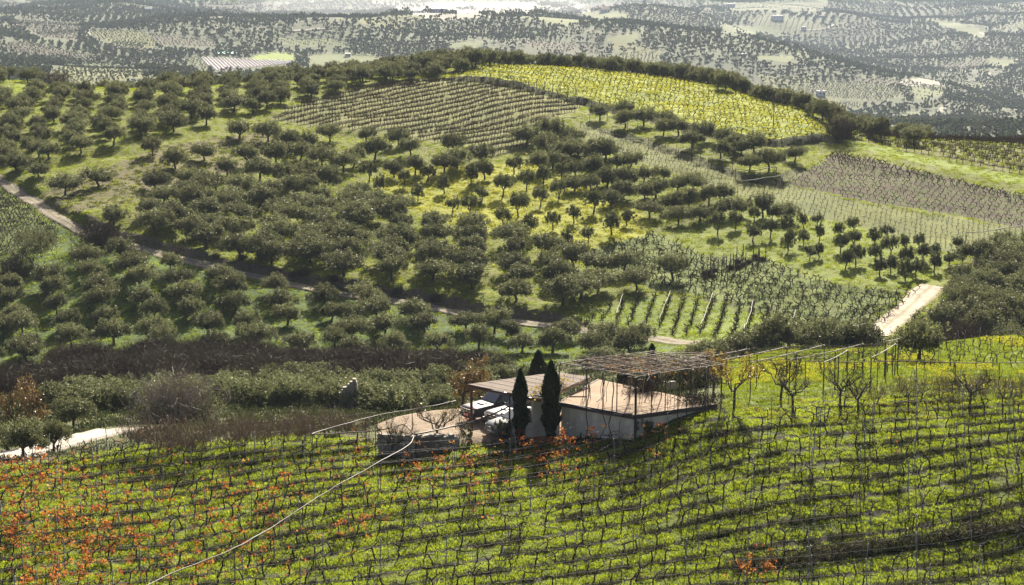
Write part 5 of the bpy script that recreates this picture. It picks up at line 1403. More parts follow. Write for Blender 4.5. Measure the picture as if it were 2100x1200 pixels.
# trellis plot: dark rows running up the slope, some with a pale pole lying along the top
trows = crop([(1560,660)], 700, 400, 3)
TR = [((1217,653),(1203,664),0),((1252,630),(1231,657),0),((1278,620),(1263,660),1),((1311,614),(1291,666),0),((1344,607),(1326,660),0),((1375,613),(1352,668),1),((1403,612),(1378,690),0),((1430,617),(1407,687),0),((1461,617),(1436,683),1),((1490,617),(1466,693),0),((1517,630),(1499,693),0),((1544,633),(1526,693),1),((1573,633),(1563,687),0),((1603,647),(1595,690),0),((1630,653),(1624,682),1)]
tp_ = []
for ri, (a, b, pole) in enumerate(TR):
    A, B = hit1(*a, 218, 300), hit1(*b, 218, 300)
    L = np.linalg.norm(B - A); n = max(3, int(L / 0.8))
    t = np.linspace(0, 1, n)[:, None]; P = A + (B - A) * t
    P[:, 0] += rng.normal(0, 0.12, n)
    P[:, 2] = height(P[:, 0], P[:, 1])
    tp_.append(P)
    if pole:
        g = np.linspace(0, 1, 8)[:, None]; Q = A + (B - A) * g; Q[:, 2] = height(Q[:, 0], Q[:, 1]) + 1.1
        mb = MB(); mb.tube(Q + rng.normal(0, 0.04, Q.shape), 0.035, 6)
        tag(mb.build('rail', M['pole']), 'pale rail along the top of a trellis row, %s row from left' % ordn(ri), 'rail', 'pale rails in the trellis plot')
P = np.vstack(tp_)
P2 = P
scatter('trellis_vines', 'goblet', P2, rng.uniform(0.55, 0.9, len(P2)), 'dark vines in rows running up the trellis plot', 'vines')
scatter('trellis_weeds', 'hill_weed', P, rng.uniform(0.5, 0.8, len(P)), 'dark weeds under the rows of the trellis plot', 'weeds')
# white poles lying across the top of the sloping field's trellis
GP = [((1154,256),(1245,238)),((1255,274),(1308,258)),((1330,297),(1388,293)),((1391,320),(1437,315)),((1452,341),(1502,336)),((1508,362),(1592,357)),((1513,388),(1604,374)),((1100+880,497),(2096,480))]
for i, (a, b) in enumerate(GP):
    A, B = hit1(a[0], a[1] + 8, 225, 420), hit1(b[0], b[1] + 10, 225, 420)
    g = np.linspace(0, 1, 6)[:, None]; Q = A + (B - A) * g; Q[:, 2] = height(Q[:, 0], Q[:, 1]) + 2.0; Q[1:-1, 2] -= 0.12
    t = empty('trellis_pole', A)
    mb = MB(); mb.tube(Q - A, 0.06, 6); mb.build('crossbar', M['pole'], t)
    for q_ in (Q[0], Q[3], Q[-1]):
        mb = MB(); mb.tube([(q_ - A) + [0, 0, -2.3], (q_ - A) + [0, 0, -0.062]], 0.05, 6); mb.build('post', M['dark_post'], t)
    tag(t, 'long pale pole over the sloping field, %s from the upper left' % ordn(i), 'pole', 'pale poles over the sloping field')
# ------------------------------------------------------------------ the shed, its carport and pergola
def atz(px, py, z): return at(px, py, z / float(s_of(py)))
def above(px, py, h, y0=60.0, y1=175.0):
    """the point on that ray h metres over the ground"""
    yy = np.arange(y0, y1, 0.1); a, s = float(ax_of(px, py)), float(s_of(py))
    g = height(a * yy, yy) + h - s * yy
    k = int(np.argmax(g >= 0))
    return at(px, py, yy[k])
def ground(x, y): return float(height(np.array([x]), np.array([y]))[0])

FL = at(1147, 825, 116.0); ZS = FL[2]
FR, RR, BK = atz(1300, 852, ZS), atz(1470, 829, ZS), atz(1228, 778, ZS)
shed = empty('farm_shed', (FL[0], FL[1], PAD_Z))
def L_(p): return np.asarray(p, float) - np.array([FL[0], FL[1], PAD_Z])
def poly_of(ps): return [tuple(L_(p)[:2]) for p in ps]
zt = ZS - PAD_Z
mb = MB(); mb.prism(poly_of([FL, FR, RR, BK]), zt - 0.2, zt); slab = mb.build('roof_slab', M['concrete'], shed)
mb = MB()
for a, b in ((FL, FR), (FR, RR), (BK, FL)):
    a, b = L_(a), L_(b); d = (b - a)[:2]; d = d / np.linalg.norm(d); n = np.array([d[1], -d[0]])
    q = [a[:2] + n * 0.06, b[:2] + n * 0.06, b[:2] - n * 0.02, a[:2] - n * 0.02]
    mb.prism(q, zt - 0.24, zt + 0.035)
mb.build('slab_edge', M['dark_post'], shed)
def wall(name, a, b, z0, z1, th, mat, parent, loc=L_):
    a, b = loc(a), loc(b); d = (b - a)[:2]; d = d / np.linalg.norm(d); n = np.array([-d[1], d[0]]) * th
    m_ = MB(); m_.prism([a[:2], b[:2], b[:2] + n, a[:2] + n], z0, z1); return m_.build(name, mat, parent)
def inset(p, q, t): return np.asarray(p) + (np.asarray(q) - np.asarray(p)) * t
C0 = (FL + FR + RR + BK) / 4
fl, fr, rr, bk_ = (inset(p, C0, 0.03) for p in (FL, FR, RR, BK))
wall('front_wall', fl, fr, -1.2, zt - 0.203, 0.22, M['render'], shed)
wall('side_wall', fr, rr, -1.2, zt - 0.203, 0.22, M['render'], shed)
wall('end_wall', bk_, fl, -0.6, zt - 0.203, 0.22, M['render'], shed)
P0, P1 = at(1094, 905, 115.5), at(1113, 905, 115.7)
wall('pillar', P0, P1, -0.5, float(s_of(815)) * 115.5 - PAD_Z, 0.42, M['render'], shed)
wall('linking_wall', P1 + [0.003, 0.05, 0], FL + [-0.05, 0.0, 0], -0.5, zt - 0.1, 0.2, M['render'], shed)
wall('low_wall', at(1052, 905, 115.3), P0 - [0.003, 0, 0], -0.5, float(s_of(869)) * 115.4 - PAD_Z, 0.25, M['render'], shed)
rb_ = crop([(955,345),(962,330),(970,345),(985,320),(990,350),(1032,470),(1038,450),(1045,480),(1060,440),(1085,450),(1090,470),(1072,430),(1170,470),(1188,430),(1205,480),(1350,530),(1362,520),(1375,540),(1440,500),(1460,470),(1525,400),(1545,420),(1575,400),(1640,540),(1665,500),(1690,520),(1715,480)], 900, 680, 3.5)
for i, (x, y) in enumerate(rb_):
    p = L_(atz(x, y + 6, ZS)); h = rng.uniform(0.8, 2.1)
    mb = MB(); mb.tube([p, p + [rng.normal(0, 0.05), rng.normal(0, 0.05), h * 0.5], p + [rng.normal(0, 0.12), rng.normal(0, 0.1), h]], 0.016, 5); mb.build('stake', M['galv' if i % 2 else 'dark_post'], shed)
for a, b in (((935,470),(1065,470)), ((930,455),(975,428)), ((1135,505),(1190,455)), ((1330,490),(1380,440))):  # a level bar, and slanting post shadows on the slab built as bars
    a, b = (crop([q_], 900, 680, 3.5)[0] for q_ in (a, b)); pa, pb = L_(atz(*a, ZS)) + [0, 0, 0.03], L_(atz(*b, ZS)) + [0, 0, 0.03]
    mb = MB(); mb.tube([pa, (pa + pb) / 2, pb], 0.03, 5); mb.build('bar_and_shadow', M['pole'], shed)
tag(shed, 'whitewashed farm shed with flat concrete roof built into the vineyard slope', 'shed')

RA_, RB_, RD_, RC_ = at(960, 788, 116.1), at(1108, 818, 115.0), at(1211, 773, 120.6), at(1143, 763, 120.9)
cp = empty('carport', (RA_[0], RA_[1], PAD_Z))
def Lc(p): return np.asarray(p, float) - np.array([RA_[0], RA_[1], PAD_Z])
q = [Lc(p) for p in (RA_, RB_, RD_, RC_)]
mb = MB(); nrib = 15
for i in range(nrib):                            # sheets lapped side by side
    t0, t1 = i / nrib, (i + 1) / nrib - 0.004
    a0, a1 = q[0] + (q[3] - q[0]) * t0, q[0] + (q[3] - q[0]) * t1
    b0, b1 = q[1] + (q[2] - q[1]) * t0, q[1] + (q[2] - q[1]) * t1
    dz = 0.012 * (i % 2)
    m_ = MB(); zz_ = [p[2] + dz for p in (a0, b0, b1, a1)]
    m_.prism([p[:2] for p in (a0, b0, b1, a1)], [z - 0.03 for z in zz_], zz_); m_.build('roof_sheet', M['sheet'], cp)
for k in range(4):
    a, b = q[k] - [0, 0, 0.13], q[(k + 1) % 4] - [0, 0, 0.13]
    mb = MB(); mb.tube([a, (a + b) / 2, b], 0.08, 4); mb.build('beam', M['brown_steel'], cp)
for (px_, py_, r_, mat, Yp) in ((967, 907, 0.085, 'brown_steel', 115.9), (1045, 900, 0.06, 'dark_post', 115.4), (1120, 850, 0.07, 'dark_post', 120.4)):
    b = Lc(at(px_, py_, Yp)); b[2] = ground(b[0] + RA_[0], b[1] + RA_[1]) - PAD_Z - 0.2
    u = np.clip((px_ - 960) / 148.0, 0.05, 0.95)
    top = (q[0] + (q[1] - q[0]) * u)[2] - 0.20 if Yp < 118 else (q[3][2] + q[2][2]) / 2 - 0.25
    mb = MB(); mb.tube([b, [b[0], b[1], (b[2] + top) / 2], [b[0], b[1], top]], r_, 8); mb.build('post', M[mat], cp)
tag(cp, 'open carport with thin sloping sheet roof on brown steel posts beside the shed', 'carport')

ZP = float(s_of(773)) * FR[1]
G1, G2, G3, G4 = atz(1147, 745, ZP), atz(1304, 773, ZP), atz(1480, 748, ZP), atz(1334, 721, ZP)
pg = empty('pergola', (G2[0], G2[1], PAD_Z))
def Lp(p): return np.asarray(p, float) - np.array([G2[0], G2[1], PAD_Z])
g1, g2, g3, g4 = (Lp(p) for p in (G1, G2, G3, G4))
for i, t in enumerate(np.linspace(0, 1, 7)):
    a, b = g1 + (g2 - g1) * t, g4 + (g3 - g4) * t
    d = (b - a); e = rng.uniform(-0.02, 0.10)
    mb = MB(); mb.tube([a - d * 0.02, (a + b) / 2 + [0, 0, rng.normal(0, 0.03)], b + d * e], 0.029, 6); mb.build('beam', M['pole'], pg)
for i, t in enumerate(np.linspace(0, 1, 8)):
    a, b = g1 + (g4 - g1) * t, g2 + (g3 - g2) * t
    mb = MB(); mb.tube([a + [0, 0, 0.06], (a + b) / 2 + [0, 0, 0.06 + rng.normal(0, 0.02)], b + [0, 0, 0.06]], 0.024, 6); mb.build('crossbar', M['pole'], pg)
def on_slab(p):
    return bool(inpoly(np.array([p[0]]), np.array([p[1]]), [tuple(v[:2]) for v in (FL, FR, RR, BK)])[0])
for k, (p, r_, mt) in enumerate([(g2, 0.075, 'black_plastic'), (g1, 0.04, 'galv'), (g3, 0.045, 'dark_post'), (g4, 0.04, 'dark_post')] + [(g1 + (g2 - g1) * t, 0.035, 'dark_post') for t in (0.36, 0.58, 0.76)] + [(g2 + (g3 - g2) * t, 0.03, 'galv' if t > 0.5 else 'dark_post') for t in (0.18, 0.34, 0.5, 0.66, 0.82)] + [((g1 + g3) / 2 + [-0.6, 0.5, 0], 0.035, 'dark_post'), ((g1 + g3) / 2 + [1.4, 0.9, 0], 0.035, 'dark_post')]):
    w_ = p + np.array([G2[0], G2[1], PAD_Z]); zb_ = (ZS if on_slab(w_) else ground(w_[0], w_[1]) - 0.2) - PAD_Z
    mb = MB(); mb.tube([[p[0], p[1], zb_], [p[0] + 0.01, p[1], (zb_ + p[2]) / 2], [p[0], p[1], p[2] - 0.037]], r_, 7); mb.build('post', M[mt], pg)
tag(pg, 'pergola of pale crossed poles standing over the shed roof', 'pergola')
# vine over the pergola
r = np.random.default_rng(991)
n = 620; u_, v_ = r.beta(1.3, 1.3, n), r.beta(1.2, 1.6, n)
B_ = g1 + (g2 - g1) * u_[:, None] + (g4 - g1) * v_[:, None] + np.c_[np.zeros((n, 2)), r.uniform(-0.05, 0.18, n)]
T_ = B_ + np.c_[r.normal(0, 0.7, (n, 2)), r.normal(0.02, 0.14, n)]
pv_ = empty('pergola_vine', (G2[0], G2[1], PAD_Z))
obj('canes', twig_mesh(r, B_, T_, 0.012, M['cane'], 0.15), pv_)
for i, (x, yb, yt, rad) in enumerate(((1203,905,765,0.03),(1255,905,762,0.035),(1240,880,768,0.03),(1340,850,765,0.03),(1413,830,757,0.03),(1445,835,750,0.03),(1392,845,760,0.025))):
    Yv = 112.3 if x < 1310 else 113.5
    a = at(x, yb, Yv if x < 1310 else 114.0); a[2] = ground(a[0], a[1]) - 0.1 if not on_slab(a) else ZS
    b = np.array([a[0], a[1], ZP])
    t = np.linspace(0, 1, 7)[:, None]; P = a + (b - a) * t; P[1:-1, :2] += r.normal(0, 0.12, (5, 2))
    mb = MB(); mb.tube(Lp(0) * 0 + P - np.array([G2[0], G2[1], PAD_Z]), rad, 5); mb.build('stem', M['vine_bark'], pv_)
for i, (x, rr_) in enumerate(((1218, 0.42), (1262, 0.5), (1283, 0.4))):
    c = at(x, 905, 112.6 - i * 0.3); c[2] = ground(c[0], c[1]); c = c - np.array([G2[0], G2[1], PAD_Z])
    th = np.linspace(-0.2, 3.34, 12); mb = MB()
    mb.tube(c + np.c_[rr_ * np.cos(th), 0.05 * np.sin(th * 3), 0.15 + 1.5 * rr_ * np.sin(th)], 0.014, 4); mb.build('looped_cane', M['vine_bark'], pv_)
k = r.integers(0, n, 150); k = k[(v_[k] < 0.6) & (u_[k] > 0.35)]
V, F = leaves(r, T_[k] + r.normal(0, 0.12, (len(k), 3)), 0.14, 0.13, -0.2); obj('leaves', mk_mesh('pergola_leaves', V, [F], M['vine_leaf']), pv_)
tag(pv_, 'bare vine trained over the pergola with a few orange leaves', 'vine')
# creeper on the carport edge
r = np.random.default_rng(992); n = 150
c0 = np.array([RB_ + (RD_ - RB_) * t for t in r.uniform(0.02, 0.55, n)]) + np.c_[r.normal(0, 0.35, (n, 2)), r.uniform(0, 0.2, n)] - [0.3, 0, 0]
cr_ = empty('creeper', RB_)
obj('canes', twig_mesh(r, c0 - RB_, c0 - RB_ + np.c_[r.normal(0, 0.3, (n, 2)), r.uniform(-0.1, 0.8, n)], 0.011, M['cane'], 0.2), cr_)
V, F = leaves(r, (c0 - RB_)[r.integers(0, n, 170)] + np.c_[r.normal(0, 0.3, (170, 2)), r.uniform(0, 0.6, 170)], 0.15, 0.14, 0)
obj('leaves', mk_mesh('creeper_leaves', V, [F], M['yellow_leaf']), cr_)
tag(cr_, 'yellowing creeper sprawling over the edge of the carport roof', 'creeper')
# heaps of cut canes
for x, y, R_, H_, n_, lab in ((1318, 800, 1.25, 0.9, 420, 'dark heap of cut branches at the back of the flat shed roof'), (1432, 826, 1.5, 0.55, 420, 'long low heap of cut canes at the right corner of the shed roof')):
    c = atz(x, y, ZS); me = twig_ball(993 + x, R_, H_, n_, 0.022, M['bramble_twig'], 0.5)
    o = obj('branch_heap', me, None, (c[0], c[1], ZS)); tag(o, lab, 'heap')
c = L_(atz(1378, 797, ZS)); mb = MB(); mb.box((0, 0, 0.2), (0.42, 0.3, 0.4), 0.4); mb.box((0.02, 0, 0.44), (0.34, 0.24, 0.08), 0.5)
o = mb.build('concrete_block', M['stone'], None, np.array([FL[0], FL[1], PAD_Z]) + c); tag(o, 'grey concrete block standing on the shed roof beside the branch heap', 'block')

# cypresses
def cypress(px, pyb, pyt, Y, w, label, seed, z=None):
    r = np.random.default_rng(seed)
    b = at(px, pyb, Y); b[2] = ground(b[0], b[1]) if z is None else z
    H = float(s_of(pyt)) * Y - b[2]
    R = w / FPX * Y / 2
    t = empty('cypress', b)
    n = int(5200 * H / 4.5)
    z_ = r.beta(1.1, 1.25, n)
    prof = np.minimum(1, (1 - z_) * 3.2)**0.7 * np.minimum(1, 0.45 + z_ * 2.2) * (0.9 + 0.16 * np.sin(z_ * 23 + seed) * np.sin(z_ * 9))
    a = r.uniform(0, 6.283, n)
    lump = 1 + 0.16 * np.sin(a * 3 + z_ * 15 + seed) + 0.10 * np.sin(a * 5 - z_ * 26)
    rr_ = R * prof * lump * np.sqrt(r.uniform(0.45, 1.0, n))
    P = np.c_[rr_ * np.cos(a), rr_ * np.sin(a), 0.06 * H + z_ * 0.94 * H]
    d = np.c_[np.cos(a) * 0.35, np.sin(a) * 0.35, np.ones(n)] + r.normal(0, 0.3, (n, 3)); d /= np.linalg.norm(d, axis=1)[:, None]
    w_ = np.cross(d, r.normal(size=(n, 3))); w_ /= np.linalg.norm(w_, axis=1)[:, None]
    L, W = 0.25 * r.uniform(0.5, 1.5, n)[:, None], 0.075 * r.uniform(0.7, 1.3, n)[:, None]
    V = np.stack([P - d * L / 2, P + w_ * W / 2, P + d * L / 2, P - w_ * W / 2], 1).reshape(-1, 3)
    obj('foliage', mk_mesh('cypress_foliage', V, [np.arange(4 * n).reshape(-1, 4)], M['cypress_leaf']), t)
    mb = MB(); mb.tube([(0, 0, -0.3), (0.02, 0, H * 0.4), (0, 0, H * 0.9)], [0.09, 0.06, 0.015], 6); mb.build('trunk', M['bark'], t)
    tag(t, label, 'cypress', 'cypresses round the shed')
cypress(1067, 908, 757, 114.6, 32, 'slender dark cypress standing before the low wall and the silver car', 1001)
cypress(1130, 907, 740, 114.8, 40, 'taller dark cypress standing against the pale shed wall by the pillar', 1002)
cypress(1104, 850, 720, 123.0, 42, 'blunt dark cypress rising behind the carport roof', 1003)
cypress(1336, 800, 706, 122.5, 26, 'thin dark cypress behind the far corner of the pergola', 1004)
cypress(1278, 790, 724, 124.0, 22, 'small dark cypress behind the middle of the pergola', 1005)

# ------------------------------------------------------------------ stone walls
def stones(parent, a, b, z0, ztop, th, seed, name='stone'):
    """rubble laid in uneven courses between a and b; ztop(u) gives the height of the wall at share u"""
    r = np.random.default_rng(seed)
    d = np.asarray(b, float) - np.asarray(a, float); Ln = np.linalg.norm(d[:2]); d = d[:2] / Ln
    ang = math.atan2(d[1], d[0]); z = z0
    while True:
        h = r.uniform(0.17, 0.28); u = -r.uniform(0, 0.15); any_ = False
        while u < Ln:
            w = r.uniform(0.22, 0.5)
            um = min(max(u + w / 2, 0), Ln) / Ln
            if z + h * 0.7 < ztop(um):
                any_ = True
                x0, x1 = max(u, 0), min(u + w - 0.025, Ln)
                if x1 - x0 > 0.08:
                    m_ = bmesh_stone(r, x1 - x0, th * r.uniform(0.95, 1.12), h - 0.022)
                    c = np.asarray(a)[:2] + d * (x0 + x1) / 2
                    o = obj(name, m_, parent, (c[0], c[1], z + h / 2)); o.rotation_euler = (r.normal(0, 0.02), r.normal(0, 0.03), ang)
            u += w
        z += h
        if not any_ or z > z0 + 6: break
def bmesh_stone(r, w, t, h):
    b = 0.22
    V, x, y, z = [], w / 2, t / 2, h / 2
    for zz_ in (-1, 1):
        for sx_, sy_ in ((-1, -1), (1, -1), (1, 1), (-1, 1)):
            V.append((sx_ * x, sy_ * y * (1 - b * 0.5), zz_ * z * (1 - b))); V.append((sx_ * x * (1 - b * 0.5), sy_ * y * (1 - b * 0.5), zz_ * z))
            V.append((sx_ * x * (1 - b * 0.5), sy_ * y, zz_ * z * (1 - b)))
    V = np.array(V) + r.normal(0, 0.012, (24, 3))
    F4, F3 = [], []
    def id_(zi, c, k): return zi * 12 + c * 3 + k
    for zi in (0, 1):
        f = [id_(zi, c, 1) for c in range(4)]; F4.append(f if zi else f[::-1])
        for c in range(4):
            f = [id_(zi, c, 0), id_(zi, c, 1), id_(zi, c, 2)]; F3.append(f)
        for c, c2, k in ((0, 1, 2), (1, 2, 0), (2, 3, 2), (3, 0, 0)):
            F4.append([id_(zi, c, 1), id_(zi, c2, 1), id_(zi, c2, k), id_(zi, c, k)])
    for c, c2, k in ((0, 1, 2), (1, 2, 0), (2, 3, 2), (3, 0, 0)): F4.append([id_(0, c, k), id_(0, c2, k), id_(1, c2, k), id_(1, c, k)])
    for c in range(4): F4.append([id_(0, c, 0), id_(0, c, 2), id_(1, c, 2), id_(1, c, 0)])
    return mk_mesh('stone', V, [np.array(F4), np.array(F3)], M['stone'])
W0, W1, W2 = at(776, 938, 112.2), at(852, 938, 111.6), at(938, 915, 114.6)
sw = empty('stone_wall', (W0[0], W0[1], ground(W0[0], W0[1])))
zg = ground(W0[0], W0[1]); o0 = np.array([W0[0], W0[1], zg])
ztop1 = float(s_of(889)) * 111.9 - zg
stones(sw, W0 - o0, W1 - o0, -0.25, lambda u: ztop1, 0.42, 71)
stones(sw, W1 - o0 + [0.03, 0.25, 0], W2 - o0, -0.25, lambda u: ztop1 - 0.75 * u, 0.42, 72)
mb = MB()
for a, b, z1, z2 in ((W0, W1, ztop1 - 0.12, ztop1 - 0.12), (W1, W2, ztop1 - 0.15, ztop1 - 0.9)):
    d = (b - a)[:2]; d /= np.linalg.norm(d); n_ = np.array([-d[1], d[0]]) * 0.15
    mb.prism([(a - o0)[:2] - n_ + d * 0.05, (b - o0)[:2] - n_ - d * 0.05, (b - o0)[:2] + n_ - d * 0.05, (a - o0)[:2] + n_ + d * 0.05], -0.4, [z1, z2, z2, z1])
mb.build('mortar', M['stone_dark'], sw)
tag(sw, 'rough stone wall at the corner of the yard above the vines', 'wall')
U0, U1 = at(696, 830, 150.0), at(733, 830, 150.0)
zg = min(ground(*U0[:2]), ground(*U1[:2])); o0 = np.array([U0[0], U0[1], zg])
rn = empty('ruined_wall', o0)
zpk = float(s_of(774)) * 150.0 - zg
stones(rn, U0 - o0, U1 - o0, -0.2, lambda u: zpk * (0.55 + 0.45 * min(1, u / 0.75)) * (1 if u < 0.8 else 1.03), 0.5, 73)
mb = MB(); w_ = (U1 - U0)[0]
mb.prism([(0.08, -0.15), (w_ - 0.08, -0.15), (w_ - 0.08, 0.15), (0.08, 0.15)], -0.3, [zpk * 0.45, zpk * 0.85, zpk * 0.85, zpk * 0.45]); mb.build('mortar', M['stone_dark'], rn)
tag(rn, 'broken stump of an old stone wall among the bushes in the gully', 'ruin')

# ------------------------------------------------------------------ cars
def loft(mb, st):
    """st: rows of (x, half width, z bottom, z top, half width at top)"""
    R_ = []
    for x, w, zb_, zt_, wt in st:
        hh = zt_ - zb_
        R_.append([(x, -w * 0.9, zb_), (x, -w, zb_ + hh * 0.18), (x, -w, zt_ - hh * 0.22), (x, -wt, zt_ - hh * 0.04), (x, -wt * 0.8, zt_), (x, wt * 0.8, zt_), (x, wt, zt_ - hh * 0.04), (x, w, zt_ - hh * 0.22), (x, w, zb_ + hh * 0.18), (x, w * 0.9, zb_)])
    V = np.array(R_).reshape(-1, 3); k = 10; n = len(st)
    i = np.arange(n - 1)[:, None] * k; j = np.arange(k)[None]; j2 = (j + 1) % k
    b = mb.n
    mb.add(V, np.stack([i + j, i + k + j, i + k + j2, i + j2], -1).reshape(-1, 4))
    mb.F.setdefault(10, []).append(np.array([[b + q_ for q_ in range(10)], [b + (n - 1) * k + q_ for q_ in range(9, -1, -1)]]))
def quad(name, P, th, mat, parent):
    P = np.asarray(P, float); n_ = np.cross(P[1] - P[0], P[2] - P[0]); n_ /= np.linalg.norm(n_)
    mb = MB(); mb.add(np.vstack([P - n_ * 0.01, P + n_ * th]), [[3,2,1,0],[4,5,6,7],[0,1,5,4],[1,2,6,5],[2,3,7,6],[3,0,4,7]])
    return mb.build(name, mat, parent)
def wheel(parent, x, y, R):
    mb = MB(); sgn = 1 if y > 0 else -1
    t = np.linspace(0, 2 * math.pi, 25)[:-1]
    prof = [(R * 0.62, -0.10), (R * 0.93, -0.11), (R, -0.07), (R, 0.07), (R * 0.93, 0.11), (R * 0.62, 0.10)]
    V = np.array([[p[0] * math.cos(a), p[1], p[0] * math.sin(a)] for p in prof for a in t]); m_ = len(t)
    F = [[i * m_ + j, i * m_ + (j + 1) % m_, (i + 1) * m_ + (j + 1) % m_, (i + 1) * m_ + j] for i in range(5) for j in range(m_)]
    mb.add(V, F); w = mb.build('wheel', M['tyre'], parent, (x, y, R), True)
    mb = MB()
    mb.tube([(0, sgn * -0.06, 0), (0, sgn * 0.06, 0)], R * 0.615, 20)
    for a in range(5):
        c, s_ = math.cos(a * 1.2566), math.sin(a * 1.2566)
        mb.box((R * 0.33 * c, sgn * 0.075, R * 0.33 * s_), (R * 0.5, 0.03, 0.06), M=np.array([[c, 0, -s_], [0, 1, 0], [s_, 0, c]]))
    mb.tube([(0, sgn * 0.05, 0), (0, sgn * 0.105, 0)], R * 0.16, 10)
    mb.build('rim', M['chrome'], w)
def car(name, pos, head, paint, low, kind, label):
    t = empty(name, pos, head)
    if kind == 'pickup':
        st = [(2.42,0.70,0.50,0.86,0.66),(2.36,0.80,0.44,0.97,0.76),(2.15,0.84,0.42,1.02,0.79),(1.2,0.85,0.42,1.10,0.80),(0.82,0.85,0.42,1.13,0.81),(-0.75,0.85,0.42,1.13,0.82),(-0.80,0.85,0.42,1.10,0.82),(-2.35,0.85,0.48,1.06,0.82),(-2.42,0.80,0.52,1.02,0.78)]
        cab = [(0.82,0.78,1.08,1.13,0.76),(0.18,0.74,1.08,1.70,0.66),(-0.1,0.73,1.08,1.75,0.65),(-1.35,0.73,1.08,1.74,0.65),(-1.62,0.75,1.08,1.66,0.65),(-1.72,0.77,1.08,1.14,0.74)]
        R, wx_, zt_ = 0.36, (1.48, -1.42), 1.75
    else:
        st = [(1.98,0.52,0.30,0.62,0.48),(1.90,0.70,0.26,0.72,0.62),(1.65,0.80,0.22,0.82,0.70),(1.0,0.83,0.22,0.93,0.74),(0.72,0.83,0.22,0.96,0.77),(-1.6,0.83,0.24,0.98,0.78),(-1.9,0.76,0.28,0.92,0.70),(-1.98,0.66,0.34,0.80,0.62)]
        cab = [(0.85,0.74,0.90,0.95,0.72),(0.05,0.70,0.92,1.38,0.58),(-0.3,0.69,0.92,1.43,0.57),(-1.1,0.69,0.92,1.41,0.57),(-1.55,0.70,0.92,1.28,0.58),(-1.9,0.72,0.9,0.96,0.68)]
        R, wx_, zt_ = 0.30, (1.28, -1.25), 1.43
    mb = MB(); loft(mb, st); mb.build('body', paint, t, None, True)
    mb = MB(); loft(mb, cab); cabo = mb.build('cabin', paint, t)
    (x0, w0, _, z0, wt0), (x1, w1, _, z1, wt1) = cab[0], cab[1]
    f = lambda s_: np.array([x0 + (x1 - x0) * s_, 0, z0 + (z1 - z0) * s_]); g = lambda s_: wt0 + (wt1 - wt0) * s_
    a, b = f(0.10), f(0.90)
    quad('windscreen', [a + [0, -g(0.1) * 0.92, 0], a + [0, g(0.1) * 0.92, 0], b + [0, g(0.9) * 0.90, 0], b + [0, -g(0.9) * 0.90, 0]], 0.014, M['glass'], t)
    zl, zh = cab[2][2] + 0.06, cab[2][3] - 0.13
    for sgn in (-1, 1):
        wl, wh = sgn * (w1 + 0.018), sgn * (cab[2][4] + 0.052)
        segs = ((x0 - 0.30, x1 - 0.06, -0.42, -0.42), (-0.52, -0.52, -1.22, -1.12)) if kind == 'pickup' else ((x0 - 0.34, x1 - 0.08, -0.50, -0.50), (-0.60, -0.60, -1.50, -1.28))
        for xa, xb, xc, xd in segs:
            P = [(xa, wl, zl), (xc, wl, zl), (xd, wh, zh), (xb, wh, zh)]
            quad('side_window', P if sgn < 0 else P[::-1], 0.012, M['glass'], t)
        xd0 = (0.72, -0.5) if kind == 'pickup' else (0.62, -0.55)
        mb = MB(); mb.box(((xd0[0] + xd0[1]) / 2, sgn * (st[3][1] + 0.004), st[4][3] - 0.36), (xd0[0] - xd0[1], 0.02, 0.50)); dr = mb.build('door', paint, t)
        mb = MB(); mb.box((xd0[1] + 0.16, sgn * (st[3][1] + 0.022), st[4][3] - 0.20), (0.16, 0.025, 0.035)); mb.build('handle', M['black_plastic'], dr)
        mb = MB(); mb.box((xd0[0] - 0.08, sgn * (st[3][1] + 0.10), st[4][3] + 0.07), (0.10, 0.18, 0.13)); mb.build('mirror', M['black_plastic'], t)
        xs_, zs_ = st[1][0], st[1][3]
        mb = MB()
        if kind == 'pickup': mb.box((xs_ + 0.03, sgn * 0.60, 0.82), (0.10, 0.27, 0.17))
        else: mb.box((xs_ - 0.06, sgn * 0.52, 0.62), (0.16, 0.26, 0.13), -sgn * 0.5)
        mb.build('headlight', M['lamp'], t)
        for x_ in wx_:
            wheel(t, x_, sgn * (st[3][1] - 0.09), R)
            ar = MB(); th_ = np.linspace(0, math.pi, 13)
            V = [(x_ + rr_ * math.cos(a_), sgn * (st[3][1] + 0.012), R + rr_ * math.sin(a_)) for rr_ in (R * 1.02, R * 1.22) for a_ in th_]
            ar.add(V, [[i, i + 1, 13 + i + 1, 13 + i] for i in range(12)])
            ar.build('wheel_arch', low, t)
    mb = MB()
    if kind == 'pickup':
        mb.box((2.44, 0, 0.52), (0.16, 1.64, 0.24)); mb.box((2.36, 0, 0.36), (0.12, 1.30, 0.14))
    else:
        mb.box((1.93, 0, 0.34), (0.16, 1.20, 0.16))
    mb.build('bumper', low, t)
    gx, gz, gw, gh = (2.45, 0.82, 0.84, 0.16) if kind == 'pickup' else (1.985, 0.56, 0.5, 0.08)
    mb = MB(); mb.box((gx, 0, gz), (0.04, gw, gh)); gr = mb.build('grille', M['black_plastic'], t)
    mb = MB(); mb.box((gx + 0.02, 0, gz + gh / 2), (0.03, gw, 0.025)); mb.box((gx + 0.02, 0, gz - gh / 2), (0.03, gw, 0.025)); mb.tube([(gx + 0.025, 0, gz), (gx + 0.045, 0, gz)], 0.05, 12); mb.build('grille_trim', M['chrome'], gr)
    mb = MB(); mb.box((2.53 if kind == 'pickup' else 2.02, 0, 0.54 if kind == 'pickup' else 0.36), (0.012, 0.5, 0.11)); mb.build('number_plate', M['plate'], t)
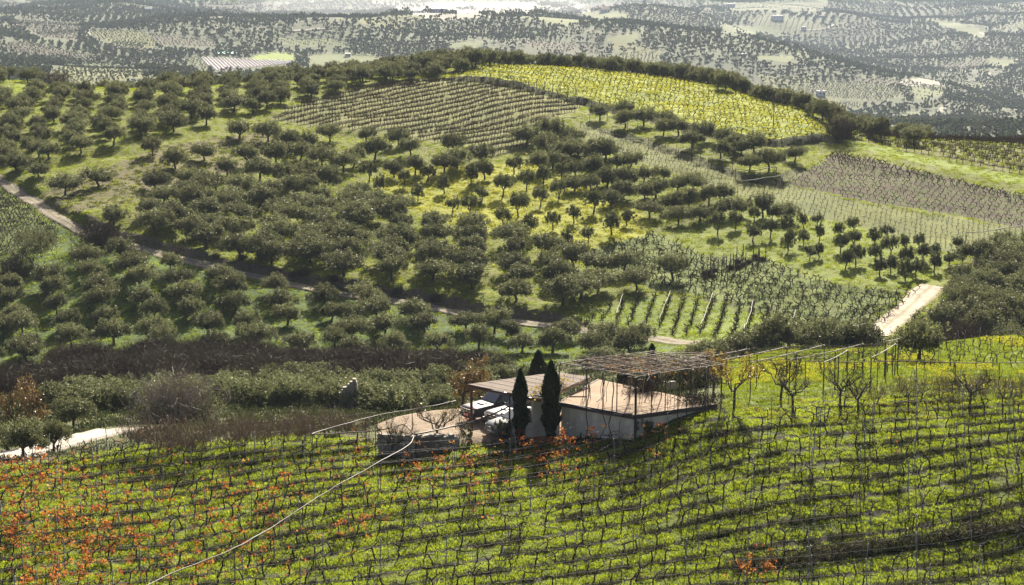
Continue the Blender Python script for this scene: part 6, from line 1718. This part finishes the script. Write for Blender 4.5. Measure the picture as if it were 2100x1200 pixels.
    if kind == 'pickup':
        mb = MB(); mb.box((1.25, 0, 1.11), (0.42, 0.55, 0.07)); mb.build('bonnet_scoop', paint, t)
        mb = MB(); mb.box((-2.05, 0, 1.085), (0.6, 1.4, 0.03)); mb.build('load_bed', M['black_plastic'], t)
    tag(t, label, 'car' if kind != 'pickup' else 'pickup truck')
    return t
HD = math.atan2(-0.58, -0.81); hv = np.array([math.cos(HD), math.sin(HD)]); lv = np.array([-hv[1], hv[0]])
wc = atz(997, 867, PAD_Z)[:2]
c1 = wc - hv * 1.48 - lv * 0.76
car('pickup_truck', (c1[0], c1[1], PAD_Z), HD, M['grey_paint'], M['black_plastic'], 'pickup', 'dark grey pickup truck at the outer side of the carport with bonnet in sun')
c2 = c1 + np.array([1.50, -1.45])
car('pickup_truck', (c2[0], c2[1], PAD_Z), HD + 0.05, M['silver'], M['grey_paint'], 'pickup', 'silver pickup truck parked in the middle between the dark pickup and the small car')
tip = atz(1011, 893, PAD_Z)[:2]
c3 = tip - hv * 1.75 + lv * 0.15
car('small_car', (c3[0], c3[1], PAD_Z), HD - 0.08, M['blue_silver'], M['blue_silver'], 'hatch', 'silver small car with rounded nose behind the low wall and slender cypress')

# ------------------------------------------------------------------ fruit trees, near olives
def bare_tree(px, py, Y, H, spread, label, seed, leafmat=None, nleaf=0, trunk=0.35, name='fruit_tree', twig_n=260, tm='bramble_twig'):
    r = np.random.default_rng(seed)
    b = at(px, py, Y); b[2] = ground(b[0], b[1])
    t = empty(name, b)
    mb = MB(); fork = np.array([r.normal(0, 0.06), r.normal(0, 0.06), H * trunk])
    mb.tube([(0, 0, -0.2), fork * [0.4, 0.4, 0.5], fork], [0.10, 0.08, 0.075], 7)
    tips = []
    n1 = 6
    for i in range(n1):
        a = 6.283 * i / n1 + r.normal(0, 0.3)
        e = fork + np.array([math.cos(a) * spread * r.uniform(0.5, 0.8), math.sin(a) * spread * r.uniform(0.5, 0.8), H * r.uniform(0.22, 0.4)])
        P = limb(r, fork, e, 0.25); mb.tube(P, np.linspace(0.055, 0.025, len(P)), 5)
        for _ in range(4):
            e2 = e + np.array([math.cos(a + r.normal(0, 0.8)) * spread * 0.4, math.sin(a + r.normal(0, 0.8)) * spread * 0.4, H * r.uniform(0.02, 0.26)])
            q_ = limb(r, P[r.integers(2, 5)], e2, 0.2, 4); mb.tube(q_, np.linspace(0.025, 0.009, 4), 4); tips += [q_[1], q_[2], q_[3]]
    mb.build('trunk', M['bark'], t, None, True)
    tips = np.array(tips); k = r.integers(0, len(tips), twig_n)
    B_ = tips[k]; T_ = B_ + np.c_[r.normal(0, 0.22, (twig_n, 2)), r.uniform(0.0, 0.5, twig_n)]
    obj('twigs', twig_mesh(r, B_, T_, 0.008, M[tm], 0.12, 2), t)
    if nleaf:
        k = r.integers(0, twig_n, nleaf)
        V, F = leaves(r, B_[k] + (T_[k] - B_[k]) * r.uniform(0, 1, (nleaf, 1)) + r.normal(0, 0.05, (nleaf, 3)), 0.11, 0.07, -0.2)
        obj('leaves', mk_mesh('leaves', V, [F], leafmat), t)
    return tag(t, label, 'tree')
bare_tree(1505, 850, 116.2, 3.2, 1.5, 'small fruit tree with yellow leaves at the right corner of the shed', 1101, M['yellow_leaf'], 900, 0.36)
bare_tree(1462, 838, 118.5, 2.8, 1.2, 'bare brown fruit tree behind the yellow leaved one', 1102)
bare_tree(1600, 832, 120.0, 3.0, 1.4, 'bare fruit tree with dense twigs, second to the right of the yellow one', 1103, twig_n=420)
bare_tree(1626, 852, 116.8, 2.4, 1.1, 'bare fruit tree with thin pale trunk before the dense twiggy one', 1104, twig_n=300, tm='grey_twig', trunk=0.5)
bare_tree(1722, 840, 119.0, 3.0, 1.5, 'bare fruit tree with open vase shaped crown and thick dark trunk', 1105, twig_n=300, trunk=0.42)
bare_tree(1760, 845, 118.5, 2.3, 1.0, 'small bare fruit tree leaning beside the vase shaped one', 1106, twig_n=220, trunk=0.4)
bare_tree(1988, 838, 121.0, 2.7, 1.7, 'bare fruit tree at the far right of the row', 1107, twig_n=400, trunk=0.45)
bare_tree(803, 928, 111.5, 2.6, 1.3, 'bare shrubby tree before the rough stone wall', 1108, M['yellow_leaf'], 60, 0.3, twig_n=420)
bare_tree(897, 906, 115.2, 2.4, 1.3, 'bare shrubby tree at the edge of the yard beside the stone wall', 1109, M['yellow_leaf'], 80, 0.3, twig_n=420)
bare_tree(1355, 805, 123.0, 3.0, 1.2, 'yellow leaved tree behind the pergola beside the thin cypress', 1110, M['yellow_leaf'], 500, 0.3)
bare_tree(1585, 296, 352, 6.0, 1.2, 'tall bare tree on the bank under the yellow vineyard', 1111, twig_n=160, trunk=0.55, name='bare_tree')
bare_tree(948, 845, 128, 3.4, 1.0, 'slim brown tree with dry leaves left of the carport', 1112, M['autumn_bush_leaf'], 700, 0.25, name='bare_tree')
one_bush(975, 842, 129, 1.6, 3.6, M['autumn_bush_leaf'], 421, 'yellow-brown bush rising behind the carport', nl=2400)
one_bush(1400, 800, 126, 2.2, 2.2, M['bush_leaf'], 422, 'green bush behind the right half of the pergola', nl=3600)
one_bush(1440, 792, 127, 2.0, 2.4, M['autumn_bush_leaf'], 423, 'yellowish bush behind the right corner of the pergola', nl=2200)
one_bush(1035, 902, 115.2, 0.7, 1.5, M['bush_leaf'], 424, 'dark leafy shrub before the silver small car', nl=1200, leaf=0.1)
one_bush(958, 908, 115.0, 0.5, 0.9, M['bush_leaf'], 425, 'small green shrub at the foot of the brown carport post', nl=700, leaf=0.1)
one_bush(1320, 885, 113.0, 0.9, 1.2, M['bush_leaf'], 426, 'leafy shrub at the right end of the pale shed wall', nl=1400, leaf=0.1)
rose = at(948, 895, 116.4); rose[2] = ground(*rose[:2])
rt = empty('rose_bush', rose); r = np.random.default_rng(77); n = 40
B_ = np.c_[r.normal(0, 0.08, (n, 2)), np.zeros(n)]; T_ = B_ + np.c_[r.normal(0, 0.3, (n, 2)), r.uniform(0.6, 1.8, n)]
obj('stems', twig_mesh(r, B_, T_, 0.01, M['vine_bark']), rt)
V, F = leaves(r, T_[r.integers(0, n, 160)] - np.c_[np.zeros((160, 2)), r.uniform(0, 0.8, 160)], 0.1, 0.07); obj('leaves', mk_mesh('rose_leaves', V, [F], M['bush_leaf']), rt)
M['rose'] = leaf_mat('rose_petal', [(0.5, 0.02, 0.05), (0.6, 0.04, 0.08)], 0.3, 0.05)
V, F = leaves(r, np.repeat(T_[[3, 9, 15]], 14, 0) + r.normal(0, 0.04, (42, 3)), 0.1, 0.1); obj('flower', mk_mesh('rose_flowers', V, [F], M['rose']), rt)
tag(rt, 'straggly rose bush with red flowers beside the brown carport post', 'rose bush')
def near_olive(px, py, Y, s, v, label, sz=None):
    b = at(px, py, Y); b[2] = ground(b[0], b[1])
    t = empty('olive_tree', b, rng.uniform(0, 6)); t.scale = (s, s, (sz or s))
    obj('crown', OLIVE[v][0], t); obj('trunk', OLIVE[v][1], t)
    tag(t, label, 'tree')
near_olive(1885, 742, 145.0, 0.80, 2, 'lone round olive tree with dark trunk standing on the flower meadow', 0.92)
near_olive(50, 950, 114.6, 0.68, 1, 'olive tree before the concrete lane at the left edge', 0.72)
near_olive(110, 936, 116.0, 0.50, 4, 'smaller olive tree before the concrete lane, right of its neighbour', 0.62)
near_olive(15, 925, 122.0, 0.6, 0, 'olive tree half hidden behind the one before the concrete lane')
near_olive(150, 890, 133.0, 0.62, 5, 'olive tree beyond the concrete lane beside the broad grey bush')

# ------------------------------------------------------------------ hoses and overhead poles
def hose(name, pts, rad, label, mat='hose', cat='hose', posts=(), pmat='dark_post'):
    P = np.array(pts)
    d = np.r_[0, np.cumsum(np.linalg.norm(np.diff(P, axis=0), axis=1))]
    q_ = np.linspace(0, d[-1], max(10, int(d[-1] / 0.35)))
    S = np.stack([pchip(d, P[:, k], q_) for k in range(3)], 1)
    S[1:-1] += 0.02 * np.stack([vnoise(q_ * 1.1, q_ * 0, s_) for s_ in (81, 82, 83)], 1)[1:-1]
    t = empty(name, S[0]); mb = MB(); mb.tube(S - S[0], rad, 7); mb.build('run', M[mat], t, None, True)
    for p in posts:
        p = np.asarray(p); g = ground(p[0], p[1])
        mb = MB(); mb.tube([[p[0], p[1], g - 0.3] - S[0], [p[0] + 0.01, p[1], (g + p[2]) / 2] - S[0], [p[0], p[1], p[2] - rad] - S[0]], 0.03, 6); mb.build('post', M[pmat], t)
    return tag(t, label, cat)
h2 = [above(x, y, h) for x, y, h in ((850,892,1.75),(845,905,1.75),(836,914,1.75),(800,935,1.8),(780,946,1.8),(740,969,1.8),(700,991,1.8),(660,1015,1.8),(620,1040,1.8),(560,1080,1.8),(520,1103,1.8),(480,1125,1.8),(400,1157,1.8),(350,1177,1.8),(305,1199,1.8),(240,1228,1.8))]
hose('irrigation_hose', h2, 0.030, 'long pale hose slanting down across the vineyard on posts', posts=[h2[i] for i in (2, 4, 6, 8, 9, 11, 13)])
h3 = [above(x, y, 1.7) for x, y in ((640,890),(670,891),(700,888),(770,883),(800,878),(826,871),(838,880),(850,892))]
hose('irrigation_hose', h3, 0.035, 'dark hose looping along the vineyard edge before the stone wall', 'dark_post', posts=[h3[3]])
h4 = [above(x, y, 1.75) for x, y in ((640,890),(670,880),(705,870),(750,858),(790,849),(845,840),(880,834),(935,822))]
hose('irrigation_hose', h4, 0.030, 'pale hose rising above the bare trees left of the carport', posts=[h4[0], h4[3], h4[5]])
h1 = [at(1297,849,112.5), at(1240,849,113.7), at(1203,837,114.6), at(1150,827,115.4), at(1113,815,115.0), at(1097,811,114.9), at(1071,817,114.6), at(1043,834,114.4), at(966,866,114.2), at(930,875,113.9)] + [above(x, y, 1.75) for x, y in ((900,881),(870,887),(850,892))]
hose('irrigation_hose', h1, 0.05, 'dark hose running from the shed roof across the carport front', 'hose')
h5 = [above(x, y, 1.9) for x, y in ((1652,741),(1720,742),(1800,742),(1880,741),(1960,744),(2050,744),(2160,743))]
hose('irrigation_hose', h5, 0.03, 'dark hose on posts along the upper edge of the right hand vines', 'dark_post', posts=h5[:-1])
h6 = [above(x, y, 1.2, 118) for x, y in ((445,872),(480,869),(560,864),(640,858),(720,852),(770,846))]
hose('irrigation_hose', h6, 0.025, 'thin dark line strung along the foot of the gully bushes', 'dark_post', posts=h6[::2])
OPS = []
OP = [((1410,734),(1467,722)),((1417,735),(1537,715)),((1453,743),(1614,711)),((1540,743),(1691,707)),((1620,738),(1771,705)),((1690,743),(1739,718)),((1787,733),(1837,705)),((1816,700),(1843,694)),((1400,738),(1450,728))]
for i, (a, b) in enumerate(OP):
    h_ = 2.3 if i != 7 else 2.6
    A, B = above(*a, h_, 60, 160), above(*b, h_ + 0.1, 60, 160)
    OPS.append((A, B))
    t = empty('overhead_pole', A); g = np.linspace(0, 1, 6)[:, None]; Q = (B - A) * g; Q[1:-1, 2] -= np.array([0.05, 0.08, 0.08, 0.05]) * 0.8
    mb = MB(); mb.tube(Q, 0.032, 6); mb.build('crossbar', M['pole'], t)
    for q_ in (Q[0], Q[3], Q[5]):
        w_ = q_ + A; mb = MB(); mb.tube([q_ * [1, 1, 0] + [0, 0, ground(w_[0], w_[1]) - 0.3 - A[2]], q_ - [0, 0, 0.8], q_ - [0, 0, 0.047]], 0.04, 6); mb.build('post', M['dark_post'], t)
    tag(t, 'pale overhead pole beyond the fruit trees, %s from left by far end' % ordn([1, 2, 3, 4, 6, 5, 7, 8, 0][i]), 'pole', 'overhead poles beyond the fruit trees')
# wires from the pergola across the overhead poles
order_ = [0, 1, 2, 3, 4, 6]
for k, f in enumerate((0.05, 0.28, 0.5, 0.72, 0.95)):
    Q = [G3 + (G4 - G3) * f] + [OPS[i][0] + (OPS[i][1] - OPS[i][0]) * f + [0, 0, 0.04] for i in order_]
    P = []
    for a, b in zip(Q[:-1], Q[1:]):
        for u in np.linspace(0, 1, 5)[:-1]: P.append(a + (b - a) * u - [0, 0, 0.22 * u * (1 - u)])
    P.append(Q[-1]); mb = MB(); mb.tube(np.array(P), 0.014, 4)
    tag(mb.build('trellis_wire', M['pole']), 'long wire from the pergola across the overhead poles, %s from the near ends' % ordn(k), 'wire', 'wires over the fruit trees')
# vines, posts of the meadow beyond
MV = []
for r_ in range(10, 45):
    for c_ in range(-10, 60):
        p = O2 + (c_ * 1.6 + 0.7 * (r_ % 2) + rng.normal(0, 0.2)) * RD + r_ * 2.1 * RN
        if 120 < p[1] < 158 and abs(p[0] / p[1]) < 0.3: MV.append(p)
MV = np.array(MV); mz = height(MV[:, 0], MV[:, 1]); mpx, mpy = proj(MV[:, 0], MV[:, 1], mz)
k = inpoly(mpx, mpy, [(1500,800),(1620,745),(1700,740),(1840,715),(1960,705),(2400,690),(2400,800),(1900,795),(1700,800)])
MV, mz = MV[k], mz[k]; kk = rng.random(len(MV)) < 0.8
scatter('meadow_vines', 'vine', np.c_[MV, mz][kk], rng.uniform(0.8, 1.1, kk.sum()), 'bare vines standing in rows over the flower meadow behind the fruit trees', 'vines', rot=ROWANG + rng.normal(0, 0.2, kk.sum()))
kk = rng.random(len(MV)) < 0.3
scatter('meadow_posts', 'post', np.c_[MV, mz][kk], rng.uniform(0.9, 1.1, kk.sum()), 'thin posts standing over the flower meadow behind the fruit trees', 'posts')
# canes over that trellis
r = np.random.default_rng(1200); n = 700
x_, y_ = r.uniform(1400, 1850, n), None
Bp = np.array([above(x, 745 - (x - 1400) * 0.06 + r.uniform(-12, 14), r.uniform(1.2, 2.2), 100, 160) for x in x_[:220]])
B_ = np.repeat(Bp, 3, 0) + r.normal(0, 0.35, (660, 3)) * [1, 1, 0.4]
o = obj('trellis_canes', twig_mesh(r, B_, B_ + np.c_[r.normal(0, 0.6, (660, 2)), r.normal(0, 0.2, 660)], 0.011, M['bramble_twig'], 0.15)); tag(o, 'tangle of bare canes hanging in the overhead poles', 'canes', None, 'stuff')

# ------------------------------------------------------------------ far buildings and field covers
def far_house(px, py, wpx, dm, hpx, label, roof='red_roof', ymin=520, wall_m='white_wall', nw=3, rz=0.2, flat=True):
    b = hit1(px, py, ymin); Y = b[1]; w = wpx / FPX * Y; h = hpx / FPX * Y
    t = empty('house', b, rz)
    mb = MB(); mb.box((0, 0, h / 2 - 1), (w, dm, h + 2)); mb.build('wall', M[wall_m], t)
    mb = MB()
    if flat: mb.box((0, 0, h + 0.2), (w + 0.5, dm + 0.5, 0.4))
    else:
        e = 0.4; mb.add([(-w/2-e, -dm/2-e, h), (w/2+e, -dm/2-e, h), (w/2+e, dm/2+e, h), (-w/2-e, dm/2+e, h), (-w/2-e, 0, h + dm * 0.28), (w/2+e, 0, h + dm * 0.28)], [[0,1,5,4],[2,3,4,5],[0,3,2,1]]); mb.add([(-w/2-e, -dm/2-e, h), (-w/2-e, 0, h + dm*0.28), (-w/2-e, dm/2+e, h), (w/2+e, -dm/2-e, h), (w/2+e, dm/2+e, h), (w/2+e, 0, h + dm*0.28)], [[0,1,2],[3,4,5]])
    mb.build('roof', M[roof], t)
    for i in range(nw):
        x = -w / 2 + w * (i + 0.5) / nw
        mb = MB(); mb.box((x, -dm / 2 - 0.04, h * 0.55), (min(1.4, w / nw * 0.45), 0.12, min(1.5, h * 0.4))); mb.build('window', M['window_glass'], t)
    mb = MB(); mb.box((w * 0.36, -dm / 2 - 0.05, 1.0), (1.0, 0.1, 2.0)); mb.build('door', M['dark_post'], t)
    return tag(t, label, 'house')
hs = far_house(1683, 196, 15, 7, 9, 'white cottage with a small red rooftop turret beside the striped field', 'white_wall', 1200, nw=2)
mb = MB(); mb.box((0.4, 0, 9 / FPX * hs.location.y + 0.9), (2.2, 2.2, 1.2)); mb.build('turret', M['red_roof'], hs)
far_house(305, 27, 14, 8, 9, 'white house with pale blue roof on the far left hills', 'grey_roof', 900, flat=False)
far_house(858, 30, 26, 25, 9, 'long pale factory hall in the white haze', 'grey_roof', 2500, nw=5)
far_house(898, 39, 30, 25, 9, 'pale factory hall with blue band, nearer of the two halls', 'grey_roof', 2200, nw=5)
far_house(1240, 26, 18, 12, 7, 'white house with pink roof in the bright fields at the top', 'red_roof', 2500, flat=False)
far_house(1594, 40, 22, 14, 8, 'white block of houses among trees at upper right', 'white_wall', 2500, nw=4)
far_house(1686, 36, 12, 10, 4, 'low building with pinkish roof at upper right', 'red_roof', 2500)
far_house(713, 116, 10, 7, 6, 'small white hut beyond the crest left of the summit', 'white_wall', 520)
far_house(1498, 14, 16, 10, 6, 'white villa among dark trees near the top edge', 'grey_roof', 3000)
far_house(2024, 95, 5, 6, 4, 'tiny white hut below the pale road at far right', 'white_wall', 1800, nw=1)
far_house(1648, 60, 8, 8, 5, 'small white house at the end of the pale farm road', 'white_wall', 2500, nw=2)
far_house(1524, 116, 7, 8, 5, 'small white house under the wooded knoll', 'white_wall', 1800, nw=2)
# white film over the rows of the ploughed plot far left
for i in range(24):
    t = i / 23.0
    a = (410 + (590 - 410) * t, 117.5 + 8.5 * t); b = (440 + (604 - 440) * t, 146 - 16 * t)
    A, B = hit1(*a, 560, 2500), hit1(*b, 560, 2500)
    g = np.linspace(0, 1, 14)[:, None]; P = A + (B - A) * g
    d = (B - A)[:2] / np.linalg.norm((B - A)[:2]); n_ = np.array([-d[1], d[0]])
    w_ = 0.17 * (590 - 410) / 24 / FPX * A[1]
    rows_ = []
    for o_, z_ in ((-1, 0.0), (-0.6, 0.6), (0, 0.85), (0.6, 0.6), (1, 0.0)):
        X = P[:, 0] + n_[0] * o_ * w_; Y = P[:, 1] + n_[1] * o_ * w_; rows_.append(np.c_[X, Y, height(X, Y) + z_ + 0.05])
    V = np.stack(rows_, 1).reshape(-1, 3); i_ = np.arange(13)[:, None] * 5 + np.arange(4)[None]
    o = obj('row_cover', mk_mesh('row_cover', V, [np.stack([i_, i_ + 5, i_ + 6, i_ + 1], -1).reshape(-1, 4)], M['plastic_white'], True))
    tag(o, 'white plastic tunnel over a crop row far left, %s from left' % ordn(i), 'crop cover', 'white crop covers')
gn = line_hits([(446,112),(492,111),(490,106),(450,107)], 560)
X = np.linspace(446, 492, 12); top = line_hits([(x, 108) for x in X], 560); bot = line_hits([(x, 112.5) for x in X], 560)
V = np.vstack([top, bot]) + [0, 0, 1.0]; o = obj('shade_net', mk_mesh('shade_net', V, [np.array([[i, i + 1, 13 + i, 12 + i] for i in range(11)])], M['net_green'])); tag(o, 'strip of turquoise net beside the white crop rows', 'net')
